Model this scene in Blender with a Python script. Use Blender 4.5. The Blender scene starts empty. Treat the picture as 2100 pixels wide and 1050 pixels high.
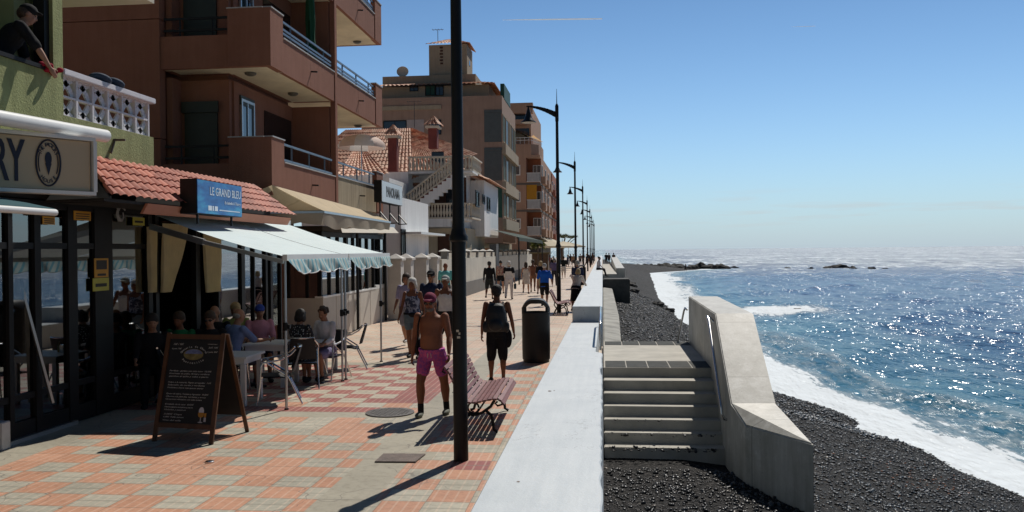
import bpy, bmesh, math, random
import numpy as np
from mathutils import Vector, Matrix, noise as mnoise
random.seed(7); np.random.seed(7)
SC = bpy.context.scene
COL = SC.collection
R = math.radians

# ------------------------------------------------------------------ camera, sky, sun, exposure
FPX = 1750.0; EYE = 2.3
_psi = math.atan(186/FPX); _pit = R(0.357); _rol = R(0.535)
_f = Vector((-math.sin(_psi)*math.cos(_pit), math.cos(_psi)*math.cos(_pit), -math.sin(_pit)))
_r0 = Vector((math.cos(_psi), math.sin(_psi), 0)); _u0 = _r0.cross(_f)
_r = _r0*math.cos(_rol) - _u0*math.sin(_rol); _u = _u0*math.cos(_rol) + _r0*math.sin(_rol)
cam_d = bpy.data.cameras.new("camera"); cam = bpy.data.objects.new("camera", cam_d); COL.objects.link(cam)
cam_d.sensor_width = 36; cam_d.lens = FPX/2100*36; cam_d.clip_end = 120000; cam_d.clip_start = .05
cam.matrix_world = Matrix(((_r.x, _u.x, -_f.x, 0), (_r.y, _u.y, -_f.y, 0), (_r.z, _u.z, -_f.z, EYE), (0, 0, 0, 1)))
SC.camera = cam
SUN_EL = 51.0; SUN_AZ = 20.0           # azimuth clockwise from +Y (the way the promenade runs)
world = bpy.data.worlds.new("World"); SC.world = world; world.use_nodes = True
nt = world.node_tree; nt.nodes.clear()
wo = nt.nodes.new("ShaderNodeOutputWorld"); bg = nt.nodes.new("ShaderNodeBackground")
sky = nt.nodes.new("ShaderNodeTexSky"); sky.sky_type = 'NISHITA'; sky.sun_disc = False
sky.sun_elevation = R(SUN_EL); sky.sun_rotation = R(SUN_AZ)
sky.altitude = 0; sky.air_density = 1.0; sky.dust_density = 0.2; sky.ozone_density = 3.0
bg.inputs[1].default_value = 0.05
# clear sea air: a pale haze low down, brighter towards the sun; faint low streaks of cloud; all by direction in the sky
def _wm(op, a, b=None):
    x = nt.nodes.new("ShaderNodeMath"); x.operation = op
    for i, q in enumerate((a, b)):
        if q is None: continue
        if isinstance(q, (int, float)): x.inputs[i].default_value = q
        else: nt.links.new(q, x.inputs[i])
    return x.outputs[0]
def _wx(f, a, b, bt='MIX'):
    x = nt.nodes.new("ShaderNodeMixRGB"); x.blend_type = bt
    for i, q in enumerate((f, a, b)):
        if isinstance(q, (int, float)): x.inputs[i].default_value = q
        elif isinstance(q, tuple): x.inputs[i].default_value = q+(1,)
        else: nt.links.new(q, x.inputs[i])
    return x.outputs[0]
tc = nt.nodes.new("ShaderNodeTexCoord"); sx = nt.nodes.new("ShaderNodeSeparateXYZ"); nt.links.new(tc.outputs['Generated'], sx.inputs[0])
up = _wm('MAXIMUM', sx.outputs[2], 0.0)
vd = nt.nodes.new("ShaderNodeVectorMath"); vd.operation = 'DOT_PRODUCT'; nt.links.new(tc.outputs['Generated'], vd.inputs[0])
vd.inputs[1].default_value = (math.sin(R(SUN_AZ-14)), math.cos(R(SUN_AZ-14)), 0)
tow = nt.nodes.new("ShaderNodeMapRange"); tow.inputs[1].default_value = -.1; tow.inputs[2].default_value = .9; nt.links.new(vd.outputs['Value'], tow.inputs[0])
haze = _wm('POWER', 2.718, _wm('MULTIPLY', up, -8.5))
band2 = _wm('POWER', 2.718, _wm('MULTIPLY', up, -2.6))
tint = _wx(1.0, sky.outputs[0], (.36, .53, .66), 'MULTIPLY')
lift = _wm('MULTIPLY_ADD', _wm('MULTIPLY', band2, tow.outputs[0]), 4.0); lift.node.inputs[2].default_value = 1.0
lv = nt.nodes.new("ShaderNodeCombineXYZ")
for k in range(3): nt.links.new(lift, lv.inputs[k])
tint = _wx(1.0, tint, lv.outputs[0], 'MULTIPLY')
hz = _wm('MULTIPLY', haze, _wm('MULTIPLY_ADD', tow.outputs[0], .80)); hz.node.inputs[1].links[0].from_node.inputs[2].default_value = .16
col = _wx(hz, tint, (11.0, 13.2, 14.9))
mp = nt.nodes.new("ShaderNodeMapping"); mp.inputs['Scale'].default_value = (5, 5, 60)
nz = nt.nodes.new("ShaderNodeTexNoise"); nz.inputs['Scale'].default_value = 1.6; nz.inputs['Detail'].default_value = 7
nt.links.new(tc.outputs['Generated'], mp.inputs[0]); nt.links.new(mp.outputs[0], nz.inputs['Vector'])
cr = nt.nodes.new("ShaderNodeValToRGB"); cr.color_ramp.elements[0].position = .53; cr.color_ramp.elements[1].position = .74
nt.links.new(nz.outputs['Fac'], cr.inputs[0])
band = nt.nodes.new("ShaderNodeValToRGB"); be = band.color_ramp.elements
be[0].position = .015; be[0].color = (0, 0, 0, 1); be[1].position = .035; be[1].color = (1, 1, 1, 1)
e = be.new(.05); e.color = (.5, .5, .5, 1); e = be.new(.075); e.color = (0, 0, 0, 1)
nt.links.new(sx.outputs['Z'], band.inputs[0])
cl = _wm('MULTIPLY', _wm('MULTIPLY', cr.outputs[0], band.outputs[0]), .8)
col = _wx(cl, col, (13, 13.4, 13.6))
nt.links.new(col, bg.inputs[0]); nt.links.new(bg.outputs[0], wo.inputs[0])
sun_d = bpy.data.lights.new("sun", 'SUN'); sun = bpy.data.objects.new("sun", sun_d); COL.objects.link(sun)
sun_d.energy = 4.6; sun_d.angle = R(.5); sun_d.color = (1, .95, .87)
SUNV = Vector((math.sin(R(SUN_AZ))*math.cos(R(SUN_EL)), math.cos(R(SUN_AZ))*math.cos(R(SUN_EL)), math.sin(R(SUN_EL))))
sun.rotation_euler = SUNV.to_track_quat('Z', 'Y').to_euler()
vs = SC.view_settings; vs.view_transform = 'Standard'; vs.look = 'None'; vs.exposure = -0.2; vs.gamma = 1
SC.cycles.use_denoising = True
SC.cycles.max_bounces = 8; SC.cycles.transparent_max_bounces = 12
SC.cycles.sample_clamp_indirect = 6; SC.cycles.caustics_reflective = False; SC.cycles.caustics_refractive = False

# ------------------------------------------------------------------ measuring helpers: where a sight line meets a real plane
CAMP = Vector((0, 0, EYE))
def ray(x, y): return _f + _r*((x-1050)/FPX) + _u*((525-y)/FPX)
def UZ(x, y, z=0): d = ray(x, y); return CAMP + d*((z-EYE)/d.z)
def UX(x, y, X): d = ray(x, y); return CAMP + d*(X/d.x)
def UY(x, y, Y): d = ray(x, y); return CAMP + d*(Y/d.y)

# ------------------------------------------------------------------ mesh helpers
def V(*a): return Vector(a)
class MB:
    def __init__(s): s.v = []; s.f = []; s.m = []; s.mi = 0
    def add(s, vs, fs):
        o = len(s.v); s.v += [tuple(p) for p in vs]
        for f in fs: s.f.append([o+i for i in f]); s.m.append(s.mi)
        return s
    def box(s, x0, x1, y0, y1, z0, z1):
        if x0 > x1: x0, x1 = x1, x0
        if y0 > y1: y0, y1 = y1, y0
        if z0 > z1: z0, z1 = z1, z0
        vs = [(x0,y0,z0),(x1,y0,z0),(x1,y1,z0),(x0,y1,z0),(x0,y0,z1),(x1,y0,z1),(x1,y1,z1),(x0,y1,z1)]
        return s.add(vs, [(3,2,1,0),(4,5,6,7),(0,1,5,4),(1,2,6,5),(2,3,7,6),(3,0,4,7)])
    def obox(s, c, ax, ay, az, hx, hy, hz):
        c = Vector(c); ax = Vector(ax).normalized(); ay = Vector(ay).normalized(); az = Vector(az).normalized()
        vs = [c+ax*hx*i+ay*hy*j+az*hz*k for k in (-1,1) for (i,j) in ((-1,-1),(1,-1),(1,1),(-1,1))]
        return s.add(vs, [(3,2,1,0),(4,5,6,7),(0,1,5,4),(1,2,6,5),(2,3,7,6),(3,0,4,7)])
    def bar(s, p0, p1, w, h, up=(0,0,1)):
        p0 = Vector(p0); p1 = Vector(p1); d = (p1-p0); L = d.length; d.normalize(); up = Vector(up)
        if abs(d.dot(up)) > .98: up = Vector((0, 1, 0))
        a = d.cross(up).normalized(); b = a.cross(d)
        return s.obox((p0+p1)/2, d, a, b, L/2, w/2, h/2)
    def tube(s, pts, r, n=10, cap=True, closed=False):
        pts = [Vector(p) for p in pts]; k = len(pts)
        rs = r if isinstance(r, (list, tuple)) else [r]*k
        prev = None; o = len(s.v)
        for i, p in enumerate(pts):
            if closed: d = pts[(i+1) % k]-pts[i-1]
            else: d = pts[min(i+1, k-1)]-pts[max(i-1, 0)]
            d.normalize()
            if prev is None:
                up = Vector((0,0,1)) if abs(d.z) < .9 else Vector((0,1,0)); a = d.cross(up).normalized()
            else:
                a = (prev - d*prev.dot(d)); a = a.normalized() if a.length > 1e-6 else d.orthogonal().normalized()
            prev = a; b = d.cross(a)
            for j in range(n):
                t = 2*math.pi*j/n; q = p + (a*math.cos(t)+b*math.sin(t))*rs[i]; s.v.append(tuple(q))
        for i in range(k if closed else k-1):
            i2 = (i+1) % k
            for j in range(n):
                s.f.append([o+i*n+j, o+i*n+(j+1) % n, o+i2*n+(j+1) % n, o+i2*n+j]); s.m.append(s.mi)
        if cap and not closed:
            s.f.append([o+j for j in range(n)][::-1]); s.m.append(s.mi)
            s.f.append([o+(k-1)*n+j for j in range(n)]); s.m.append(s.mi)
        return s
    def lathe(s, prof, c=(0,0,0), n=20, cap=True, sx=1, sy=1):
        o = len(s.v); c = Vector(c)
        for (r, z) in prof:
            for j in range(n):
                t = 2*math.pi*j/n; s.v.append((c.x+r*sx*math.cos(t), c.y+r*sy*math.sin(t), c.z+z))
        for i in range(len(prof)-1):
            for j in range(n):
                s.f.append([o+i*n+j, o+i*n+(j+1) % n, o+(i+1)*n+(j+1) % n, o+(i+1)*n+j]); s.m.append(s.mi)
        if cap:
            s.f.append([o+j for j in range(n)][::-1]); s.m.append(s.mi)
            s.f.append([o+(len(prof)-1)*n+j for j in range(n)]); s.m.append(s.mi)
        return s
    def prism(s, poly, off):
        """closed polygon (3d points) pushed along the vector off"""
        off = Vector(off); n = len(poly); P = [Vector(p) for p in poly]
        vs = P+[p+off for p in P]
        fs = [tuple(range(n))[::-1], tuple(range(n, 2*n))]+[(i, (i+1) % n, n+(i+1) % n, n+i) for i in range(n)]
        return s.add(vs, fs)
    def quad(s, *p): return s.add(p, [tuple(range(len(p)))])
    def grid(s, P):
        """P[i][j] points"""
        n = len(P); m = len(P[0]); vs = [p for row in P for p in row]
        return s.add(vs, [(i*m+j, i*m+j+1, (i+1)*m+j+1, (i+1)*m+j) for i in range(n-1) for j in range(m-1)])
    def ell(s, c, rx, ry, rz, n=14, m=9, rot=None):
        vs = []; fs = []; c = Vector(c)
        for i in range(m+1):
            ph = math.pi*i/m
            for j in range(n):
                t = 2*math.pi*j/n; q = Vector((rx*math.sin(ph)*math.cos(t), ry*math.sin(ph)*math.sin(t), rz*math.cos(ph)))
                if rot is not None: q = rot @ q
                vs.append(c+q)
        for i in range(m):
            for j in range(n): fs.append((i*n+j, (i+1)*n+j, (i+1)*n+(j+1) % n, i*n+(j+1) % n))
        return s.add(vs, fs)
    def build(s, name, mat, parent=None, smooth=False, bevel=0, local=False, kind=None, base=None, auto=True):
        me = bpy.data.meshes.new(name)
        vs = np.array(s.v, dtype=float)
        if local: org = Vector((0, 0, 0))
        elif parent is not None: org = wloc(parent)
        elif base is not None: org = Vector(base)
        else:
            lo = vs.min(0); hi = vs.max(0); org = Vector(((lo[0]+hi[0])/2, (lo[1]+hi[1])/2, lo[2]))
        me.from_pydata([tuple(p) for p in (vs-np.array(org))], [], s.f)
        mats = mat if isinstance(mat, (list, tuple)) else [mat]
        for k in mats: me.materials.append(k)
        if len(mats) > 1: me.polygons.foreach_set('material_index', s.m)
        b = bmesh.new(); b.from_mesh(me); bmesh.ops.remove_doubles(b, verts=b.verts, dist=1e-5); bmesh.ops.recalc_face_normals(b, faces=b.faces)
        if bevel:
            es = [e for e in b.edges if len(e.link_faces) == 2 and e.calc_face_angle(0) > .5]
            bmesh.ops.bevel(b, geom=es, offset=bevel, segments=2, affect='EDGES', clamp_overlap=True)
        b.to_mesh(me); b.free()
        if smooth:
            me.polygons.foreach_set('use_smooth', [True]*len(me.polygons))
            if auto: me.set_sharp_from_angle(angle=R(42))
        o = bpy.data.objects.new(name, me); COL.objects.link(o)
        if parent is not None: o.parent = parent
        elif not local: o.location = org
        if kind: o['kind'] = kind
        return o
def wloc(o):
    p = Vector((0, 0, 0))
    while o is not None: p += o.location; o = o.parent
    return p
def tag(o, label, cat, group=None, kind=None):
    o['label'] = label; o['category'] = cat
    if group: o['group'] = group
    if kind: o['kind'] = kind
    return o
def thing(name, label, cat, loc=(0,0,0), group=None, rz=0):
    o = bpy.data.objects.new(name, None); COL.objects.link(o); o.location = loc; o.rotation_euler = (0, 0, rz); o.empty_display_size = .2
    return tag(o, label, cat, group)
def copy_tree(o, parent=None):
    c = o.copy(); COL.objects.link(c)
    if parent is not None: c.parent = parent
    for ch in list(o.children): copy_tree(ch, c)
    return c
TMP = bpy.data.scenes.new("tmp")
def remeshed(mb, vox, smooth=4, mat=None, name="m"):
    me = bpy.data.meshes.new(name); me.from_pydata(mb.v, [], mb.f)
    ob = bpy.data.objects.new(name, me); TMP.collection.objects.link(ob)
    m = ob.modifiers.new("r", 'REMESH'); m.mode = 'VOXEL'; m.voxel_size = vox; m.use_smooth_shade = True
    if smooth:
        sm = ob.modifiers.new("s", 'SMOOTH'); sm.iterations = smooth; sm.factor = .5
    vl = TMP.view_layers[0]; vl.update(); dg = vl.depsgraph; dg.update()
    r = bpy.data.meshes.new_from_object(ob.evaluated_get(dg)); r.name = name
    bpy.data.objects.remove(ob); bpy.data.meshes.remove(me)
    r.materials.clear()
    if mat: r.materials.append(mat)
    return r
_tc = {}
def text_mesh(txt, size=1.0, extrude=.002, shear=0, bold=0, spacing=1.0, align='LEFT'):
    c = bpy.data.curves.new("t", 'FONT'); c.body = txt; c.size = size; c.extrude = extrude; c.shear = shear; c.offset = bold
    c.space_character = spacing; c.align_x = align; c.resolution_u = 3
    ob = bpy.data.objects.new("t", c); TMP.collection.objects.link(ob)
    vl = TMP.view_layers[0]; vl.update(); dg = vl.depsgraph; dg.update()
    me = bpy.data.meshes.new_from_object(ob.evaluated_get(dg))
    vs = [v.co.copy() for v in me.vertices]; fs = [tuple(p.vertices) for p in me.polygons]
    bpy.data.objects.remove(ob); bpy.data.curves.remove(c); bpy.data.meshes.remove(me)
    return vs, fs
def put_text(mb, txt, o, right, up, w=None, h=1.0, **k):
    """text laid on a plane: o lower-left corner, w total width (metres), h cap height"""
    vs, fs = text_mesh(txt, 1.0, **k)
    if not vs: return
    right = Vector(right).normalized(); up = Vector(up).normalized(); nrm = right.cross(up)
    xs = [v.x for v in vs]; x0 = min(xs); xw = max(xs)-x0
    sxx = (w/xw) if w else h/.7; syy = h/.7
    mb.add([Vector(o)+right*((v.x-x0)*sxx)+up*(v.y*syy)+nrm*v.z for v in vs], fs)
def arc_text(mb, txt, c, right, up, rx, ry, a0, a1, h, inside=True, **k):
    right = Vector(right).normalized(); up = Vector(up).normalized(); nrm = right.cross(up); n = len(txt)
    for i, ch in enumerate(txt):
        if ch == ' ': continue
        a = R(a0+(a1-a0)*(i/(n-1))); vs, fs = text_mesh(ch, 1.0, **k)
        xs = [v.x for v in vs]; cx = (min(xs)+max(xs))/2
        p = Vector(c)+right*rx*math.cos(a)+up*ry*math.sin(a)
        sgn = 1 if inside else -1
        rr = (right*math.sin(a)-up*math.cos(a))*sgn; uu = (right*math.cos(a)+up*math.sin(a))*sgn
        mb.add([p+rr*((v.x-cx)*h/.7)+uu*((v.y-.35)*h/.7)+nrm*v.z for v in vs], fs)

# ------------------------------------------------------------------ materials
def newmat(name):
    m = bpy.data.materials.new(name); m.use_nodes = True; n = m.node_tree; b = n.nodes['Principled BSDF']; return m, n, b
def M(name, col, rough=.6, metal=0, var=.12, vscale=3.0, bump=0, bscale=40, spec=None, coat=0, detail=5):
    """paint / plaster / cloth with an uneven tone and an optional fine relief"""
    m, n, b = newmat(name); L = n.links
    b.inputs['Roughness'].default_value = rough; b.inputs['Metallic'].default_value = metal
    if spec is not None: b.inputs['Specular IOR Level'].default_value = spec
    if coat: b.inputs['Coat Weight'].default_value = coat
    t = n.nodes.new("ShaderNodeTexCoord")
    if var:
        x = n.nodes.new("ShaderNodeTexNoise"); x.inputs['Scale'].default_value = vscale; x.inputs['Detail'].default_value = detail; x.inputs['Roughness'].default_value = .65
        L.new(t.outputs['Object'], x.inputs['Vector'])
        r = n.nodes.new("ShaderNodeValToRGB"); r.color_ramp.elements[0].position = .3; r.color_ramp.elements[1].position = .7
        r.color_ramp.elements[0].color = tuple(c*(1-var) for c in col)+(1,); r.color_ramp.elements[1].color = tuple(min(1, c*(1+var)) for c in col)+(1,)
        L.new(x.outputs['Fac'], r.inputs[0]); L.new(r.outputs[0], b.inputs['Base Color'])
    else: b.inputs['Base Color'].default_value = tuple(col)+(1,)
    if bump:
        x2 = n.nodes.new("ShaderNodeTexNoise"); x2.inputs['Scale'].default_value = bscale; x2.inputs['Detail'].default_value = 4
        L.new(t.outputs['Object'], x2.inputs['Vector'])
        bp = n.nodes.new("ShaderNodeBump"); bp.inputs['Strength'].default_value = bump; bp.inputs['Distance'].default_value = .02
        L.new(x2.outputs['Fac'], bp.inputs['Height']); L.new(bp.outputs[0], b.inputs['Normal'])
    return m
def nd(n, t, **k):
    x = n.nodes.new(t)
    for a, v in k.items(): setattr(x, a, v)
    return x
def math_n(n, op, a, b=None, c=None):
    x = n.nodes.new("ShaderNodeMath"); x.operation = op
    for i, q in enumerate((a, b, c)):
        if q is None: continue
        if isinstance(q, (int, float)): x.inputs[i].default_value = q
        else: n.links.new(q, x.inputs[i])
    return x.outputs[0]
def mix_n(n, f, a, b, bt='MIX'):
    x = n.nodes.new("ShaderNodeMixRGB"); x.blend_type = bt
    for i, q in enumerate((f, a, b)):
        if isinstance(q, (int, float)): x.inputs[i].default_value = q
        elif isinstance(q, tuple): x.inputs[i].default_value = q if len(q) == 4 else q+(1,)
        else: n.links.new(q, x.inputs[i])
    return x.outputs[0]
def noise_n(n, vec, scale, detail=5, rough=.6):
    x = n.nodes.new("ShaderNodeTexNoise"); x.inputs['Scale'].default_value = scale; x.inputs['Detail'].default_value = detail; x.inputs['Roughness'].default_value = rough
    if vec is not None: n.links.new(vec, x.inputs['Vector'])
    return x.outputs['Fac']
def ramp_n(n, f, stops):
    r = n.nodes.new("ShaderNodeValToRGB"); el = r.color_ramp.elements
    while len(el) < len(stops): el.new(.5)
    for e_, (p, c) in zip(el, stops): e_.position = p; e_.color = c if len(c) == 4 else tuple(c)+(1,)
    n.links.new(f, r.inputs[0]); return r.outputs[0]
def glass(name, tint=(.5,.55,.55), refl=.25):
    m, n, b = newmat(name); n.nodes.remove(b); out = n.nodes['Material Output']
    tr = nd(n, "ShaderNodeBsdfTransparent"); tr.inputs[0].default_value = tint+(1,)
    gl = nd(n, "ShaderNodeBsdfGlossy"); gl.inputs['Roughness'].default_value = .015; gl.inputs[0].default_value = (.9,.93,.95,1)
    lw = nd(n, "ShaderNodeLayerWeight"); lw.inputs[0].default_value = .35
    f = math_n(n, 'MULTIPLY_ADD', lw.outputs['Facing'], .6, refl); f = math_n(n, 'MINIMUM', f, 1.0)
    ms = nd(n, "ShaderNodeMixShader"); n.links.new(f, ms.inputs[0]); n.links.new(tr.outputs[0], ms.inputs[1]); n.links.new(gl.outputs[0], ms.inputs[2])
    n.links.new(ms.outputs[0], out.inputs[0]); return m
def cloth(name, col, trans=.35, stripes=None, var=.06):
    """awning cloth: lets some light through; optional stripes = (axis, width, colour)"""
    m, n, b = newmat(name); out = n.nodes['Material Output']
    t = nd(n, "ShaderNodeTexCoord"); v = noise_n(n, t.outputs['Object'], 4, 4)
    c = ramp_n(n, v, [(.3, tuple(k*(1-var) for k in col)), (.7, tuple(min(1, k*(1+var)) for k in col))])
    if stripes:
        ax, w, sc_ = stripes[:3]; s = nd(n, "ShaderNodeSeparateXYZ"); n.links.new(t.outputs['Object'], s.inputs[0])
        q = math_n(n, 'FRACT', math_n(n, 'DIVIDE', s.outputs[ax], w)); q = math_n(n, 'LESS_THAN', q, stripes[3] if len(stripes) > 3 else .5)
        c = mix_n(n, q, c, sc_)
    n.links.new(c, b.inputs['Base Color']); b.inputs['Roughness'].default_value = .85
    tl = nd(n, "ShaderNodeBsdfTranslucent"); n.links.new(c, tl.inputs[0])
    ms = nd(n, "ShaderNodeMixShader"); ms.inputs[0].default_value = trans
    n.links.new(b.outputs[0], ms.inputs[1]); n.links.new(tl.outputs[0], ms.inputs[2]); n.links.new(ms.outputs[0], out.inputs[0])
    return m
# ------------------------------------------------------------------ shore line and sea level
SEA = -2.4
_sy = [-60, -20, 5, 16.8, 19, 20.6, 21.8, 22.6, 23.6, 25.5, 28.3, 36, 46.6, 58, 84, 131, 171, 186, 196, 203, 212, 240]
_sx = [11, 9.5, 8.3, 7.8, 7.5, 7.4, 6.8, 6.6, 6.85, 6.5, 5.5, 5.4, 5.3, 5.1, 5.4, 7.6, 9.4, 16.9, 22, 12, 3, 1]
def shore(y): return np.interp(y, _sy, _sx)
def sstep(a, b, x): t = np.clip((x-a)/(b-a), 0, 1); return t*t*(3-2*t)
def vnoise(x, y, s, seed=0):
    """smooth value noise on arrays"""
    x = x/s+seed*17.3; y = y/s+seed*9.1
    xi = np.floor(x).astype(int); yi = np.floor(y).astype(int); fx = x-xi; fy = y-yi
    def h(a, b):
        q = np.sin(a*127.1+b*311.7)*43758.5453; return q-np.floor(q)
    fx = fx*fx*(3-2*fx); fy = fy*fy*(3-2*fy)
    return (h(xi,yi)*(1-fx)+h(xi+1,yi)*fx)*(1-fy)+(h(xi,yi+1)*(1-fx)+h(xi+1,yi+1)*fx)*fy
def beach_z(x, y):
    x = np.asarray(x, float); y = np.asarray(y, float); s = shore(y)
    z0 = np.interp(y, [0, 20, 30, 60, 120, 200], [-1.02, -1.05, -1.2, -1.1, -.9, -.6])
    t = np.clip((x-1.2)/np.maximum(s-1.2, .5), 0, 3)
    z0 = z0+.075*sstep(13.6, 12.6, y)*(x < 9)
    return z0+(SEA-z0)*np.where(t < 1, t**1.25, 1+(t-1)*1.25)+.10*(vnoise(x, y, 2.3, 1)-.5)*np.clip(t, .2, 1)+.05*(vnoise(x, y, .7, 2)-.5)
def raw_mesh(name, verts, faces, mat, smooth=False):
    me = bpy.data.meshes.new(name); verts = np.asarray(verts, np.float32); faces = np.asarray(faces, np.int32)
    k = faces.shape[1]
    me.vertices.add(len(verts)); me.vertices.foreach_set('co', verts.ravel())
    me.loops.add(faces.size); me.loops.foreach_set('vertex_index', faces.ravel())
    me.polygons.add(len(faces)); me.polygons.foreach_set('loop_start', np.arange(0, faces.size, k, dtype=np.int32))
    me.update(calc_edges=True); me.validate()
    if smooth: me.polygons.foreach_set('use_smooth', [True]*len(me.polygons))
    me.materials.append(mat); o = bpy.data.objects.new(name, me); COL.objects.link(o); return o
def gridfaces(n, m):
    i, j = np.meshgrid(np.arange(n-1), np.arange(m-1), indexing='ij'); a = (i*m+j).ravel()
    return np.stack([a, a+1, a+m+1, a+m], 1)

# ------------------------------------------------------------------ promenade paving
def promenade_mat():
    m, n, b = newmat("promenade paving"); L = n.links
    t = nd(n, "ShaderNodeTexCoord"); s = nd(n, "ShaderNodeSeparateXYZ"); L.new(t.outputs['Object'], s.inputs[0])
    X, Y = s.outputs[0], s.outputs[1]
    tx = math_n(n, 'DIVIDE', X, .41); ty = math_n(n, 'DIVIDE', Y, .385)
    i = math_n(n, 'FLOOR', tx); j = math_n(n, 'FLOOR', ty); fx = math_n(n, 'FRACT', tx); fy = math_n(n, 'FRACT', ty)
    chk = math_n(n, 'ABSOLUTE', math_n(n, 'MODULO', math_n(n, 'ADD', i, j), 2))
    cv = nd(n, "ShaderNodeCombineXYZ"); L.new(i, cv.inputs[0]); L.new(j, cv.inputs[1])
    wn = nd(n, "ShaderNodeTexWhiteNoise"); L.new(cv.outputs[0], wn.inputs['Vector']); rnd = wn.outputs['Value']
    odd = math_n(n, 'GREATER_THAN', rnd, .90); chk2 = math_n(n, 'ABSOLUTE', math_n(n, 'SUBTRACT', chk, odd))
    peach = mix_n(n, rnd, (.52,.262,.162), (.585,.315,.205)); grey = mix_n(n, rnd, (.40,.375,.30), (.485,.45,.36))
    base = mix_n(n, chk2, peach, grey)
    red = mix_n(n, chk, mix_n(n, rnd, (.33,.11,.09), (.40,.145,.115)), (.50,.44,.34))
    pale = mix_n(n, chk2, mix_n(n, rnd, (.56,.39,.28), (.62,.46,.35)), (.58,.49,.385))
    def box(x0, x1, y0, y1):
        a = math_n(n, 'MULTIPLY', math_n(n, 'GREATER_THAN', X, x0), math_n(n, 'LESS_THAN', X, x1))
        c = math_n(n, 'MULTIPLY', math_n(n, 'GREATER_THAN', Y, y0), math_n(n, 'LESS_THAN', Y, y1)); return math_n(n, 'MULTIPLY', a, c)
    c = mix_n(n, math_n(n, 'GREATER_THAN', Y, 17.32), base, pale)  # beyond the cross strip, grazing sheen painted in as paler tiles
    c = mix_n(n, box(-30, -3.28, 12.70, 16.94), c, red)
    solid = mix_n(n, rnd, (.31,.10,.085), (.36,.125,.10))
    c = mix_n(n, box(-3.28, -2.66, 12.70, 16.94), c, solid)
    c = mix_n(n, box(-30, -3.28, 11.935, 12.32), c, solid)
    c = mix_n(n, box(-1.64, -1.23, 8.85, 9.24), c, solid)
    # concrete strips: one along the lamps, one along the fronts, cross strips
    conc = (.40,.365,.285)
    strip = box(-2.66, -2.13, -20, 26.0); strip = math_n(n, 'MAXIMUM', strip, box(-30, -2.66, 11.55, 11.935))
    strip = math_n(n, 'MAXIMUM', strip, box(-30, -2.66, 16.94, 17.32)); strip = math_n(n, 'MAXIMUM', strip, box(-7.6, -6.55, -20, 11.55))
    strip = math_n(n, 'MAXIMUM', strip, box(-2.66, -1.9, 9.25, 9.62))
    c = mix_n(n, strip, c, conc)
    # grooves along each tile, one across
    g = math_n(n, 'FRACT', math_n(n, 'MULTIPLY', fx, 4)); g = math_n(n, 'LESS_THAN', math_n(n, 'ABSOLUTE', math_n(n, 'SUBTRACT', g, .5)), .10)
    across = math_n(n, 'LESS_THAN', math_n(n, 'ABSOLUTE', math_n(n, 'SUBTRACT', fy, .5)), .045)
    jx = math_n(n, 'LESS_THAN', fx, .02); jy = math_n(n, 'LESS_THAN', fy, .035); joint = math_n(n, 'MAXIMUM', jx, jy)
    ns = math_n(n, 'SUBTRACT', 1, strip)
    gl = math_n(n, 'MULTIPLY', math_n(n, 'MULTIPLY', g, ns), .33); c = mix_n(n, gl, c, (.72,.56,.43))
    dk = math_n(n, 'MULTIPLY', math_n(n, 'MULTIPLY', math_n(n, 'MULTIPLY', across, chk2), ns), .45); c = mix_n(n, dk, c, (.22,.20,.16))
    c = mix_n(n, math_n(n, 'MULTIPLY', math_n(n, 'MULTIPLY', joint, ns), .6), c, (.17,.13,.10))
    # strip slabs have their own joints
    sj = math_n(n, 'LESS_THAN', math_n(n, 'FRACT', math_n(n, 'DIVIDE', Y, 1.54)), .012); c = mix_n(n, math_n(n, 'MULTIPLY', math_n(n, 'MULTIPLY', sj, strip), .6), c, (.12,.11,.09))
    # wear, grit, dark spots, hairline cracks
    w = noise_n(n, t.outputs['Object'], .55, 8, .7); c = mix_n(n, 1.0, c, ramp_n(n, w, [(.3, (.74,.73,.72)), (.55, (1,1,1)), (.8, (1.1,1.1,1.1))]), 'MULTIPLY')
    w2 = noise_n(n, t.outputs['Object'], 14, 5, .7); c = mix_n(n, 1.0, c, ramp_n(n, w2, [(.25, (.72,.7,.68)), (.5, (1,1,1)), (.75, (1.08,1.08,1.08))]), 'MULTIPLY')
    sp = nd(n, "ShaderNodeTexVoronoi"); sp.inputs['Scale'].default_value = 1.7; L.new(t.outputs['Object'], sp.inputs['Vector'])
    spot = math_n(n, 'LESS_THAN', sp.outputs['Distance'], .035); c = mix_n(n, math_n(n, 'MULTIPLY', spot, .6), c, (.08,.07,.06))
    ck = nd(n, "ShaderNodeTexVoronoi", feature='DISTANCE_TO_EDGE'); ck.inputs['Scale'].default_value = .55
    nv = nd(n, "ShaderNodeTexNoise"); nv.inputs['Scale'].default_value = 2; L.new(t.outputs['Object'], nv.inputs['Vector'])
    av = nd(n, "ShaderNodeVectorMath", operation='ADD'); L.new(t.outputs['Object'], av.inputs[0]); L.new(nv.outputs['Color'], av.inputs[1]); L.new(av.outputs[0], ck.inputs['Vector'])
    crk = math_n(n, 'LESS_THAN', ck.outputs['Distance'], .004); c = mix_n(n, math_n(n, 'MULTIPLY', crk, .5), c, (.12,.10,.09))
    L.new(c, b.inputs['Base Color']); b.inputs['Roughness'].default_value = .52; b.inputs['Specular IOR Level'].default_value = .4
    h = math_n(n, 'SUBTRACT', math_n(n, 'MULTIPLY', w2, .3), math_n(n, 'MULTIPLY', math_n(n, 'MAXIMUM', joint, math_n(n, 'MULTIPLY', g, .6)), ns))
    bp = nd(n, "ShaderNodeBump"); bp.inputs['Strength'].default_value = .5; bp.inputs['Distance'].default_value = .006
    L.new(h, bp.inputs['Height']); L.new(bp.outputs[0], b.inputs['Normal']); return m
PM = promenade_mat()
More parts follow.
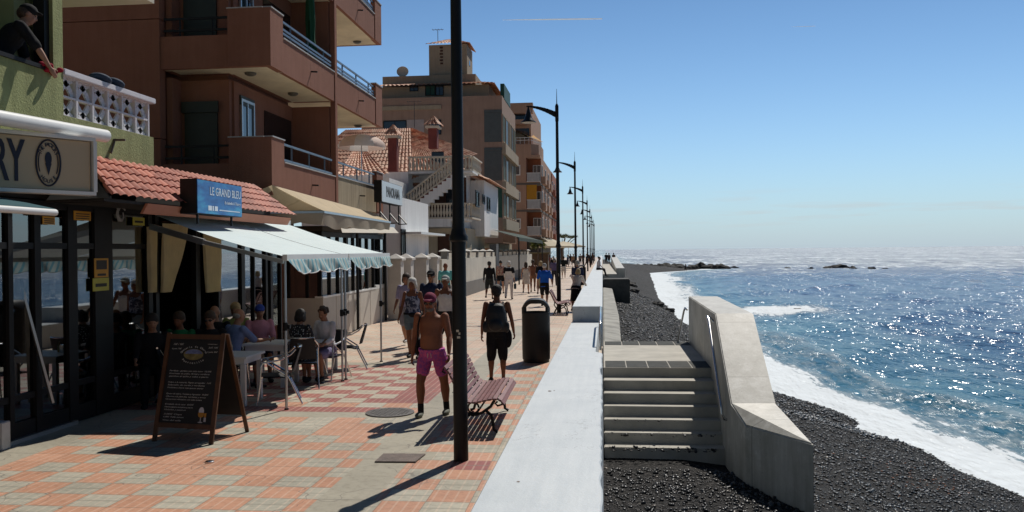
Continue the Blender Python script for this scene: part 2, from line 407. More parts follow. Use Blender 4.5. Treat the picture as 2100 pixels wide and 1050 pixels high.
g = MB(); g.quad((-80,-30,0), (-.02,-30,0), (-.02,270,0), (-80,270,0)); g.build("promenade", PM, base=(0,0,0), kind='structure')
CONC_OLD = M("old concrete", (.30,.29,.26), .9, var=.35, vscale=1.3, bump=.5, bscale=14)
def conc_mat():
    m, n, b = newmat("fair concrete"); o = nd(n, "ShaderNodeTexCoord").outputs['Object']
    c = ramp_n(n, noise_n(n, o, 1.3, 8, .7), [(.28, (.35,.335,.29)), (.5, (.50,.48,.425)), (.72, (.59,.57,.515))])
    pale = ramp_n(n, noise_n(n, o, 2.6, 7, .75), [(.54, (0,0,0)), (.68, (1,1,1))]); c = mix_n(n, math_n(n, 'MULTIPLY', pale, .6), c, (.72,.70,.65))
    mp = nd(n, "ShaderNodeMapping"); mp.inputs['Scale'].default_value = (7, 7, .6); n.links.new(o, mp.inputs[0]); c = mix_n(n, .5, c, mix_n(n, 1.0, c, ramp_n(n, noise_n(n, mp.outputs[0], 1.0, 6, .7), [(.35, (.55,.53,.48)), (.6, (1.05,1.05,1.05))]), 'MULTIPLY'))
    s = nd(n, "ShaderNodeSeparateXYZ"); n.links.new(o, s.inputs[0]); j = math_n(n, 'LESS_THAN', math_n(n, 'FRACT', math_n(n, 'DIVIDE', s.outputs[1], 1.22)), .012); c = mix_n(n, math_n(n, 'MULTIPLY', j, .55), c, (.12,.11,.09))
    sp = nd(n, "ShaderNodeTexVoronoi"); sp.inputs['Scale'].default_value = 9; n.links.new(o, sp.inputs['Vector']); c = mix_n(n, math_n(n, 'MULTIPLY', math_n(n, 'LESS_THAN', sp.outputs['Distance'], .07), .5), c, (.16,.15,.12))
    n.links.new(c, b.inputs['Base Color']); b.inputs['Roughness'].default_value = .5
    bp = nd(n, "ShaderNodeBump"); bp.inputs['Strength'].default_value = .2; bp.inputs['Distance'].default_value = .012; n.links.new(noise_n(n, o, 26, 6, .7), bp.inputs['Height']); n.links.new(bp.outputs[0], b.inputs['Normal']); return m
CONC = conc_mat()
CONC_STEP = M("step concrete", (.43,.405,.35), .8, var=.18, vscale=2.2, bump=.2, bscale=30)
STEEL = M("brushed steel", (.62,.62,.62), .22, 1, var=.05)
BLACK = M("black metal paint", (.009,.009,.010), .5, var=.2, vscale=8, spec=.3)
DKGREY = M("dark grey paint", (.016,.016,.017), .5, var=.2, vscale=6, spec=.35)
IRON = M("worn iron", (.13,.10,.085), .6, .3, var=.35, vscale=9, bump=.3, bscale=60)
WHITEP = M("white paint", (.72,.72,.70), .6, var=.06, vscale=2, bump=.05)

# manhole, square drain cover, ground spotlight
mc = UZ(800, 847); g = MB(); g.lathe([(.345, 0), (.345, .012), (.30, .014)], (mc.x, mc.y, .003), 40)
for a in range(-7, 8):
    for c_ in range(-7, 8):
        if (a*a+c_*c_) < 44 and (a+c_) % 2 == 0: g.box(mc.x+a*.042-.014, mc.x+a*.042+.014, mc.y+c_*.042-.014, mc.y+c_*.042+.014, .010, .021)
tag(g.build("manhole_cover", M("cast iron", (.10,.092,.085), .55, .3, var=.4, vscale=20, bump=.4, bscale=90)), "round studded cast iron manhole cover in the paving by the shirtless man's feet", "manhole cover")
g = MB(); q = [UZ(*p) for p in ((768,949),(852,949.5),(873,933),(786,932.5))]; g.prism([(p.x,p.y,.004) for p in q], (0,0,.012))
tag(g.build("drain_cover", IRON, bevel=.003), "square brown iron drain cover set in the paving left of the near lamp post", "drain cover")
p = UZ(430, 948); g = MB(); g.lathe([(.05,0),(.05,.008),(.035,.016),(.0,.018)], (p.x,p.y,.003), 16, cap=False)
tag(g.build("ground_spotlight", STEEL, smooth=True), "small round steel spotlight set flush in the paving near the chalkboard", "spotlight")

# ------------------------------------------------------------------ beach
def beach_mat():
    m, n, b = newmat("black pebbles"); L = n.links; t = nd(n, "ShaderNodeTexCoord"); o = t.outputs['Object']
    v = nd(n, "ShaderNodeTexVoronoi"); v.inputs['Scale'].default_value = 34; L.new(o, v.inputs['Vector'])
    v2 = nd(n, "ShaderNodeTexVoronoi"); v2.inputs['Scale'].default_value = 15; L.new(o, v2.inputs['Vector'])
    sc = nd(n, "ShaderNodeSeparateXYZ"); L.new(v.outputs['Color'], sc.inputs[0])
    c = ramp_n(n, sc.outputs[0], [(0, (.008,.008,.008)), (.55, (.018,.017,.017)), (.85, (.040,.038,.037)), (1, (.09,.085,.08))])
    big = noise_n(n, o, .35, 5); c = mix_n(n, 1.0, c, ramp_n(n, big, [(.3, (.7,.7,.7)), (.7, (1.5,1.45,1.4))]), 'MULTIPLY')
    L.new(c, b.inputs['Base Color']); b.inputs['Roughness'].default_value = .75; b.inputs['Specular IOR Level'].default_value = .12
    h = math_n(n, 'ADD', math_n(n, 'MULTIPLY', v.outputs['Distance'], -1.0), math_n(n, 'MULTIPLY', v2.outputs['Distance'], -1.2))
    bp = nd(n, "ShaderNodeBump"); bp.inputs['Strength'].default_value = .9; bp.inputs['Distance'].default_value = .03
    L.new(h, bp.inputs['Height']); L.new(bp.outputs[0], b.inputs['Normal']); return m
BEACH = beach_mat()
ys = np.concatenate([np.linspace(-30, 4, 12), np.linspace(4.5, 36, 220), np.geomspace(36.5, 260, 160)])
us = np.linspace(0, 1, 90)
Yg, Ug = np.meshgrid(ys, us, indexing='ij'); Xg = -.6+Ug*(shore(Yg)+5.6)
Zg = beach_z(Xg, Yg)
bo = raw_mesh("beach", np.stack([Xg, Yg, Zg], -1).reshape(-1, 3), gridfaces(*Xg.shape), BEACH, True); bo['kind'] = 'structure'
# loose pebbles lying on it
def pebbles(n, y0, y1, s0, s1, seed):
    rs = np.random.RandomState(seed); y = y0+(y1-y0)*rs.rand(n)**1.35; x = .02+rs.rand(n)*(shore(y)+.15-.02)
    keep = ~((x < 2.75) & (y > 13.0) & (y < 20.4)); x = x[keep]; y = y[keep]; z = beach_z(x, y)
    if seed == 3:      # strays kicked up onto the lower treads
        for (ya, yb, zt_, c_) in ((13.50, 13.75, -.87, 90), (13.80, 14.05, -.70, 30), (14.1, 14.3, -.53, 12)):
            x = np.concatenate([x, .05+1.75*rs.rand(c_)]); y = np.concatenate([y, ya+(yb-ya)*rs.rand(c_)]); z = np.concatenate([z, np.full(c_, zt_+.004)])
    n = len(x); r = s0+(s1-s0)*rs.rand(n)**3
    ph = (1+5**.5)/2
    iv = np.array([(-1,ph,0),(1,ph,0),(-1,-ph,0),(1,-ph,0),(0,-1,ph),(0,1,ph),(0,-1,-ph),(0,1,-ph),(ph,0,-1),(ph,0,1),(-ph,0,-1),(-ph,0,1)])/1.902
    fi = np.array([(0,11,5),(0,5,1),(0,1,7),(0,7,10),(0,10,11),(1,5,9),(5,11,4),(11,10,2),(10,7,6),(7,1,8),(3,9,4),(3,4,2),(3,2,6),(3,6,8),(3,8,9),(4,9,5),(2,4,11),(6,2,10),(8,6,7),(9,8,1)])
    a = rs.rand(n)*6.283; ca, sa = np.cos(a), np.sin(a); sxx = r*(.8+.5*rs.rand(n)); syy = r*(.6+.4*rs.rand(n)); szz = r*(.35+.35*rs.rand(n))
    jit = 1+.22*(rs.rand(n, 12)-.5)
    px = iv[None,:,0]*sxx[:,None]*jit; py = iv[None,:,1]*syy[:,None]*jit; pz = iv[None,:,2]*szz[:,None]*jit
    ti = (rs.rand(n)-.5)*.9; pz = pz+px*ti[:,None]
    P = np.stack([x[:,None]+px*ca[:,None]-py*sa[:,None], y[:,None]+px*sa[:,None]+py*ca[:,None], z[:,None]+pz+szz[:,None]*.35], -1)
    return P.reshape(-1, 3), (fi[None]+(np.arange(n)*12)[:,None,None]).reshape(-1, 3)
P1, F1 = pebbles(66000, 5.0, 31, .010, .044, 3); P2, F2 = pebbles(16000, 20.2, 75, .02, .08, 4)
def pebble_mat():
    m, n, b = newmat("loose pebbles"); gi = nd(n, "ShaderNodeNewGeometry")
    c = ramp_n(n, gi.outputs['Random Per Island'], [(0, (.005,.005,.005)), (.5, (.013,.013,.0135)), (.8, (.036,.035,.034)), (.95, (.11,.105,.10)), (1, (.20,.16,.12))])
    n.links.new(c, b.inputs['Base Color']); b.inputs['Roughness'].default_value = .36; b.inputs['Specular IOR Level'].default_value = .5; return m
pb = raw_mesh("pebbles", np.concatenate([P1, P2]), np.concatenate([F1, F2+len(P1)]), pebble_mat(), True); tag(pb, "loose black volcanic pebbles lying all over the beach", "pebbles", kind='stuff')
rs = np.random.RandomState(5); g = MB()
for k in range(60):
    c0 = UZ(1890+rs.randn()*55, 975+rs.randn()*25, -1.75); z = float(beach_z(c0.x, c0.y))+.025; a = rs.rand()*6.28; w = .008+.016*rs.rand()
    g.prism([(c0.x+w*math.cos(a+q)*(.5+rs.rand()), c0.y+w*math.sin(a+q)*(.5+rs.rand()), z) for q in (0, 1.3, 2.5, 4, 5.2)], (0, 0, .012))
tag(g.build("seaweed", M("dry rust seaweed", (.16,.055,.022), .8, var=.4, vscale=8)), "scraps of rust coloured dry seaweed scattered over the pebbles", "seaweed", kind='stuff')

# ------------------------------------------------------------------ sea
def sea_mat():
    m, n, b = newmat("sea water"); L = n.links; t = nd(n, "ShaderNodeTexCoord"); o = t.outputs['Object']
    at = nd(n, "ShaderNodeAttribute", attribute_name="foam"); F = at.outputs['Fac']
    ad = nd(n, "ShaderNodeAttribute", attribute_name="deep"); D = ad.outputs['Fac']
    mp = nd(n, "ShaderNodeMapping"); mp.inputs['Rotation'].default_value = (0, 0, R(24)); mp.inputs['Scale'].default_value = (1.0, .38, 1); L.new(o, mp.inputs[0]); w = mp.outputs[0]
    mq = nd(n, "ShaderNodeMapping"); mq.inputs['Rotation'].default_value = (0, 0, R(12)); mq.inputs['Scale'].default_value = (3.4, .42, 1); L.new(o, mq.inputs[0]); sk = noise_n(n, mq.outputs[0], .9, 9, .72)
    f1 = noise_n(n, w, 1.1, 9, .68); f2 = noise_n(n, o, 3.6, 7, .7)
    vor = nd(n, "ShaderNodeTexVoronoi", feature='DISTANCE_TO_EDGE'); vor.inputs['Scale'].default_value = 2.1; L.new(w, vor.inputs['Vector'])
    lace = math_n(n, 'SUBTRACT', 1, math_n(n, 'MINIMUM', math_n(n, 'MULTIPLY', vor.outputs['Distance'], 5), 1))
    tex = math_n(n, 'ADD', math_n(n, 'MULTIPLY', f1, .30), math_n(n, 'ADD', math_n(n, 'MULTIPLY', f2, .24), math_n(n, 'MULTIPLY', sk, .62)))
    tex = math_n(n, 'ADD', tex, math_n(n, 'MULTIPLY', lace, .04))
    fm = math_n(n, 'ADD', tex, F); mask = ramp_n(n, fm, [(.82, (0,0,0)), (1.0, (.34,.34,.34)), (1.36, (.97,.97,.97))])
    big = noise_n(n, o, .11, 4); mid = noise_n(n, w, .5, 4)
    water = mix_n(n, D, (.010,.090,.13), (.001,.023,.085))
    water = mix_n(n, 1.0, water, ramp_n(n, big, [(.3, (.7,.8,.9)), (.7, (1.25,1.3,1.2))]), 'MULTIPLY')
    # whitecap-shaped flecks painting in sun glints and the silver band, thicker far out
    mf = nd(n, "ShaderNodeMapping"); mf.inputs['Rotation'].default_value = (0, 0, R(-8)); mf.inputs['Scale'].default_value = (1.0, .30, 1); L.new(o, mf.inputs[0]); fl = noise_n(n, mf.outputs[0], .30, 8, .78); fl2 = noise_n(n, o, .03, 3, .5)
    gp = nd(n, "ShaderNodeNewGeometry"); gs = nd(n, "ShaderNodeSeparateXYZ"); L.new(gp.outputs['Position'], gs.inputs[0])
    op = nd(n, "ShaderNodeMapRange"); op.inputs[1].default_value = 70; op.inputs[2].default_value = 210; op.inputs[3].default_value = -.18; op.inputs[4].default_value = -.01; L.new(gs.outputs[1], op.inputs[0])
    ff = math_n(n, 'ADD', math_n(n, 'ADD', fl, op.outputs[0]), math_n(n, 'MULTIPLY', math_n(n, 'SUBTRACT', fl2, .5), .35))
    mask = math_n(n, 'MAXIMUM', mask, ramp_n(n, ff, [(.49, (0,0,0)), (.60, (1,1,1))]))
    mg = nd(n, "ShaderNodeMapping"); mg.inputs['Rotation'].default_value = (0, 0, R(-10)); mg.inputs['Scale'].default_value = (1.3, 2.6, 1); L.new(o, mg.inputs[0]); gf = noise_n(n, mg.outputs[0], 1.2, 4, .66); gz = noise_n(n, o, .045, 3, .5)
    mask = math_n(n, 'MAXIMUM', mask, ramp_n(n, math_n(n, 'ADD', gf, math_n(n, 'MULTIPLY', math_n(n, 'SUBTRACT', gz, .5), .30)), [(.70, (0,0,0)), (.76, (1,1,1))]))  # finer white flecks painted in as glints on the water
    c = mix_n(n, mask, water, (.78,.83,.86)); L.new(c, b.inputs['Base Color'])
    cd = nd(n, "ShaderNodeNewGeometry"); px = nd(n, "ShaderNodeSeparateXYZ"); L.new(cd.outputs['Position'], px.inputs[0])
    far = nd(n, "ShaderNodeMapRange"); far.inputs[1].default_value = 110; far.inputs[2].default_value = 260; far.inputs[3].default_value = .18; far.inputs[4].default_value = .50; L.new(px.outputs[1], far.inputs[0])
    rough = mix_n(n, mask, far.outputs[0], (.7,.7,.7)); L.new(rough, b.inputs['Roughness'])
    b.inputs['IOR'].default_value = 1.33; b.inputs['Specular IOR Level'].default_value = .10
    w1 = noise_n(n, w, 5.5, 2, .5); w2 = noise_n(n, w, 1.5, 2, .5); w3 = noise_n(n, w, .32, 2, .5)
    h = math_n(n, 'ADD', math_n(n, 'MULTIPLY', w1, .065), math_n(n, 'ADD', math_n(n, 'MULTIPLY', w2, .17), math_n(n, 'MULTIPLY', w3, .4)))
    h = math_n(n, 'ADD', h, math_n(n, 'MULTIPLY', mask, .05))
    bp = nd(n, "ShaderNodeBump"); bp.inputs['Strength'].default_value = 1.0; bp.inputs['Distance'].default_value = 1.0
    L.new(h, bp.inputs['Height']); L.new(bp.outputs[0], b.inputs['Normal'])
    # small wave facets, each tilted its own way: the ones that face right mirror the sun
    acc = None
    for k, sc_ in enumerate((3.6, 7.9)):
        mv = nd(n, "ShaderNodeMapping"); mv.inputs['Scale'].default_value = (1, .8, 1); mv.inputs['Location'].default_value = (k*7.3, k*3.1, 0); L.new(o, mv.inputs[0])
        vo = nd(n, "ShaderNodeTexVoronoi"); vo.inputs['Scale'].default_value = sc_; L.new(mv.outputs[0], vo.inputs['Vector'])
        sb_ = nd(n, "ShaderNodeVectorMath", operation='SUBTRACT'); L.new(vo.outputs['Color'], sb_.inputs[0]); sb_.inputs[1].default_value = (.5, .5, .5)
        if acc is None: acc = sb_.outputs[0]
        else: ad_ = nd(n, "ShaderNodeVectorMath", operation='ADD'); L.new(acc, ad_.inputs[0]); L.new(sb_.outputs[0], ad_.inputs[1]); acc = ad_.outputs[0]
    mm = nd(n, "ShaderNodeVectorMath", operation='MULTIPLY'); L.new(acc, mm.inputs[0]); fm_ = nd(n, "ShaderNodeMapRange"); fm_.inputs[1].default_value = 120; fm_.inputs[2].default_value = 270; fm_.inputs[3].default_value = .48; fm_.inputs[4].default_value = 1.15; L.new(px.outputs[1], fm_.inputs[0])
    cmb = nd(n, "ShaderNodeCombineXYZ"); L.new(fm_.outputs[0], cmb.inputs[0]); L.new(fm_.outputs[0], cmb.inputs[1]); L.new(cmb.outputs[0], mm.inputs[1])
    ad2 = nd(n, "ShaderNodeVectorMath", operation='ADD'); L.new(mm.outputs[0], ad2.inputs[0]); L.new(bp.outputs[0], ad2.inputs[1])
    nrm_ = nd(n, "ShaderNodeVectorMath", operation='NORMALIZE'); L.new(ad2.outputs[0], nrm_.inputs[0])
    mgz = nd(n, "ShaderNodeMapping"); mgz.inputs['Scale'].default_value = (.11, .028, 1); L.new(o, mgz.inputs[0]); glz = noise_n(n, mgz.outputs[0], 1.0, 7, .72)
    gl = nd(n, "ShaderNodeBsdfGlossy"); fr_ = nd(n, "ShaderNodeMapRange"); fr_.inputs[1].default_value = 120; fr_.inputs[2].default_value = 270; fr_.inputs[3].default_value = .17; fr_.inputs[4].default_value = .34; L.new(px.outputs[1], fr_.inputs[0]); L.new(fr_.outputs[0], gl.inputs['Roughness']); L.new(nrm_.outputs[0], gl.inputs['Normal'])
    L.new(mix_n(n, mask, mix_n(n, math_n(n, 'MULTIPLY', math_n(n, 'SUBTRACT', fr_.outputs[0], .17), 5.9), (.05,.05,.05), mix_n(n, ramp_n(n, glz, [(.36, (.12,.12,.12)), (.62, (1,1,1))]), (.05,.054,.053), (.19,.205,.20))), (0,0,0)), gl.inputs['Color'])
    ash = nd(n, "ShaderNodeAddShader"); L.new(b.outputs[0], ash.inputs[0]); L.new(gl.outputs[0], ash.inputs[1]); L.new(ash.outputs[0], n.nodes['Material Output'].inputs[0]); return m
dist = np.concatenate([np.geomspace(6, 400, 620), np.geomspace(405, 70000, 160)])
ang = np.concatenate([np.linspace(-8, 32, 430), np.linspace(32.2, 75, 60)])
Dg, Ag = np.meshgrid(dist, np.radians(ang), indexing='ij'); Xg = Dg*np.sin(Ag); Yg = Dg*np.cos(Ag)
rs = np.random.RandomState(11); Zg = np.zeros_like(Xg)
amp_f = sstep(-1.5, 7, Xg-shore(Yg))
for lam, amp, n_ in ((26, .13, 3), (11, .13, 4), (5.2, .085, 6), (2.6, .036, 7), (1.3, .014, 6)):
    for k in range(n_):
        th = R(180-24+rs.randn()*26); kx, ky = math.cos(th)*2*math.pi/lam, math.sin(th)*2*math.pi/lam; s_ = (.8+.5*rs.rand())
        ph = (Xg*kx+Yg*ky)*s_+rs.rand()*6.28+1.6*vnoise(Xg, Yg, lam*1.8, k)
        fade = np.clip(1-(Dg*.0030)/lam*6, 0, 1)
        Zg += amp*fade*(1-np.abs(np.sin(ph*.5))*1.25)*.7
Zg = Zg*(.12+.88*amp_f)
# a low roller breaking on the shore
dsh = Xg-shore(Yg)
def bump(d, c, w): return np.exp(-((d-c)/w)**2)
wob = 1.2*(vnoise(Xg, Yg, 9, 5)-.5)*2
Zg += .16*bump(dsh+wob, 3.4, .8)*sstep(12, 22, Yg)*(1-sstep(70, 140, Yg))
foam = .60*np.exp(-np.clip(dsh-.35+wob*.5, 0, None)/.9)+.13*bump(dsh+wob, 3.4, .8)+.285*np.exp(-np.clip(dsh+wob*.6, 0, None)/5.0)
foam += (.10+.26*vnoise(Xg, Yg, 5, 12))*sstep(34, 60, Yg)*(1-sstep(120, 190, Yg))*np.exp(-np.clip(dsh+wob*2, 0, None)/5)
rk = UZ(1640, 641, SEA); rr = np.hypot((Xg-rk.x+1.2)/4.2, (Yg-rk.y)/5.0); foam += .50*np.exp(-rr**2)
foam += .36*np.exp(-((Yg-150)/26)**2)*np.exp(-((Xg-shore(Yg)-6)/16)**2)*.4
foam += .20*np.exp(-((Yg-215)/22)**2)*(vnoise(Xg, Yg, 14, 8) > .45)
foam += .16*(vnoise(Xg, Yg, 30, 6)-.55)*sstep(60, 300, Yg)
foam = np.where(Yg > 225, np.minimum(foam, .12), foam)
deep = sstep(1, 16, dsh+4*(vnoise(Xg, Yg, 12, 3)-.5))
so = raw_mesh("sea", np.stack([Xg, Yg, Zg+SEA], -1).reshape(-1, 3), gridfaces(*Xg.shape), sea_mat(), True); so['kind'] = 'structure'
for nm, ar in (("foam", foam), ("deep", deep)):
    a = so.data.attributes.new(nm, 'FLOAT', 'POINT'); a.data.foreach_set('value', ar.ravel().astype(np.float32))

# ------------------------------------------------------------------ rocks
ROCK = M("wet black rock", (.018,.017,.016), .85, var=.5, vscale=3, bump=.8, bscale=6)
def rock(c, rx, ry, rz, seed, label, group=None):
    b = bmesh.new(); bmesh.ops.create_icosphere(b, subdivisions=3, radius=1)
    for v in b.verts:
        k = 1+.55*mnoise.noise(v.co*1.1+Vector((seed*3.1, 0, 0)))+.25*mnoise.noise(v.co*3+Vector((0, seed*1.7, 0)))
        v.co = Vector((v.co.x*rx*k, v.co.y*ry*k, v.co.z*rz*k))
    me = bpy.data.meshes.new("rock"); b.to_mesh(me); b.free(); me.materials.append(ROCK)
    o = bpy.data.objects.new("rock", me); COL.objects.link(o); o.location = c; return tag(o, label, "rock", group)
rs = np.random.RandomState(2)
for k, px in enumerate([1292, 1306, 1318, 1330, 1341, 1353, 1366, 1378, 1390, 1401, 1413, 1424, 1436, 1448, 1458, 1470, 1478]):
    p = UZ(px, 552+rs.rand()*1.5, SEA); s = .75+.7*rs.rand()
    rock((p.x, p.y, SEA+.15), s*1.5, s*1.4, s*1.0, k, "dark boulder in the row of rocks running out into the sea at the far point", "boulders of the far rocky point")
for k, (px, py, s) in enumerate([(1492,551,.6),(1506,550.5,.7),(1615,551,.5),(1663,552,.5),(1700,551.5,.8),(1722,551,1.3),(1750,552,.7),(1788,551.5,.6),(1815,552,.4)]):
    p = UZ(px, py, SEA); rock((p.x, p.y, SEA), s*1.4, s, s*.75, k+40, "small black rock awash in the far surf beyond the rocky point", "rocks awash in the far surf")
rock((rk.x, rk.y, SEA-.05), .75, .5, .36, 71, "lone black rock with white foam around it in the blue shallows", None)
for k, (px, py, s) in enumerate([(1291,592,.55),(1300,606,.35),(1350,619,.35),(1372,622,.3)]):
    p = UZ(px, py, -1.7); z = float(beach_z(p.x, p.y))
    rock((p.x, p.y, z+.05), s*1.3, s, s*.7, k+80, ["big dark boulder on the beach against the concrete block", "dark boulder on the shingle just in front of the big one by the block", "low dark stone at the edge of the far foam, left of its twin", "low dark stone at the edge of the far foam, nearest the parapet"][k])

# ------------------------------------------------------------------ sea wall
def wall_mat():
    m, n, b = newmat("white wall paint"); L = n.links; t = nd(n, "ShaderNodeTexCoord"); o = t.outputs['Object']
    a = noise_n(n, o, 1.6, 8, .7); mp = nd(n, "ShaderNodeMapping"); mp.inputs['Scale'].default_value = (9, .8, 2); L.new(o, mp.inputs[0]); s = noise_n(n, mp.outputs[0], 1.2, 7, .7)
    c = ramp_n(n, a, [(.25, (.53,.57,.59)), (.55, (.60,.635,.65)), (.8, (.645,.67,.68))]); c = mix_n(n, .6, c, mix_n(n, 1.0, c, ramp_n(n, s, [(.3, (.84,.86,.88)), (.6, (1.02,1.02,1.02))]), 'MULTIPLY'))
    v = nd(n, "ShaderNodeTexVoronoi"); v.inputs['Scale'].default_value = 1.3; L.new(o, v.inputs['Vector'])
    c = mix_n(n, math_n(n, 'MULTIPLY', math_n(n, 'LESS_THAN', v.outputs['Distance'], .022), .8), c, (.10,.10,.10))
    ckv = nd(n, "ShaderNodeTexVoronoi", feature='DISTANCE_TO_EDGE'); ckv.inputs['Scale'].default_value = .75
    wv = nd(n, "ShaderNodeTexNoise"); wv.inputs['Scale'].default_value = 3.5; wv.inputs['Detail'].default_value = 6; L.new(o, wv.inputs['Vector'])
    wa_ = nd(n, "ShaderNodeVectorMath", operation='ADD'); L.new(o, wa_.inputs[0]); L.new(wv.outputs['Color'], wa_.inputs[1]); L.new(wa_.outputs[0], ckv.inputs['Vector'])
    thin = math_n(n, 'MULTIPLY', math_n(n, 'LESS_THAN', ckv.outputs['Distance'], .004), math_n(n, 'GREATER_THAN', noise_n(n, o, .8, 2), .52)); c = mix_n(n, math_n(n, 'MULTIPLY', thin, .45), c, (.25,.25,.25))
    st_ = ramp_n(n, noise_n(n, o, .9, 9, .78), [(.50, (0,0,0)), (.72, (1,1,1))]); c = mix_n(n, math_n(n, 'MULTIPLY', st_, .35), c, (.46,.50,.53))
    L.new(c, b.inputs['Base Color']); b.inputs['Roughness'].default_value = .55
    h = noise_n(n, o, 26, 6, .65); bp = nd(n, "ShaderNodeBump"); bp.inputs['Strength'].default_value = .25; bp.inputs['Distance'].default_value = .012; L.new(h, bp.inputs['Height']); L.new(bp.outputs[0], b.inputs['Normal']); return m
WALLM = wall_mat()
sw = thing("sea_wall", "long white painted sea wall between the promenade and the beach", "wall", (-.4, 13, 0))
rs = np.random.RandomState(9); g = MB(); zt = .58
left = [(-.94, 1.0), (-.89, 5.5), (-.825, 13), (-.76, 20.47)]
right = [(-.10, 20.47), (-.13, 14.5), (-.02, 14.3)]; y = 14.1
while y > 1.2: right.append((-.012-.022*rs.rand()-(.05 if 11.6 < y < 12.5 else 0)*rs.rand(), y)); y -= .09+.06*rs.rand()
right.append((-.03, 1.0)); poly = left+right
n_ = len(poly); ins = []
for (x, yy) in poly: ins.append((x+(.012 if x < -.5 else -.012), yy))
g.add([(x, yy, zt) for x, yy in ins]+[(x, yy, zt-.014) for x, yy in poly]+[(x, yy, -1.6) for x, yy in poly],
      [tuple(range(n_))[::-1]]+[(i, (i+1) % n_, n_+(i+1) % n_, n_+i) for i in range(n_)]+[(n_+i, n_+(i+1) % n_, 2*n_+(i+1) % n_, 2*n_+i) for i in range(n_)])
g.build("low_section", WALLM, sw)
g = MB(); g.box(-.735, -.02, 20.473, 73, -1.6, .95); hs = g.build("high_section", WALLM, sw, bevel=.012)
g = MB(); g.box(-.735, -.10, 73.003, 200, -1.6, .90); g.build("far_section", WALLM, sw, bevel=.012)
g = MB()
for p in (UX(1229, 660, -.045), UX(1223.5, 716, -.09)):
    pass
hx = -.055; g.tube([(hx, 19.3, .35), (hx, 19.3, .98), (hx, 19.2, 1.02), (hx, 15.5, 1.02), (hx, 15.4, .98), (hx, 15.4, .50)], .021, 10)
g.build("handrail", STEEL, sw, smooth=True)

# ------------------------------------------------------------------ beach staircase with its bent parapet
st = thing("beach_staircase", "concrete staircase with a bent solid parapet leading down to the pebble beach", "staircase", (1, 16, -1.05))
LZ = .15; g = MB(); g.box(.0, 1.96, 15.66, 20.15, -1.5, LZ); g.build("landing", CONC_STEP, st, bevel=.008)
TILE = M("dark tactile tiles", (.06,.062,.058), .85, spec=.2, var=.25, vscale=5, bump=.3, bscale=80)
for (a, b_) in ((15.70, 16.58), (19.35, 20.08)):
    g = MB(); x = .03
    while x < 1.9: g.box(x, min(x+.375, 1.94), a, b_, LZ-.01, LZ+.006); x += .395
    g.build("tile_band", TILE, st)
stepy = [15.66, 15.24, 14.88, 14.6, 14.31, 14.07, 13.77]
for k in range(1, 8):
    y0 = stepy[k-1]; y1 = stepy[k] if k < 7 else 13.45
    if k == 7: continue
    g = MB(); g.box(.0, 1.93, y1, y0-.002, -1.5, LZ-.17*k); g.build("step", CONC_STEP, st, bevel=.01)
for k in range(1, 6):
    g = MB(); g.box(.0, 1.96, 20.152+.32*(k-1), 20.15+.32*k, -1.8, LZ-.18*k); g.build("step", CONC_STEP, st, bevel=.01)
T = [UY(1412,607.5,20.2), UY(1472,607.5,20.2), UY(1545,643,15), UY(1591,827,13.05), UY(1669,911,11.4), UY(1529,872,12.45), UY(1499,827,13.05), UY(1466.5,643,15)]
g = MB(); vt = [tuple(p) for p in T]; vb = [(p.x, p.y, -1.7) for p in T]; g.add(vt+vb, [(0,1,2,7), (7,2,3,6), (6,3,4,5), (15,10,9,8), (14,11,10,15), (13,12,11,14)]+[(i, i+8, (i+1) % 8+8, (i+1) % 8) for i in range(8)])
par = g.build("parapet_wall", CONC, st, bevel=.016)
g = MB(); a = UY(1452,650,15.15); b_ = UY(1486,832,13.55); xo = 1.815
g.tube([(1.93,15.2,a.z-.10), (1.86,15.22,a.z-.02), (xo,15.2,a.z), (xo,15.0,a.z-.06), (xo,13.66,b_.z+.06), (xo,13.52,b_.z-.02), (xo,13.5,b_.z-.12), (1.86,13.5,b_.z-.2), (1.94,13.5,b_.z-.2)], .024, 10)
g.build("handrail", STEEL, par, smooth=True)
g = MB(); g.tube([(1.95,20.22,.88), (1.91,20.3,.92), (1.90,20.5,.84), (1.88,21.9,.0), (1.88,22.0,-.12)], .024, 10); g.build("handrail", STEEL, par, smooth=True)
chip = UZ(1127, 802, .58); rs = np.random.RandomState(21)
for k, (dx, dy, r_) in enumerate(((0, 0, .026), (.055, .03, .012), (-.42, -2.7, .010), (.02, -4.1, .012))):
    g = MB(); c_ = (chip.x+dx, chip.y+dy, .5812); g.add([(c_[0]+r_*(.7+.6*rs.rand())*math.cos(q), c_[1]+1.6*r_*(.7+.6*rs.rand())*math.sin(q), c_[2]) for q in np.linspace(0, 5.7, 10)], [tuple(range(10))]); g.build("paint_chip", IRON, sw)
# old ledge, block and farther platform below the wall
g = MB(); g.prism([(0,20.9,-.28), (.46,21,-.36), (.62,34,-.30), (.60,56,-.22), (0,56,-.14)], (0,0,-1.6)); tag(g.build("concrete_ledge", CONC_OLD, bevel=.03), "rough old concrete ledge running along the foot of the sea wall", "ledge")
g = MB(); g.box(.0, 1.75, 56.1, 58.5, -1.7, .38); g.box(.0, 1.2, 58.6, 66, -1.7, .1); tag(g.build("concrete_block", M("shade-painted weathered concrete", (.07,.066,.06), .9, var=.4, vscale=1.5, bump=.4, bscale=8), bevel=.05), "shade-painted weathered concrete block jutting from the sea wall onto the beach", "block")  # the block's shade is painted into its dark base colour
pf = thing("beach_platform", "far concrete platform with a sloping parapet beside the sea wall", "platform", (.6, 90, -1.2))
g = MB(); g.box(.0, 1.25, 76, 130, -1.5, .15); g.build("landing", CONC_STEP, pf, bevel=.02)
